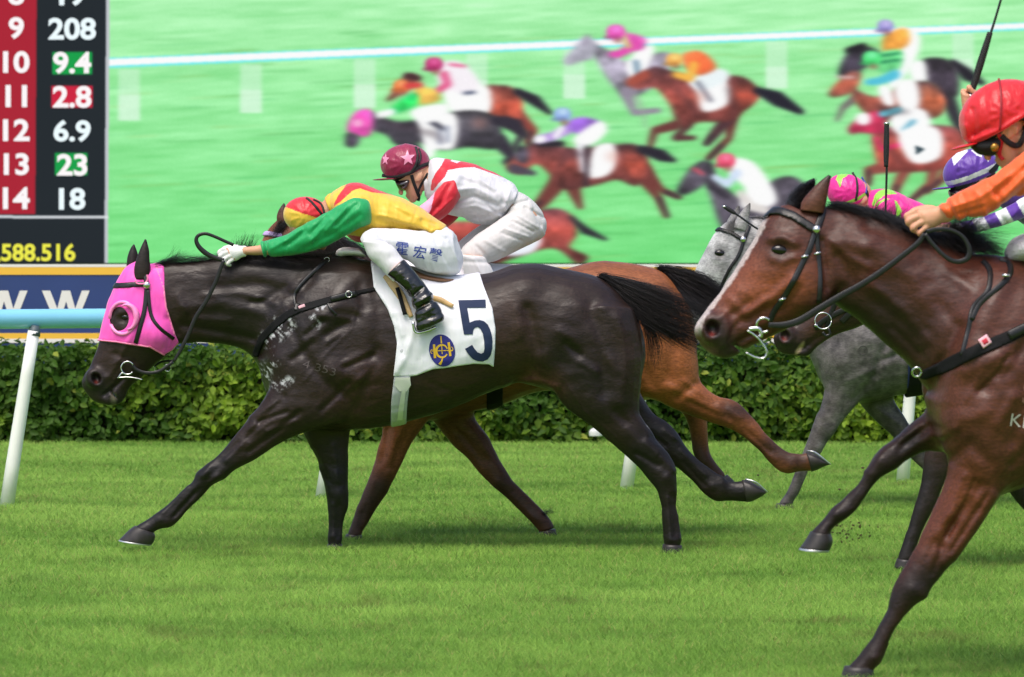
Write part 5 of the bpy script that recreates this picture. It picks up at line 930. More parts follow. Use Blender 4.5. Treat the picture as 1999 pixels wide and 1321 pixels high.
    h.wrap('saddle_cloth', h.f.poly([(1990, 505), (2220, 520), (2225, 700), (2010, 720)]), .014, M_CLOTH_W)
    return h
HP = horse_purple()

# ===== the bay horse nearest the camera
def horse_near():
    d = 14.13
    trunk = loft([(1822, 720, 1818, 790, .06), (1838, 660, 1832, 850, .16), (1868, 580, 1858, 920, .235), (1920, 512, 1915, 972, .27), (1985, 514, 1985, 955, .28), (2070, 520, 2070, 915, .29), (2180, 532, 2180, 895, .31), (2300, 548, 2300, 870, .31), (2400, 535, 2400, 850, .30), (2490, 525, 2490, 865, .29), (2570, 545, 2570, 880, .26), (2630, 600, 2628, 850, .18), (2668, 670, 2664, 790, .08)], d, nr=34, sq=2.15)
    neck = loft([(1580, 404, 1618, 560, .08), (1625, 405, 1640, 600, .095), (1670, 410, 1672, 622, .105), (1730, 425, 1718, 662, .115), (1790, 450, 1765, 704, .13), (1850, 478, 1805, 752, .16), (1920, 505, 1850, 830, .2), (1990, 520, 1900, 900, .24)], d, nr=28)
    head = loft([(1536, 398, 1620, 440, .06), (1510, 410, 1636, 490, .095), (1488, 432, 1640, 540, .112), (1472, 464, 1620, 585, .118), (1452, 498, 1582, 612, .112), (1428, 534, 1545, 638, .096), (1402, 574, 1512, 655, .08), (1376, 608, 1486, 668, .07), (1359, 632, 1466, 676, .066), (1356, 652, 1452, 684, .06), (1368, 672, 1440, 692, .05), (1382, 686, 1424, 699, .038), (1394, 694, 1412, 701, .02)], d, nr=28)
    nos = ell(1393, 640, d - .060, .046, .034, .056, R(20)); jaw = ell(1580, 560, d - .05, .085, .075, .10)
    fb = loft([(1850, 680, 2010, 720, .12), (1838, 790, 2010, 830, .135), (1846, 868, 1985, 905, .115), (1851, 910, 1962, 948, .092), (1840, 952, 1938, 985, .076), (1822, 992, 1918, 1016, .066), (1802, 1036, 1892, 1052, .06), (1780, 1080, 1866, 1090, .053), (1758, 1118, 1840, 1120, .05), (1743, 1146, 1822, 1144, .05), (1737, 1168, 1806, 1164, .049), (1732, 1188, 1782, 1186, .042),
               (1720, 1212, 1764, 1206, .035), (1704, 1242, 1748, 1232, .034), (1688, 1262, 1736, 1256, .037), (1672, 1284, 1724, 1282, .041), (1660, 1296, 1712, 1298, .039), (1650, 1308, 1704, 1310, .044), (1645, 1316, 1704, 1318, .044)], d, -.13)
    fa = loft([(1860, 720, 1930, 800, .1), (1846, 780, 1890, 870, .09), (1822, 796, 1842, 880, .07), (1786, 820, 1806, 882, .055), (1752, 851, 1774, 896, .049), (1722, 873, 1752, 913, .047), (1704, 894, 1732, 924, .045), (1693, 912, 1716, 935, .04), (1680, 932, 1702, 951, .034), (1660, 959, 1684, 977, .032), (1644, 976, 1668, 999, .034), (1626, 991, 1648, 1015, .038), (1611, 1010, 1632, 1026, .035), (1597, 1026, 1622, 1034, .036), (1584, 1038, 1622, 1043, .042), (1577, 1050, 1622, 1054, .042)], d, .11)
    h1 = loft([(2480, 660, 2655, 700, .13), (2500, 800, 2650, 820, .12), (2540, 920, 2640, 920, .075), (2590, 1020, 2650, 1010, .055), (2610, 1120, 2650, 1120, .036), (2616, 1220, 2660, 1220, .038), (2614, 1300, 2664, 1300, .043)], d, -.14)
    h2 = loft([(2470, 660, 2640, 700, .13), (2500, 800, 2640, 800, .12), (2600, 900, 2680, 870, .065), (2700, 990, 2740, 955, .045), (2780, 1080, 2810, 1050, .036), (2820, 1110, 2850, 1075, .04)], d, .14)
    far = loft([(1850, 660, 2010, 700, .12), (1850, 780, 2000, 800, .12), (1880, 860, 1960, 900, .08)], d, .12)
    comps = [(trunk, 0), (neck, .09), (head, .05), (nos, .03), (jaw, .04), (fb, .05), (fa, .045), (h1, .05), (h2, .05), (far, .05)]
    bumps = [([(1523, 487)], 11, -.009), ([(1500, 466), (1523, 462), (1548, 474)], 7, .011), ([(1502, 504), (1522, 510), (1545, 502)], 7, .006), ([(1545, 545), (1505, 580), (1455, 610)], 7, .010), ([(1495, 600), (1450, 628)], 8, -.008), ([(1460, 590), (1430, 612)], 6, -.007), ([(1440, 600), (1420, 580)], 6, .006), ([(1600, 470), (1608, 560)], 7, -.010), ([(1500, 640), (1460, 654), (1430, 672)], 4, -.012), ([(1640, 470), (1680, 480)], 14, .010), ([(1632, 500), (1660, 540)], 10, -.008), ([(1660, 560), (1720, 600), (1780, 650)], 14, -.008), ([(1700, 480), (1760, 520), (1800, 570)], 20, .010), ([(1690, 440), (1770, 470)], 9, -.006),
             ([(1860, 640), (1835, 700), (1815, 760)], 12, -.014), ([(1950, 540), (1900, 620), (1870, 680)], 20, .012), ([(1850, 800)], 40, .004), ([(1870, 720), (1930, 690)], 14, .010), ([(1905, 755), (1960, 700), (1990, 660)], 10, -.012), ([(1925, 740), (1940, 715), (1960, 700)], 8, .008), ([(1960, 850), (1990, 780), (1999, 700)], 14, -.010), ([(1850, 890), (1880, 860), (1920, 900)], 10, -.008), ([(1900, 940), (1860, 1000), (1825, 1060)], 7, -.010), ([(1925, 960), (1880, 1030), (1836, 1090)], 8, .009), ([(1880, 960), (1850, 1000)], 9, .008), ([(1830, 1060), (1810, 1110)], 4, -.006), ([(1790, 1150)], 12, .005), ([(1745, 1210), (1712, 1250)], 4, -.005), ([(1800, 850), (1760, 880)], 6, -.007), ([(1810, 860), (1850, 830)], 6, .006), ([(1690, 930), (1655, 985)], 4, -.005), ([(1440, 560), (1425, 600), (1400, 622)], 3, .004), ([(1470, 600), (1440, 640)], 2.5, .003), ([(1486, 575), (1470, 625)], 2.2, .003), ([(1430, 640), (1450, 620)], 4, -.004), ([(1410, 610), (1420, 640), (1412, 668)], 4, .005), ([(1368, 640), (1378, 664)], 4, .004), ([(1405, 676), (1430, 668)], 4, .004),
             ([(1620, 470), (1650, 500), (1690, 520)], 6, .006), ([(1640, 560), (1620, 590)], 6, -.006), ([(1700, 560), (1760, 610), (1800, 660)], 8, .006), ([(1740, 640), (1790, 690)], 6, -.006), ([(1800, 560), (1850, 620)], 14, -.006), ([(1840, 530), (1880, 560)], 10, .006), ([(1892, 760), (1930, 720), (1950, 690)], 3, -.008), ([(1898, 752), (1936, 708)], 3, .005), ([(1870, 700), (1900, 660)], 7, .006), ([(1840, 820), (1900, 800)], 14, .007), ([(1930, 820), (1960, 770)], 9, .006), ([(1960, 900), (1990, 870)], 8, -.006),
             ([(1870, 920), (1845, 985), (1818, 1040)], 4, .007), ([(1890, 930), (1866, 985), (1838, 1040)], 3.5, -.009), ([(1935, 965), (1895, 1030), (1855, 1085)], 4, .007), ([(1915, 960), (1880, 1015), (1846, 1068)], 3.5, -.008), ([(1828, 1020), (1800, 1080)], 3, -.005), ([(1770, 1140)], 9, .005), ([(1800, 1160)], 8, .005), ([(1744, 1205), (1712, 1252)], 3, .006), ([(1760, 1200), (1730, 1245)], 2.6, -.007), ([(1700, 1275)], 8, .005), ([(1700, 1290), (1720, 1284)], 3, .005),
             ([(1820, 830), (1770, 868)], 4, -.006), ([(1800, 830), (1756, 862)], 4, .005), ([(1720, 900)], 8, .005), ([(1690, 922), (1652, 984)], 2.6, .005), ([(1700, 938), (1666, 990)], 2.4, -.006), ([(1636, 1004)], 7, .005), ([(1900, 720), (1860, 790), (1850, 850)], 1.8, .003), ([(1950, 940), (1900, 1010), (1850, 1080)], 1.6, .0025), ([(1560, 560), (1530, 600), (1490, 620)], 3, -.003)]
    cuts = [(ell(1392, 641, d - .118, .030, .066, .034, R(15)), .008), (ell(1440, 678, d, .006, .09, .03, R(60)), .006)]
    BAY = C(98, 54, 40); PT = C(36, 28, 28)
    spots = [([(1480, 560), (1560, 560)], 50, C(158, 84, 50), .85), ([(1470, 520), (1420, 590)], 26, C(150, 84, 60), .7), ([(1395, 640), (1420, 685)], 30, C(62, 48, 50), .9), ([(1392, 641)], 19, C(30, 20, 20), .97), ([(1390, 652)], 5, C(160, 60, 54), .7), ([(1523, 489)], 21, C(30, 20, 18), .9), ([(1560, 370), (1610, 380)], 30, C(84, 48, 38), .5), ([(1700, 650), (1640, 600), (1600, 610)], 46, C(44, 28, 26), .85), ([(1790, 640), (1740, 600)], 60, C(50, 31, 28), .8), ([(1830, 560), (1960, 560)], 50, C(92, 52, 44), .5), ([(1850, 780), (1990, 820)], 80, C(112, 62, 44), .6), ([(1900, 940), (1860, 1040)], 46, C(124, 66, 42), .6), ([(1830, 1110), (1740, 1180), (1670, 1310)], 56, PT, .93), ([(1780, 860), (1600, 1040)], 50, PT, .93), ([(1620, 405), (1800, 452)], 16, C(40, 28, 26), .7), ([(1826, 800), (1834, 880)], 10, C(110, 70, 52), .5), ([(2300, 560), (2400, 545)], 40, C(70, 40, 34), .5), ([(1650, 590), (1730, 640), (1800, 700)], 44, C(44, 28, 25), .7), ([(1640, 440), (1760, 500), (1840, 560)], 50, C(84, 46, 36), .6), ([(1880, 960), (1830, 1060)], 40, C(132, 70, 44), .5)]  # lower neck patches: darker coat, with shade painted into the colour too
    def colfn(c, px, py, v):
        e = np.interp(py, [425, 462, 498, 534, 568, 608, 632, 652, 668], [1494, 1474, 1453, 1429, 1405, 1375, 1359, 1357, 1366]); wd = np.interp(py, [425, 470, 560, 620, 650, 680], [7, 9, 10, 11, 10, 7])
        n = vnoise(px, py, 6, 51) * 5
        w = (np.clip((wd + n - (px - e)) / 4, 0, 1) * np.clip((py - 424) / 10, 0, 1) * np.clip((656 - py) / 20, 0, 1) * (px < 1520))[:, None] * .78
        c = c * (1 - w) + C(196, 182, 178) * w
        w = (np.clip((700 - py) / 8, 0, 1) * np.clip((py - 672) / 12, 0, 1) * np.clip((1404 - px) / 14, 0, 1) * (px < 1420) * .25)[:, None]; return c * (1 - w) + C(150, 110, 106) * w
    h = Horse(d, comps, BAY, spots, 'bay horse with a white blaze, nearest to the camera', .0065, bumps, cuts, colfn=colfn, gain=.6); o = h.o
    h.hoof([(1648, 1300, 1705, 1302, .046), (1638, 1330, 1708, 1333, .056)], -.13, shoe=False); h.hoof([(1582, 1037, 1622, 1042, .046), (1572, 1054, 1626, 1057, .054), (1561, 1069, 1620, 1074, .058)], .11); h.hoof([(2612, 1298, 2666, 1298, .046), (2604, 1320, 2672, 1322, .058)], -.14); h.hoof([(2816, 1114, 2852, 1070, .046), (2870, 1110, 2884, 1092, .05)], .14, shoe=False)
    h.ear([(1562, 410, 1608, 416, .026), (1566, 392, 1612, 400, .028), (1582, 372, 1615, 384, .024), (1600, 354, 1619, 362, .015), (1617, 341, 1623, 344, .005)], -.06, col=C(92, 54, 40), tipcol=C(26, 20, 19)); h.ear([(1530, 408, 1576, 412, .026), (1536, 392, 1580, 396, .028), (1556, 370, 1586, 378, .022), (1576, 354, 1591, 360, .012), (1588, 347, 1591, 349, .004)], .07, col=C(32, 24, 23), tipcol=C(22, 18, 18))
    h.eye(1523, 488, .024)
    hair('forelock', [[(1592, 352, .05), (1560, 364, .03), (1530, 396, -.02)], [(1586, 362, .04), (1562, 374, .02), (1536, 400, -.02)], [(1590, 380, .0), (1566, 388, .0), (1542, 404, -.03)]], 500, M_HAIR_BLACK, o, d, spread=.006, grow=.006, ns=7, lens=(.6, 1), curl=.004, seed=41)
    hair('mane', [[(1612, 402, 0), (1640, 404, -.02), (1670, 416, -.06)], [(1630, 402, 0), (1670, 408, -.03), (1705, 424, -.07)], [(1670, 406, 0), (1710, 416, -.04), (1745, 436, -.08)], [(1710, 415, 0), (1750, 432, -.04), (1785, 456, -.09)], [(1750, 432, 0), (1790, 452, -.05), (1815, 480, -.10)], [(1790, 448, 0), (1830, 462, -.05), (1865, 490, -.11)], [(1830, 464, 0), (1880, 470, -.05), (1920, 500, -.11)], [(1870, 480, 0), (1930, 488, -.04), (1965, 510, -.1)]], 1500, M_HAIR_BLACK, o, d, r0=.0014, spread=.008, grow=.010, lens=(.5, 1), curl=.005, seed=42)
    hair('mane', [[(1836, 466, .02), (1862, 440, .02), (1900, 420, .02)], [(1846, 474, .02), (1890, 442, .02), (1936, 426, .02)], [(1856, 486, 0), (1910, 456, 0), (1962, 448, 0)], [(1870, 496, 0), (1926, 474, 0), (1976, 478, 0)]], 1500, M_HAIR_BLACK, o, d, r0=.0016, spread=.016, grow=.034, lens=(.35, 1), curl=.008, seed=43)
    hair('tail', [[(2600, 560, 0), (2700, 580, 0), (2800, 640, 0)], [(2620, 580, 0), (2700, 630, 0), (2800, 700, 0)]], 400, M_HAIR_BLACK, o, d, r0=.003, spread=.02, grow=.02, seed=44)
    br = h.wrap('bridle', h.f.line([(1486, 418), (1500, 410), (1520, 411), (1545, 420), (1566, 434), (1588, 448)], .0145), .011, M_LEATHER)[0]
    for pts, w in (([(1606, 404), (1600, 424), (1590, 448)], .026), ([(1588, 450), (1576, 484), (1566, 504), (1545, 545), (1524, 582), (1508, 606), (1500, 626)], .020), ([(1590, 452), (1592, 484), (1594, 505), (1596, 545), (1594, 590)], .018)): h.strip('strap', pts, w, M_LEATHER, br, off=.004, th=.004)
    pr = h.surf(1590, 448, .014); loftobj('rosette', tube(np.array([pr, pr - (0, .006, 0), pr - (0, .011, 0)]), [.0155, .014, .004], nr=20, flatdir=(1, 0, 0)), M_STEEL, br)
    for x, y in ((1523, 583), (1566, 500), (1591, 494)):
        pb = h.surf(x, y, .014); loftobj('buckle', tube(np.array([pb - (.012, 0, .003), pb + (.012, 0, .003)]), [.0045], nr=8), M_STEEL, br)
    y = -.115; h.ring(1491, 634, 14, .0048, 'bit_ring', br, dy=y, a0=55, a1=320, tilt=.15); h.strap([(1462, 642), (1474, 641), (1482, 642), (1486, 650), (1484, 658)], .008, M_STEEL, 'bit_bar', br, flat=.8, dy=y)
    h.strap([(1459, 645), (1472, 653), (1484, 664), (1494, 679), (1497, 690), (1490, 699), (1474, 697), (1456, 688)], .004, M_STEEL, 'bit_bar', br, flat=1, dy=y)
    h.strap([(1500, 634), (1530, 634), (1560, 626), (1600, 602), (1640, 578), (1680, 556), (1720, 530), (1760, 500), (1790, 476), (1806, 456)], [.009, .013, .012, .011, .010, .009], M_LEATHER, 'rein', br, dy=-.15, flat=.22)
    h.strap([(1808, 452), (1830, 447), (1858, 449), (1880, 462), (1892, 484), (1890, 502), (1876, 510), (1858, 508), (1838, 494), (1818, 472), (1806, 456)], [.008, .007, .010, .008, .007], M_LEATHER, 'rein', br, dy=-.165, flat=.25)
    bg = h.wrap('breast_girth', h.f.line([(2080, 580), (1999, 632), (1960, 650), (1900, 675), (1860, 695), (1830, 715), (1800, 730)], [.014, .018, .020, .021, .021, .020, .018]), .009, M_WEBBING)[0]
    h.strip('strap', [(1950, 652), (1975, 640), (1999, 630), (2030, 614)], .036, M_LEATHER, bg, off=.013, th=.012); h.strip('tag', [(1896, 668), (1913, 657)], .036, M_TAGPINK, bg, off=.013); h.strip('tag_print', [(1900, 665), (1909, 660)], .018, mat('tag_red', C(196, 40, 60), rough=.6), bg, off=.015)
    for pts, w in (([(1912, 508), (1922, 525), (1920, 550), (1912, 570), (1896, 586), (1884, 604), (1876, 640), (1868, 668), (1862, 690)], .020), ([(1945, 507), (1960, 512), (1962, 528), (1950, 545), (1938, 556), (1912, 578), (1895, 596), (1882, 622)], .020)): h.strip('strap', pts, w, M_LEATHER, bg, off=.006, th=.005)
    pb = h.surf(1950, 542, .018); loftobj('buckle', tube(np.array([pb - (.014, 0, -.01), pb + (.014, 0, .01)]), [.006], nr=8), M_STEEL, bg)
    h.ring(1790, 726, 9, .004, 'buckle', bg, dy=-.15, tilt=.5)
    loftobj('wither_pad', loft([(1962, 490, 1968, 512, .06), (1974, 470, 1985, 512, .14), (1992, 458, 2010, 512, .18), (2020, 452, 2040, 515, .19), (2060, 470, 2070, 515, .18)], d, nr=20), M_SHEEP, o)
    h.wrap('saddle_cloth', h.f.poly([(2030, 500), (2380, 530), (2400, 760), (2060, 780)]), .014, M_CLOTH_W)
    M_BR = mat('freeze_brand', C(196, 186, 182), rough=.6); [text_decal('brand_mark', ch, x, y, 24, M_BR, o, h.bvh, d, bold=-.004, wscale=1.1, rot=.12, off=.0015) for ch, x, y in (('K', 1966, 814), ('I', 1982, 817), ('J', 1993, 819))]
    text_decal('brand_mark', 'S', 1990, 762, 44, mat('faded_brand', C(124, 84, 72), rough=.6), o, h.bvh, d, bold=.012, rot=.1, off=.0015)
    return h
HN = horse_near()
# ------------------------------------------------------------------ jockeys
M_SKIN = mat('skin', None, rough=0.5, spec=0.35, sss=0.12, bump=0.0006, bscale=120, var=0.08, vscale=25)
M_SATIN = mat('jersey_satin', None, rough=0.46, spec=0.35, sheen=0.25, bump=0.0005, bscale=300, var=0.04, vscale=12, wave=(9, 0.009, (3.2, 1.5, 0.9), (0, R(-35), 0)))
M_NYLON = mat('white_nylon', None, rough=0.58, spec=0.3, sheen=0.15, bump=0.0004, bscale=300, wave=(11, 0.005, (3.0, 1.5, 0.9), (0, R(-30), 0)))
M_CAP = mat('cap_silk', None, rough=0.38, spec=0.4, sheen=0.25, wave=(20, 0.005, (2.4, 1, .8), (0, R(20), 0)), bump=0.0004, bscale=300)
M_BOOT = mat('boot_leather', C(15, 15, 16), rough=0.16, spec=0.55, coat=0.6, bump=0.001, bscale=60, wave=(12, 0.02, (1, 1, 1.6), (0, R(-30), 0)))
M_PADBLK = mat('black_padding', C(16, 16, 18), rough=0.85, bump=0.002, bscale=160); M_LENS = mat('goggle_lens', C(28, 20, 26), rough=0.08, spec=0.7, coat=1.0)
M_BLKEL = mat('black_elastic', C(18, 18, 20), rough=0.7); M_GLOVE = mat('white_glove', None, rough=0.8, spec=0.2, bump=0.001, bscale=240)
M_WHIP = mat('whip_shaft', C(16, 15, 16), rough=0.35); M_GRIP = mat('whip_grip', C(20, 20, 21), rough=0.7, bump=0.001, bscale=300, stretch=(1, 1, 3)); M_EYEW = mat('eye_white', C(215, 205, 198), rough=0.2)
SK = C(196, 148, 120)
def S3(st, d, **k): return loft(st, d, **k)
def garment(name, comps, d, vox, m, parent, col, colfn=None, bumps=(), clip=None, clipk=.006, blur=1):
    f = Field(comps, d, vox, pad=.02); f.bumps([(b[0], b[1] * .9, b[2] * 1.9) for b in bumps])
    if vox < .0065 and m in (M_SATIN, M_NYLON): f.rough([(.0022, 26, 11), (.0012, 9, 14)], 90)
    if clip is not None: f.F = smaxk(f.F, clip(f), clipk)
    f.F = f.blur(blur); v, q = f.mesh(); px, py = topx(v); c = np.tile(np.asarray(col, float), (len(v), 1))
    if colfn is not None: c = colfn(c, px, py, v)
    o = newmesh(name, v, q, m, parent, cols=c); b = bvh_of(v, q); return o, b, f
def region(polys):
    def fn(c, px, py, v):
        for pl, col in polys:
            i = inpoly(px, py, pl); c[i] = col
        return c
    return fn
def head_parts(cx, cy, phi, d, dy=0.0, sc=1.0):
    """skull, face, nose and ears in profile, nodding by phi degrees; cx, cy is the ear"""
    F = np.array([-math.cos(R(phi)), math.sin(R(phi))]); U = np.array([-math.sin(R(phi)), -math.cos(R(phi))]); k = FPX / d * sc
    q = lambda f, u: (cx + (f * F[0] + u * U[0]) * k, cy + (f * F[1] + u * U[1]) * k)
    st = [(*q(a, u), *q(b, u), w * sc) for u, a, b, w in ((.06, .085, -.075, .07), (.04, .100, -.082, .073), (.018, .097, -.074, .069), (-.005, .094, -.05, .066), (-.028, .096, -.02, .062), (-.05, .099, .0, .054), (-.072, .097, .018, .044), (-.09, .088, .04, .03))]
    sk = ell(*q(.01, .055), d + dy, .098 * sc, .076 * sc, .083 * sc, R(phi))
    nose = tube(path3([(*q(.094, .022),), (*q(.108, .0),), (*q(.121, -.018),), (*q(.112, -.028),)], d, dy), [.008 * sc, .010 * sc, .0135 * sc, .010 * sc])
    lips = tube(path3([(*q(.099, -.046), -.02), (*q(.1045, -.046), 0), (*q(.099, -.046), .02)], d, dy), [.004, .007, .004]); lip2 = tube(path3([(*q(.097, -.058), -.018), (*q(.1035, -.058), 0), (*q(.097, -.058), .018)], d, dy), [.004, .007, .004]); chin = ell(*q(.088, -.082), d + dy, .018, .02, .016)
    ears = [ell(*q(-.004, .0), d + dy + s * .070 * sc, .018 * sc, .009, .031 * sc, R(-phi)) for s in (-1, 1)]
    return [(loft(st, d, dy, nr=24), 0), (sk, .02), (nose, .010), (lips, .006), (lip2, .006), (chin, .02)] + [(e, .006) for e in ears], q
def fist(mc, pip, tip, back, thumb, d, dy, r=.0095):
    c = [(loft(back, d, dy, nr=18), 0)]
    for i, (a, b, e) in enumerate(zip(mc, pip, tip)):
        rr = r * (1.0, 1.06, 1.0, .86)[i]; c.append((tube(path3([a, ((a[0] + b[0]) / 2 - 1, (a[1] + b[1]) / 2 - 1, (a[2] + b[2]) / 2), b, ((b[0] + e[0]) / 2 + .3, (b[1] + e[1]) / 2 + .3, (b[2] + e[2]) / 2), e], d, dy), [rr * 1.08, rr, rr * 1.08, rr * .95, rr * .8]), .003))
    c.append((tube(path3(thumb, d, dy), [r * 1.3, r * 1.2, r * 1.12, r * .85]), .008)); return c
def scale_fist(ox, oy, k, dx, dyy):
    f = lambda p: ((p[0] - ox) * k + dx, (p[1] - oy) * k + dyy) + tuple(p[2:])
    mc = [(1790, 411, -.012), (1795, 421, -.018), (1802, 432, -.020), (1811, 442, -.018)]; pp = [(1769, 422, -.014), (1772, 433, -.022), (1781, 446, -.024), (1794, 456, -.020)]; tp = [(1777, 436, .012), (1785, 446, .012), (1793, 455, .012), (1803, 460, .010)]
    bk = [(1850, 402, 1850, 434, .024), (1832, 402, 1836, 437, .028), (1812, 404, 1822, 446, .032), (1796, 407, 1812, 448, .030), (1789, 412, 1806, 446, .018)]; b2 = []
    for s in bk: a, b = f(s[:2]), f(s[2:4]); b2.append((*a, *b, s[4]))
    th = [(1826, 408, .026), (1806, 406, .034), (1786, 410, .034), (1774, 418, .026)]
    return [f(p) for p in mc], [f(p) for p in pp], [f(p) for p in tp], b2, [f(p) for p in th]
class Person:
    def __init__(s, d, comps, label, group='jockeys riding in the race', vox=.006, skin=SK, colfn=None, bumps=()):
        s.d = d; f = Field(comps, d, vox, pad=.02); f.bumps(bumps); f.F = f.blur(1); v, q = f.mesh(); px, py = topx(v); c = np.tile(np.asarray(skin), (len(v), 1))
        if colfn is not None: c = colfn(c, px, py, v)
        s.o = newmesh('person', v, q, M_SKIN, cols=c); s.bvh = bvh_of(v, q); tag(s.o, label, 'person', group)
    surf = Horse.surf; strip = Horse.strip; ring = Horse.ring; strap = Horse.strap
def shrink(stations, s): return [(q[0], s) for q in stations]
def cap(p, cx, cy, rx, ry, rz, rot, col, colfn=None, bumps=(), cutpoly=None, name='helmet', extra=()):
    d = p.d; comps = [(ell(cx, cy, d, rx, ry, rz, rot), 0)] + list(extra); b = [([(cx + 30 * math.cos(a), cy + 30 * math.sin(a)), (cx + 8 * math.cos(a), cy + 8 * math.sin(a))], 2.2, .0018) for a in np.linspace(2.2, 6.2, 8)]
    return garment(name, comps, d, .0045, M_CAP, p.o, col, colfn, list(b) + list(bumps), clip=(lambda f: f.poly(cutpoly)) if cutpoly else None, clipk=.004)

# ===== rider of number 5: yellow, red and green
def rider_one():
    d = D1
    torso = [(640, 384, 654, 424, .08), (655, 370, 668, 450, .14), (680, 358, 690, 470, .185), (705, 357, 712, 474, .195), (740, 371, 738, 470, .19), (780, 384, 772, 462, .18), (820, 404, 802, 462, .17), (850, 425, 826, 464, .16), (872, 440, 842, 474, .15)]
    hips = [(838, 438, 812, 482, .14), (866, 439, 846, 510, .155), (888, 462, 866, 536, .15), (902, 492, 884, 538, .115), (904, 510, 894, 532, .06)]
    thigh = [(884, 452, 895, 530, .09, -.07), (860, 448, 872, 537, .10, -.10), (828, 450, 836, 530, .095, -.14), (790, 447, 803, 514, .085, -.165), (752, 445, 774, 498, .076, -.18), (724, 446, 746, 490, .066, -.205), (709, 454, 728, 492, .055, -.21), (703, 466, 714, 486, .032, -.21)]
    shin = [(708, 470, 746, 470, .056, -.195), (716, 496, 768, 480, .058, -.20), (732, 514, 779, 494, .055, -.205), (752, 534, 788, 506, .052, -.21), (768, 550, 800, 522, .05, -.21)]
    boot = [(755, 536, 788, 505, .056, -.21), (772, 550, 803, 521, .057, -.215), (790, 566, 822, 544, .054, -.22), (802, 586, 838, 566, .050, -.225), (808, 606, 852, 588, .047, -.23), (810, 624, 862, 604, .047, -.235), (812, 640, 868, 618, .046, -.24), (816, 648, 866, 626, .040, -.24)]
    arm = [(726, 402, 728, 424, .03, -.15), (718, 390, 724, 436, .055, -.17), (692, 386, 712, 442, .068, -.185), (662, 400, 698, 448, .064, -.185), (630, 418, 664, 466, .060, -.175), (596, 436, 630, 483, .057, -.16), (562, 456, 596, 493, .053, -.14), (530, 466, 556, 500, .048, -.12), (508, 472, 517, 501, .042, -.105)]
    fore = [(564, 468, 588, 484, .028, -.135), (524, 479, 532, 495, .026, -.115), (500, 479, 506, 498, .028, -.10), (476, 483, 482, 497, .023, -.088)]
    mcf = scale_fist(1845, 418, .66, 478, 490); gl = fist(*mcf, d, -.08, r=.0115)
    hp, q = head_parts(618, 436, 62, d)
    bod = [(loft(torso, d, s=.76), 0), (loft(hips, d, s=.85), .03), (tube(path3([(655, 400), (630, 424)], d), [.06, .055]), .02)] + hp
    for mr in (1, -1): bod += [(loft(thigh, d, s=.76, mir=mr), .03), (loft(shin, d, -.06, s=.86, mir=mr), .02), (loft(boot, d, -.10, s=.8, mir=mr), .01), (loft(arm, d, s=.62, mir=mr), .02), (loft(fore, d, mir=mr), .02)]
    gf = [((v * [1, -1, 1] + [0, 2 * d, 0], q_, t), k) for (v, q_, t), k in gl]
    p = Person(d, bod + [(a, max(k, .003)) for a, k in [(fist(*mcf, d, -.08, r=.010)[i][0], .006) for i in range(6)]] + [(a, .006) for a, _ in gf], 'jockey in yellow, red and green silks crouched low on the number 5 horse'); o = p.o
    Y, RD, GN = C(228, 184, 62), C(206, 34, 46), C(18, 152, 84)
    j, jb, _ = garment('jersey', [(loft(torso, d, nr=28), 0), (ell(700, 410, d - .16, .07, .06, .07), .04), (ell(700, 410, d + .16, .07, .06, .07), .04)], d, .005, M_SATIN, o, Y,
        region([([(652, 402), (652, 398), (660, 382), (672, 366), (682, 350), (700, 346), (730, 366), (756, 372), (790, 386), (756, 378.5), (725, 375), (702, 367), (688, 372), (676, 383), (662, 396)], RD), ([(680, 458), (706, 462), (712, 500), (690, 490)], RD)]),
        [([(756, 400), (800, 424)], 3, -.004), ([(740, 430), (790, 440), (835, 458)], 4, -.005), ([(745, 420), (800, 436), (848, 452)], 3, .005), ([(720, 450), (770, 446)], 4, -.005), ([(850, 438), (826, 430)], 2.5, -.004), ([(842, 462), (812, 440)], 2.5, -.005), ([(834, 460), (846, 450), (858, 446)], 2, .004), ([(780, 404), (820, 424)], 3, .003), ([(690, 372), (676, 390)], 3, -.004), ([(715, 395), (722, 430)], 4, -.008), ([(760, 392), (755, 440)], 5, .003), ([(815, 410), (800, 455)], 2, -.003)])
    garment('sleeve', [(loft(arm, d, nr=22), 0)], d, .005, M_SATIN, o, GN, None, [([(700, 400), (660, 440)], 3, -.005), ([(680, 405), (640, 450)], 3, .005), ([(640, 424), (610, 458)], 2.5, -.005), ([(650, 428), (612, 470)], 2.5, .004), ([(600, 450), (570, 476)], 2.5, -.004), ([(590, 448), (560, 470)], 2.5, .004), ([(522, 470), (526, 500)], 2.2, -.007), ([(514, 470), (520, 500)], 2, .004), ([(560, 470), (535, 484)], 3, .004), ([(706, 420), (660, 452), (600, 484)], 4, -.004), ([(630, 440), (560, 480)], 3, -.003)])
    garment('sleeve', [(loft(arm, d, nr=20, mir=-1), 0)], d, .007, M_SATIN, o, GN)
    for n, s in (('glove', gl), ('glove', gf)): garment(n, s, d, .0035, M_GLOVE, o, C(226, 224, 222))
    WH = C(214, 214, 219)
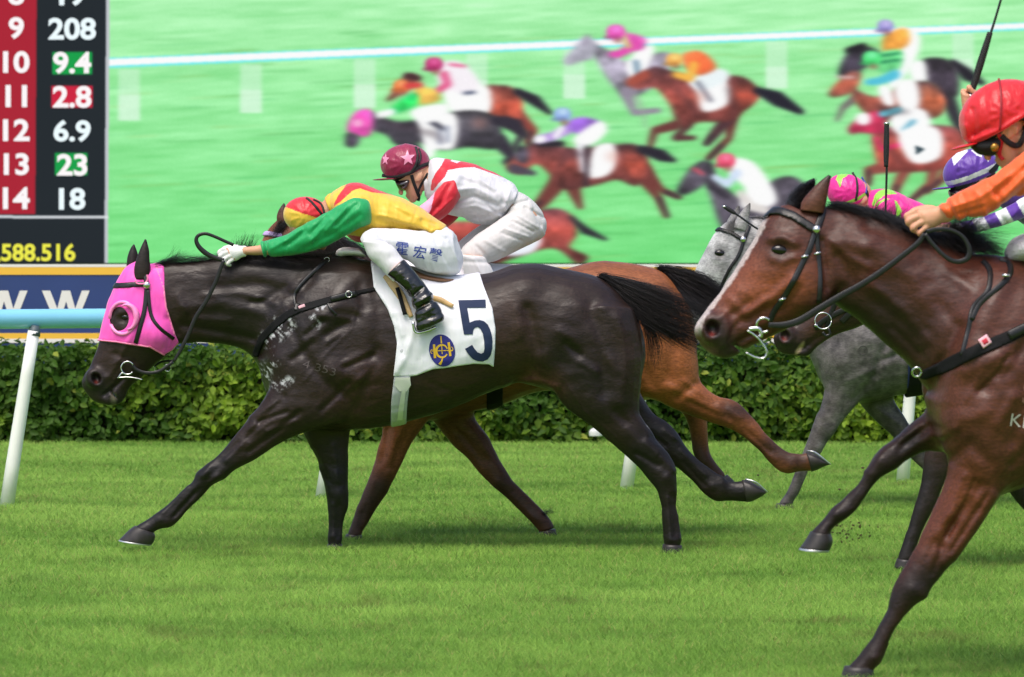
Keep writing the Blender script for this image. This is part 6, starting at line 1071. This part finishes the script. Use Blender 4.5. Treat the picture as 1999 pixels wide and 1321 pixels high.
    br, bb, _ = garment('breeches', [(loft(hips, d, nr=28), 0)] + [(loft(thigh, d, nr=24, mir=mr), .035) for mr in (1, -1)], d, .005, M_NYLON, o, WH, None,
        [([(790, 500), (815, 530)], 1.6, -.004), ([(815, 470), (836, 524)], 1.4, .003), ([(838, 488), (850, 530)], 1.5, .003), ([(850, 470), (878, 520)], 1.5, -.003), ([(874, 470), (896, 510)], 1.5, .003), ([(742, 452), (766, 490)], 3, -.004), ([(730, 450), (750, 488)], 2.5, .004), ([(764, 450), (790, 480)], 2.5, -.003), ([(838, 452), (858, 470)], 3, -.005), ([(846, 446), (870, 460)], 2.5, .004), ([(712, 482), (748, 474)], 2.5, -.004), ([(895, 526), (850, 532), (812, 520)], 3, .003)])
    for mr in (1, -1): garment('sock', [(loft(shin, d, -.06, nr=20, mir=mr), 0)], d, .005, M_NYLON, o, C(216, 214, 218)); garment('boot', [(loft(boot, d, -.10, nr=22, mir=mr, sq=2.2), 0)], d, .005, M_BOOT, o, WH, None, [([(800, 545), (812, 580)], 2.5, .005), ([(806, 580), (828, 560)], 2.5, -.007), ([(812, 592), (846, 572)], 2.2, .006), ([(812, 604), (850, 584)], 2.2, -.007), ([(830, 610), (846, 598)], 4, .004), ([(812, 630), (866, 608)], 2, -.003)])
    bp = mat('blue_embroidery', C(44, 66, 150), rough=.7)
    for ch, x, y, r in (('霍', 787, 485, .12), ('宏', 821.5, 492, .16), ('聲', 852, 497, .2)): text_decal('lettering', ch, x, y, 25, bp, br, bb, d, bold=.006, wscale=1.0, rot=r, off=.003, maxl=.008)
    hm, hb, _ = cap(p, 598, 420, .116, .098, .094, R(-8), RD, region([([(540, 400), (558, 404), (590, 416), (627, 428), (660, 440), (600, 480), (540, 470)], Y)]))
    for pts in ([(598, 387), (606, 392), (618, 404), (630, 420), (632, 430)], [(612, 390), (624, 396), (630, 404), (633, 416), (631, 428)]): p.strip('strap', pts, .014, M_BLKEL, hm, hb, off=.003, th=.004)
    loftobj('collar', loft([(634, 386, 650, 424, .075), (642, 378, 660, 428, .085), (652, 376, 666, 430, .09)], d), mat('yellow_collar', Y, rough=.5), j)
    return p
J1 = rider_one()

# ===== rider of the bright bay: white and red silks, maroon star helmet
def rider_two():
    d = 20.9
    torso = [(838, 314, 832, 388, .09), (848, 308, 842, 402, .14), (866, 308, 858, 412, .18), (890, 313, 882, 420, .19), (924, 319, 910, 430, .185), (958, 333, 936, 438, .175), (988, 349, 962, 438, .165), (1004, 360, 984, 424, .155), (1012, 372, 1000, 404, .15)]
    hips = [(1008, 372, 992, 420, .14), (1030, 382, 1000, 440, .155), (1052, 404, 1020, 462, .15), (1066, 430, 1044, 468, .12), (1067, 448, 1056, 462, .06)]
    thigh = [(1030, 396, 1062, 458, .09, -.06), (1008, 404, 1044, 472, .10, -.09), (980, 424, 1010, 490, .094, -.13), (950, 444, 976, 506, .085, -.155), (922, 464, 950, 514, .076, -.17), (904, 482, 930, 516, .06, -.18), (897, 494, 912, 510, .035, -.18)]
    shin = [(898, 496, 946, 500, .06, -.18), (902, 520, 960, 522, .06, -.185), (908, 546, 966, 545, .055, -.19), (916, 570, 958, 570, .05, -.19)]
    boot = [(912, 545, 966, 545, .06, -.19), (924, 585, 962, 580, .055, -.195), (930, 630, 962, 630, .045, -.2), (920, 655, 966, 655, .045, -.2), (900, 668, 968, 668, .04, -.2)]
    arm = [(884, 344, 900, 384, .058, -.165), (868, 354, 892, 396, .066, -.185), (850, 372, 880, 412, .064, -.19), (834, 390, 866, 424, .06, -.185), (818, 404, 850, 436, .056, -.175), (808, 420, 836, 448, .052, -.155), (796, 436, 820, 462, .044, -.13), (786, 452, 806, 472, .038, -.11)]
    fore = [(800, 424, 826, 446, .042, -.155), (796, 448, 810, 464, .03, -.12), (776, 462, 786, 478, .026, -.10)]
    mcf = scale_fist(1845, 418, .67, 778, 472)
    hp, q = head_parts(817, 346, 32, d)
    bod = [(loft(torso, d, s=.76), 0), (loft(hips, d, s=.88), .03), (tube(path3([(856, 352), (832, 350), (822, 340)], d), [.066, .060, .055]), .02)] + hp
    for mr in (1, -1): bod += [(loft(thigh, d, s=.76, mir=mr), .03), (loft(shin, d, -.06, s=.86, mir=mr), .02), (loft(boot, d, -.10, s=.8, mir=mr), .01), (loft(arm, d, s=.62, mir=mr), .02), (loft(fore, d, mir=mr), .02)]
    g1 = fist(*mcf, d, -.09); bod += [(a, .006) for a, k in g1] + [((v * [1, -1, 1] + [0, 2 * d, 0], q_, t), .006) for (v, q_, t), k in g1]
    def cf(c, px, py, v):
        w = np.exp(-(np.hypot(px - 794, py - 386) / 6) ** 2)[:, None] * .5; c = c * (1 - w) + C(176, 92, 84) * w
        w = np.exp(-(np.hypot(px - 800, py - 372) / 12) ** 2)[:, None] * .25; return c * (1 - w) + C(214, 130, 112) * w
    p = Person(d, bod, 'jockey in white and red silks with a maroon star helmet and goggles', vox=.0045, skin=C(208, 158, 130), colfn=cf); o = p.o
    WH, RD, PK = C(208, 206, 211), C(202, 28, 46), C(232, 168, 196)
    j, jb, _ = garment('jersey', [(loft(torso, d, nr=28), 0), (ell(878, 364, d - .16, .066, .06, .066), .04), (ell(878, 364, d + .16, .066, .06, .066), .04)], d, .005, M_SATIN, o, WH,
        region([([(840, 372), (843, 352), (850, 338), (862, 322), (868, 310), (880, 306), (905, 311), (926, 315), (958, 330), (985, 347), (958, 337), (926, 326), (900, 327), (874, 332), (868, 346), (856, 358), (846, 372)], RD), ([(884, 308), (892, 311), (900, 314), (892, 318), (880, 314)], C(235, 215, 222))]),
        [([(896, 372), (930, 366), (975, 390)], 4, .006), ([(880, 396), (925, 384), (972, 402)], 4, -.007), ([(890, 410), (930, 402), (980, 424)], 3, .005), ([(905, 352), (950, 372), (985, 398)], 4, -.005), ([(930, 345), (965, 370)], 3, .004), ([(900, 425), (945, 425), (985, 412)], 3, -.004), ([(995, 372), (985, 410)], 3, .006), ([(950, 400), (975, 425)], 2.5, -.004)])
    garment('sleeve', [(loft(arm, d, nr=22), 0)], d, .005, M_SATIN, o, RD, region([([(838, 360), (850, 372), (846, 388), (842, 405), (836, 420), (800, 440), (790, 400)], PK)]), [([(880, 362), (858, 404)], 3, -.005), ([(870, 360), (845, 400)], 3, .004), ([(862, 396), (840, 424)], 2.5, -.005), ([(884, 390), (850, 420)], 2.5, .004)])
    garment('sleeve', [(loft(arm, d, nr=20, mir=-1, shift=(12, 16)), 0)], d, .007, M_SATIN, o, RD)
    br, bb, _ = garment('breeches', [(loft(hips, d, nr=26), 0)] + [(loft(thigh, d, nr=22, mir=mr, shift=(0, 0) if mr > 0 else (-14, -4)), .035) for mr in (1, -1)], d, .005, M_NYLON, o, C(204, 201, 199), None,
        [([(1040, 410), (1055, 440)], 3, -.004), ([(1000, 432), (1040, 452)], 1.8, -.005), ([(985, 446), (1030, 462)], 1.8, .004), ([(1010, 420), (1050, 444)], 1.8, .004), ([(980, 455), (1020, 470)], 1.8, -.004), ([(1025, 405), (1060, 425)], 2, -.004), ([(950, 470), (985, 492)], 2.5, .003), ([(930, 480), (955, 505)], 2.5, -.004), ([(1000, 400), (1030, 392)], 2.5, -.005)])
    for mr in (1, -1): garment('sock', [(loft(shin, d, -.06, nr=20, mir=mr), 0)], d, .006, M_NYLON, o, C(212, 210, 210), None, [([(906, 510), (956, 512)], 2.5, -.004), ([(925, 505), (945, 540)], 1.5, .004)]); garment('boot', [(loft(boot, d, -.10, nr=20, mir=mr), 0)], d, .006, M_BOOT, o, WH)
    MR = C(140, 26, 66)
    hm, hb, _ = cap(p, 791, 319, .131, .100, .102, R(4), MR, None, [([(812, 290), (790, 279)], 3, .002)], [(735, 346), (735, 270), (850, 270), (850, 334), (832, 332), (808, 340), (780, 348)])
    loftobj('peak', ell(754, 349.5, d, .072, .085, .0055, R(3)), mat('peak_maroon', C(150, 30, 70), rough=.3), hm)
    st = lambda cx, cy, r, a0, sx: [(cx + sx * (r if i % 2 == 0 else r * .42) * math.sin(a0 + i * math.pi / 5), cy - (r if i % 2 == 0 else r * .42) * math.cos(a0 + i * math.pi / 5)) for i in range(10)]
    pm = mat('pale_pink_print', C(224, 140, 172), rough=.4)
    decal('star', [st(797, 309, 16.5, -.1, .92)], pm, hm, hb, d, off=.003); decal('star', [st(753, 311, 13, .1, .62)], pm, hm, hb, d, off=.003)
    p.strip('strap', [(746, 342), (770, 345), (800, 338), (820, 326), (839, 318)], .018, M_BLKEL, hm, hb, off=.004, th=.005); p.strip('strap', [(812, 287), (816, 304), (813, 322), (803, 338)], .014, M_BLKEL, hm, hb, off=.004, th=.005); p.strip('strap', [(818, 290), (822, 306), (816, 326)], .010, M_BLKEL, hm, hb, off=.004, th=.004)
    # padding, goggles and chin strap
    garment('skull_pad', [(ell(795, 328, d, .118, .088, .075, R(8)), 0)], d, .006, M_PADBLK, o, WH, clip=lambda f: f.poly([(746, 345), (800, 340), (824, 330), (842, 330), (840, 345), (829, 350), (822, 336), (806, 344), (792, 352), (772, 360), (750, 363)]))
    garment('goggles', [(loft([(770, 352, 779, 371, .045), (780, 350, 787, 373, .07), (793, 346, 796, 368, .078), (800, 346, 800, 360, .07)], d, nr=22), 0)], d, .004, M_LENS, o, WH)
    p.strip('strap', [(804, 342), (808, 356), (814, 372), (818, 384), (816, 392)], .017, M_BLKEL, o, off=.005, th=.005); p.strip('strap', [(836, 338), (828, 352), (820, 366), (817, 376)], .013, M_BLKEL, o, off=.005, th=.005)
    garment('scarf', [(loft([(826, 338, 830, 384, .066), (838, 326, 840, 388, .074), (848, 316, 848, 390, .08)], d, nr=22), 0)], d, .005, M_SATIN, o, C(208, 205, 208))
    return p
J2 = rider_two()

# ===== rider of the nearest bay: orange silks, red helmet
def rider_orange():
    d = 14.13
    torso = [(2020, 262, 2030, 340, .08), (2050, 244, 2064, 372, .15), (2100, 228, 2110, 400, .19), (2160, 230, 2160, 410, .19), (2230, 248, 2220, 410, .18), (2300, 285, 2270, 420, .17), (2350, 325, 2310, 430, .16)]
    hips = [(2330, 330, 2290, 430, .14), (2380, 350, 2330, 470, .155), (2420, 400, 2380, 500, .14), (2430, 440, 2405, 490, .07)]
    thigh = [(2390, 370, 2410, 490, .09, -.07), (2340, 370, 2350, 490, .10, -.12), (2280, 370, 2290, 475, .092, -.155), (2210, 380, 2225, 460, .08, -.18), (2160, 395, 2180, 455, .066, -.19), (2140, 410, 2152, 445, .04, -.19)]
    shin = [(2140, 420, 2190, 420, .058, -.19), (2160, 460, 2220, 445, .058, -.195), (2195, 510, 2245, 485, .052, -.2)]
    boot = [(2185, 505, 2240, 475, .058, -.2), (2230, 570, 2280, 540, .055, -.21), (2260, 630, 2320, 600, .048, -.22), (2262, 660, 2340, 640, .046, -.22), (2268, 680, 2338, 656, .04, -.22)]
    arm = [(2120, 250, 2120, 350, .066, -.175), (2070, 262, 2080, 362, .078, -.19), (2020, 282, 2030, 374, .078, -.19), (1975, 314, 1990, 384, .072, -.18), (1940, 340, 1956, 404, .068, -.17), (1905, 358, 1925, 418, .062, -.155), (1872, 374, 1896, 426, .055, -.14), (1848, 388, 1868, 430, .048, -.125), (1831, 401, 1848, 429, .040, -.115)]
    fore = [(1950, 362, 1962, 392, .03, -.17), (1880, 392, 1890, 416, .027, -.14), (1842, 400, 1850, 432, .027, -.115)]
    armf = [(2110, 252, 2110, 340, .06, .17), (2060, 240, 2066, 310, .064, .19), (2000, 224, 2010, 280, .058, .19), (1950, 212, 1960, 252, .05, .17), (1915, 200, 1922, 230, .042, .15)]
    mcf = scale_fist(1845, 418, 1.0, 1845, 418)
    hp, q = head_parts(1974, 257, 38, d)
    hand2 = [(loft([(1925, 196, 1928, 222, .026), (1905, 184, 1910, 212, .03), (1892, 178, 1896, 206, .03)], d, .15), 0)] + [(tube(path3([(1896 + i, 180 + 8 * i, 0), (1880 + i, 178 + 9 * i, -.012), (1884 + i, 186 + 9 * i, -.03), (1894, 188 + 8 * i, -.03)], d, .15), [.010, .0105, .0095, .008]), .003) for i in range(4)] + [(tube(path3([(1905, 184, -.02), (1893, 172, -.025), (1890, 166, -.02)], d, .15), [.012, .011, .009]), .006)]
    bod = [(loft(torso, d, s=.76), 0), (loft(hips, d, s=.88), .03), (tube(path3([(2040, 290), (2010, 280), (1990, 262)], d), [.066, .062, .058]), .02)] + hp + [(a, .006) for a, k in fist(*mcf, d, -.10, r=.0105)] + [(a, max(k, .004)) for a, k in hand2]
    for mr in (1, -1): bod += [(loft(thigh, d, s=.76, mir=mr), .03), (loft(shin, d, -.06, s=.86, mir=mr), .02), (loft(boot, d, -.10, s=.8, mir=mr), .01)]
    bod += [(loft(arm, d, s=.62), .02), (loft(fore, d), .02), (loft(armf, d, s=.7), .02)]
    kn = [([(1790, 411)], 3, .002), ([(1796, 421)], 3, .002), ([(1803, 432)], 3, .002), ([(1785, 418), (1800, 438)], 2, -.001), ([(1963, 250), (1972, 246), (1982, 252), (1980, 268)], 2, .003), ([(1972, 260)], 4, -.005)]
    def cf(c, px, py, v):
        w = np.exp(-(seg2d(px, py, np.array([(1768, 424), (1780, 448), (1794, 458)], float)) / 7) ** 2)[:, None] * .35; return c * (1 - w) + C(206, 128, 104) * w
    p = Person(d, bod, 'jockey in orange silks and red helmet on the nearest horse, holding a whip up', vox=.0042, skin=C(206, 152, 122), colfn=cf, bumps=kn); o = p.o
    OR = C(232, 96, 42)
    garment('jersey', [(loft(torso, d, nr=28), 0), (ell(2080, 310, d - .16, .075, .06, .075), .04)], d, .007, M_SATIN, o, OR)
    garment('sleeve', [(loft(arm, d, nr=24), 0)], d, .0048, M_SATIN, o, OR, None, [([(1838, 394), (1858, 430)], 2.5, -.006), ([(1846, 390), (1864, 430)], 2.2, .005), ([(1870, 384), (1880, 424)], 4, -.005), ([(1890, 372), (1912, 420)], 4, .005), ([(1920, 366), (1944, 400)], 4, -.006), ([(1950, 345), (1900, 385)], 4, .005), ([(1999, 320), (1930, 380)], 5, -.007), ([(1980, 345), (1940, 395)], 4, .005), ([(1905, 405), (1860, 418)], 3, -.005), ([(1890, 390), (1850, 404)], 3, .004), ([(1990, 360), (1950, 400)], 4, -.006)])
    garment('sleeve', [(loft(armf, d, nr=20), 0)], d, .007, M_SATIN, o, OR)
    garment('breeches', [(loft(hips, d, nr=24), 0)] + [(loft(thigh, d, nr=22, mir=mr), .035) for mr in (1, -1)], d, .008, M_NYLON, o, C(224, 222, 222))
    for mr in (1, -1): garment('sock', [(loft(shin, d, -.06, nr=18, mir=mr), 0)], d, .008, M_NYLON, o, C(214, 212, 212)); garment('boot', [(loft(boot, d, -.10, nr=18, mir=mr), 0)], d, .008, M_BOOT, o, OR)
    RD = C(206, 22, 34)
    hm, hb, _ = cap(p, 1957, 224, .158, .112, .122, R(22), RD, None, [([(1880, 225), (1882, 270)], 4, .004), ([(1896, 215), (1900, 262)], 4, -.004), ([(1895, 276), (1952, 252), (1999, 222), (2040, 196)], 4, .006), ([(1948, 156), (1946, 210), (1944, 256)], 1.6, .003), ([(1920, 180), (1915, 250)], 5, -.003), ([(1900, 262), (1925, 250)], 3, -.005), ([(1880, 245), (1890, 275)], 3, .004), ([(1960, 180), (1990, 215)], 5, .002)],
        [(1850, 140), (2080, 120), (2080, 190), (2050, 202), (1999, 226), (1953, 256), (1900, 284), (1860, 290)])
    loftobj('peak', ell(1884, 285, d, .052, .085, .0065, R(14)), mat('peak_red', RD, rough=.35), hm)
    p.strip('strap', [(1948, 154), (1947, 200), (1944, 256)], .008, mat('red_cord', C(150, 14, 26), rough=.5), hm, hb, off=.004, th=.006)
    garment('skull_pad', [(ell(1968, 236, d, .145, .092, .085, R(22)), 0)], d, .006, M_PADBLK, o, OR, clip=lambda f: f.poly([(1880, 270), (1953, 250), (2010, 215), (2050, 200), (2050, 240), (2010, 262), (1996, 236), (1970, 240), (1945, 266), (1925, 282), (1900, 290)]))
    garment('goggles', [(loft([(1890, 278, 1908, 300, .05), (1908, 272, 1922, 304, .075), (1930, 266, 1940, 304, .086), (1948, 264, 1950, 292, .082)], d, nr=22), 0)], d, .005, M_PADBLK, o, OR)
    g = P(1936, 289, d); loftobj('goggle_clip', tube(np.array([g - (0, .088, 0), g - (0, .094, 0), g - (0, .097, 0)]), [.016, .014, .005], nr=18, flatdir=(1, 0, 0)), mat('amber_clip', C(150, 110, 40), rough=.25, metal=.6), o)
    p.strip('strap', [(1944, 262), (1950, 276), (1948, 300), (1956, 312)], .016, mat('red_strap', C(190, 24, 36), rough=.6), o, off=.006, th=.005); p.strip('strap', [(1950, 266), (1966, 280), (1984, 284), (1996, 262), (2002, 236)], .020, M_BLKEL, o, off=.006, th=.006)
    garment('collar', [(loft([(1996, 276, 2004, 322, .07), (2012, 266, 2024, 332, .08), (2030, 258, 2044, 340, .09)], d, nr=22), 0)], d, .006, M_SATIN, o, OR)
    return p
JO = rider_orange()

# ===== purple rider on the dark bay
def rider_purple():
    d = 18.9
    torso = [(1950, 350, 1950, 400, .08), (1975, 340, 1980, 425, .14), (2010, 335, 2020, 450, .18), (2060, 345, 2060, 455, .185), (2110, 362, 2100, 455, .17), (2160, 390, 2140, 460, .16), (2190, 415, 2165, 470, .15)]
    hips = [(2170, 410, 2140, 470, .14), (2210, 430, 2180, 500, .15), (2236, 470, 2210, 520, .13), (2240, 495, 2225, 515, .06)]
    thigh = [(2220, 440, 2228, 515, .09, -.07), (2180, 440, 2190, 512, .095, -.12), (2130, 440, 2142, 500, .085, -.16), (2085, 445, 2102, 490, .07, -.18), (2062, 455, 2074, 482, .045, -.18)]
    shin = [(2062, 462, 2104, 462, .055, -.18), (2080, 500, 2120, 486, .055, -.19), (2110, 540, 2144, 520, .05, -.2)]
    boot = [(2104, 534, 2142, 512, .055, -.2), (2140, 590, 2180, 572, .048, -.21), (2146, 620, 2200, 606, .045, -.21), (2150, 632, 2200, 620, .04, -.21)]
    arm = [(2050, 352, 2050, 412, .055, -.15), (2020, 372, 2030, 420, .062, -.18), (1988, 390, 2002, 424, .058, -.18), (1955, 408, 1970, 436, .054, -.165), (1922, 421, 1936, 446, .05, -.15), (1890, 430, 1902, 453, .046, -.13), (1862, 436, 1870, 457, .04, -.115)]
    fore = [(1900, 436, 1906, 448, .022, -.13), (1850, 440, 1856, 456, .025, -.11)]; mcf = scale_fist(1845, 418, .75, 1850, 448)
    hp, q = head_parts(1916, 362, 30, d)
    g1 = fist(*mcf, d, -.10); bod = [(loft(torso, d, s=.76), 0), (loft(hips, d, s=.88), .03), (tube(path3([(1965, 375), (1935, 368), (1920, 358)], d), [.06, .058, .055]), .02)] + hp + [(a, .006) for a, k in g1] + [((v * [1, -1, 1] + [0, 2 * d, 0], q_, t), .006) for (v, q_, t), k in g1]
    for mr in (1, -1): bod += [(loft(thigh, d, s=.76, mir=mr), .03), (loft(shin, d, -.06, s=.86, mir=mr), .02), (loft(boot, d, -.10, s=.8, mir=mr), .01), (loft(arm, d, s=.62, mir=mr), .02), (loft(fore, d, mir=mr), .02)]
    p = Person(d, bod, 'jockey in purple and white silks half hidden behind the orange sleeve', vox=.007); o = p.o
    PU, WH = C(88, 44, 150), C(222, 220, 226)
    garment('jersey', [(loft(torso, d, nr=26), 0), (ell(2030, 385, d - .15, .065, .06, .065), .04)], d, .007, M_SATIN, o, C(62, 30, 108), region([([(1940, 330), (1962, 330), (1958, 360), (1942, 360)], WH)]))
    def blocks(c, px, py, v):
        u = (px - 1850) * .9 - (py - 440) * .5; i = (np.floor(u / 24) % 2 == 0); c[i] = WH; return c
    garment('sleeve', [(loft(arm, d, nr=20), 0)], d, .005, M_SATIN, o, PU, blocks, [([(1940, 420), (1960, 440)], 3, -.005), ([(1900, 430), (1915, 448)], 2.5, .005), ([(1985, 395), (1960, 430)], 3, .004)])
    garment('sleeve', [(loft(arm, d, nr=18, mir=-1), 0)], d, .007, M_SATIN, o, PU, blocks)
    garment('breeches', [(loft(hips, d, nr=22), 0)] + [(loft(thigh, d, nr=20, mir=mr), .035) for mr in (1, -1)], d, .008, M_NYLON, o, WH)
    for mr in (1, -1): garment('sock', [(loft(shin, d, -.06, nr=18, mir=mr), 0)], d, .008, M_NYLON, o, WH); garment('boot', [(loft(boot, d, -.10, nr=18, mir=mr), 0)], d, .008, M_BOOT, o, WH)
    band = [(1836, 355), (1860, 352), (1890, 343), (1920, 330), (1952, 314), (1956, 322), (1922, 339), (1890, 352), (1860, 361), (1838, 364)]
    tri = [([(1862, 324), (1856, 300), (1866, 286), (1886, 286), (1890, 294)], WH), ([(1896, 294), (1902, 284), (1914, 286), (1917, 306), (1908, 304)], WH), ([(1918, 300), (1926, 290), (1934, 300), (1930, 316)], WH)]
    hm, hb, _ = cap(p, 1895, 332, .136, .100, .100, R(20), PU, region([(band, C(206, 202, 206))] + tri), [([(1870, 300), (1865, 330)], 3, .003), ([(1910, 300), (1905, 330)], 3, -.003)], [(1820, 368), (1820, 270), (1970, 260), (1970, 322), (1942, 336), (1900, 356), (1860, 366)])
    decal('strap_patch', [[(1936, 325), (1946, 315), (1951, 322), (1940, 336), (1930, 342), (1926, 334)]], M_BLKEL, hm, hb, d, off=.004)
    loftobj('peak', ell(1842, 367, d, .055, .085, .0055, R(6)), mat('peak_purple', PU, rough=.35), hm)
    garment('skull_pad', [(ell(1896, 346, d, .12, .086, .07, R(18)), 0)], d, .007, M_PADBLK, o, PU, clip=lambda f: f.poly([(1846, 368), (1900, 352), (1945, 330), (1950, 345), (1925, 356), (1900, 368), (1870, 384), (1850, 384)]))
    garment('goggles', [(loft([(1850, 370, 1856, 386, .045), (1862, 368, 1868, 390, .07), (1876, 366, 1880, 386, .078), (1886, 364, 1886, 380, .074)], d, nr=20), 0)], d, .005, M_LENS, o, PU)
    return p
JP = rider_purple()

# ===== pink and green rider on the grey
def rider_pink():
    d = 23.37
    torso = [(1692, 376, 1692, 425, .08), (1706, 370, 1706, 445, .14), (1730, 368, 1728, 458, .18), (1765, 380, 1756, 462, .185), (1805, 400, 1790, 465, .17), (1838, 420, 1822, 470, .16), (1860, 438, 1842, 480, .15)]
    hips = [(1845, 432, 1824, 484, .14), (1880, 452, 1856, 512, .15), (1902, 486, 1882, 530, .13), (1906, 506, 1894, 522, .06)]
    thigh = [(1888, 462, 1896, 522, .09, -.07), (1856, 462, 1864, 520, .095, -.12), (1816, 462, 1826, 508, .085, -.16), (1780, 465, 1792, 500, .07, -.18), (1762, 472, 1770, 494, .045, -.18)]
    shin = [(1762, 478, 1796, 478, .055, -.18), (1776, 510, 1810, 498, .055, -.19), (1800, 544, 1828, 528, .05, -.2)]
    boot = [(1796, 540, 1826, 522, .055, -.2), (1826, 582, 1856, 568, .048, -.21), (1830, 606, 1872, 594, .045, -.21), (1832, 614, 1872, 604, .04, -.21)]
    arm = [(1745, 385, 1750, 425, .055, -.15), (1722, 394, 1736, 430, .06, -.18), (1700, 412, 1716, 442, .056, -.18), (1672, 430, 1686, 456, .05, -.155), (1648, 442, 1658, 464, .042, -.12)]
    fore = [(1690, 424, 1700, 446, .034, -.16), (1640, 446, 1648, 460, .025, -.11)]; mcf = scale_fist(1845, 418, .6, 1636, 456)
    hp, q = head_parts(1686, 392, 48, d); g1 = fist(*mcf, d, -.10)
    bod = [(loft(torso, d, s=.76), 0), (loft(hips, d, s=.88), .03), (tube(path3([(1706, 400), (1694, 398), (1684, 388)], d), [.06, .058, .055]), .02)] + hp + [(a, .006) for a, k in g1] + [((v * [1, -1, 1] + [0, 2 * d, 0], q_, t), .006) for (v, q_, t), k in g1]
    for mr in (1, -1): bod += [(loft(thigh, d, s=.76, mir=mr), .03), (loft(shin, d, -.06, s=.86, mir=mr), .02), (loft(boot, d, -.10, s=.8, mir=mr), .01), (loft(arm, d, s=.62, mir=mr), .02), (loft(fore, d, mir=mr), .02)]
    p = Person(d, bod, 'jockey in bright pink and lime silks riding the grey horse', vox=.007); o = p.o
    PK, LM, WH = C(222, 36, 140), C(140, 206, 66), C(222, 220, 224)
    garment('jersey', [(loft(torso, d, nr=26), 0)], d, .006, M_SATIN, o, PK, region([([(1702, 400), (1708, 380), (1716, 372), (1736, 366), (1752, 378), (1728, 380), (1712, 392), (1706, 404)], LM), ([(1714, 394), (1730, 386), (1750, 392), (1760, 410), (1756, 440), (1712, 440), (1706, 410)], LM)]), [([(1770, 390), (1800, 420)], 4, -.005), ([(1750, 385), (1780, 425)], 4, .004)])
    for mr in (1, -1): garment('sleeve', [(loft(arm, d, nr=18, mir=mr), 0)], d, .007, M_SATIN, o, PK)
    garment('breeches', [(loft(hips, d, nr=22), 0)] + [(loft(thigh, d, nr=20, mir=mr), .035) for mr in (1, -1)], d, .008, M_NYLON, o, WH)
    for mr in (1, -1): garment('sock', [(loft(shin, d, -.06, nr=18, mir=mr), 0)], d, .008, M_NYLON, o, WH); garment('boot', [(loft(boot, d, -.10, nr=18, mir=mr), 0)], d, .008, M_BOOT, o, WH)
    hm, hb, _ = cap(p, 1656, 376, .136, .10, .106, R(-24), PK, region([([(1632, 350), (1638, 334), (1664, 332), (1652, 344), (1645, 348), (1640, 366), (1636, 356)], LM), ([(1612, 398), (1640, 398), (1672, 386), (1704, 366), (1706, 371), (1674, 392), (1642, 404), (1612, 404)], LM)]), [], [(1600, 412), (1600, 320), (1710, 320), (1712, 372), (1676, 398), (1645, 410)])
    p.strip('strap', [(1664, 336), (1670, 350), (1671, 370), (1668, 392)], .013, M_BLKEL, hm, hb, off=.004); p.strip('strap', [(1682, 345), (1690, 362), (1688, 378)], .010, mat('blue_elastic', C(50, 60, 150), rough=.6), hm, hb, off=.004)
    loftobj('peak', ell(1622, 410, d, .05, .08, .005, R(30)), mat('peak_pink', PK, rough=.35), hm)
    p.strip('strap', [(1690, 372), (1694, 388), (1698, 404)], .014, M_BLKEL, o, off=.006)
    return p
JK = rider_pink()

# ------------------------------------------------------------------ whips and flying turf
def whip(pts, d, rad, grip, label, dy=0.0, rg=.011):
    p = path3(pts, d, dy, sub=8); v, q, t = tube(p, rad, nr=10)
    o = newmesh('riding_whip', v, [list(a) for a in q] + [list(a) for a in t], M_WHIP); fixnormals(o); tag(o, label, 'whip', 'riding whips')
    a, b = grip; g = path3([pts[0], pts[-1]], d, dy, sub=40); n = len(g)
    loftobj('grip', tube(g[int(a * n):max(int(b * n), int(a * n) + 3)], [rg * .9, rg, rg * 1.1, rg, rg * .8], nr=12), M_GRIP, o)
    e = 0 if a < .05 else -1; loftobj('end_cap', tube(np.array([g[e] - (0, 0, .004), g[e] + (0, 0, .006)]), [rg * 1.05], nr=12), M_STEEL, o); return o
whip([(1894, 188), (1920, 108), (1943, 36), (1968, -50)], 14.13, [.006, .005, .0045, .004], (0, .56), 'black riding whip raised beside the red helmet', dy=.13, rg=.0125)
whip([(1731, 241), (1731, 329), (1729, 400), (1728, 440)], 23.0, [.007, .007, .006, .005], (.02, .45), 'black riding whip standing upright over the pink jockey', rg=.0155)
whip([(1414, 403), (1442, 421), (1475, 444), (1520, 470)], 23.2, [.008, .006, .006, .006], (0, .22), 'black riding whip pointing past the ears of the grey horse', dy=-.05, rg=.012)
cm = mat('turf_soil_clod', C(74, 62, 40), rough=.95, bump=.004, bscale=80)
def clods():
    g = np.random.default_rng(5); V, F, n = [], [], 0
    for i in range(40):
        c = P(1660 + g.normal(0, 20), 1040 + g.normal(0, 12), 14.6 + g.normal(0, .15)); r = g.uniform(.002, .0065)
        v, q, t = ell(0, 0, 1, r, r * .8, r * .7, g.random() * 3, nu=6, nv=4); v = v - v.mean(0) + c + 0 * v; V.append(v); F += [[int(k) + n for k in f] for f in q] + [[int(k) + n for k in f] for f in t]; n += len(v)
    o = newmesh('flying_soil', np.vstack(V), F, cm); fixnormals(o); tag(o, 'crumbs of soil thrown up behind the lifted hoof', 'soil', kind='stuff')
clods()
for x, y, d, lb in ((1639, 955, 16, 'left of the nearest lifted foreleg'), (1684, 913, 15.5, 'above the nearest lifted knee'), (1480, 927, 19, 'right of the leading raised hind hoof')):
    o = loftobj('turf_clod', ell(x, y, d, .006, .005, .004, nu=8, nv=6), cm, None); tag(o, 'tiny dark turf clod in the air ' + lb, 'clod', 'turf clods in the air')
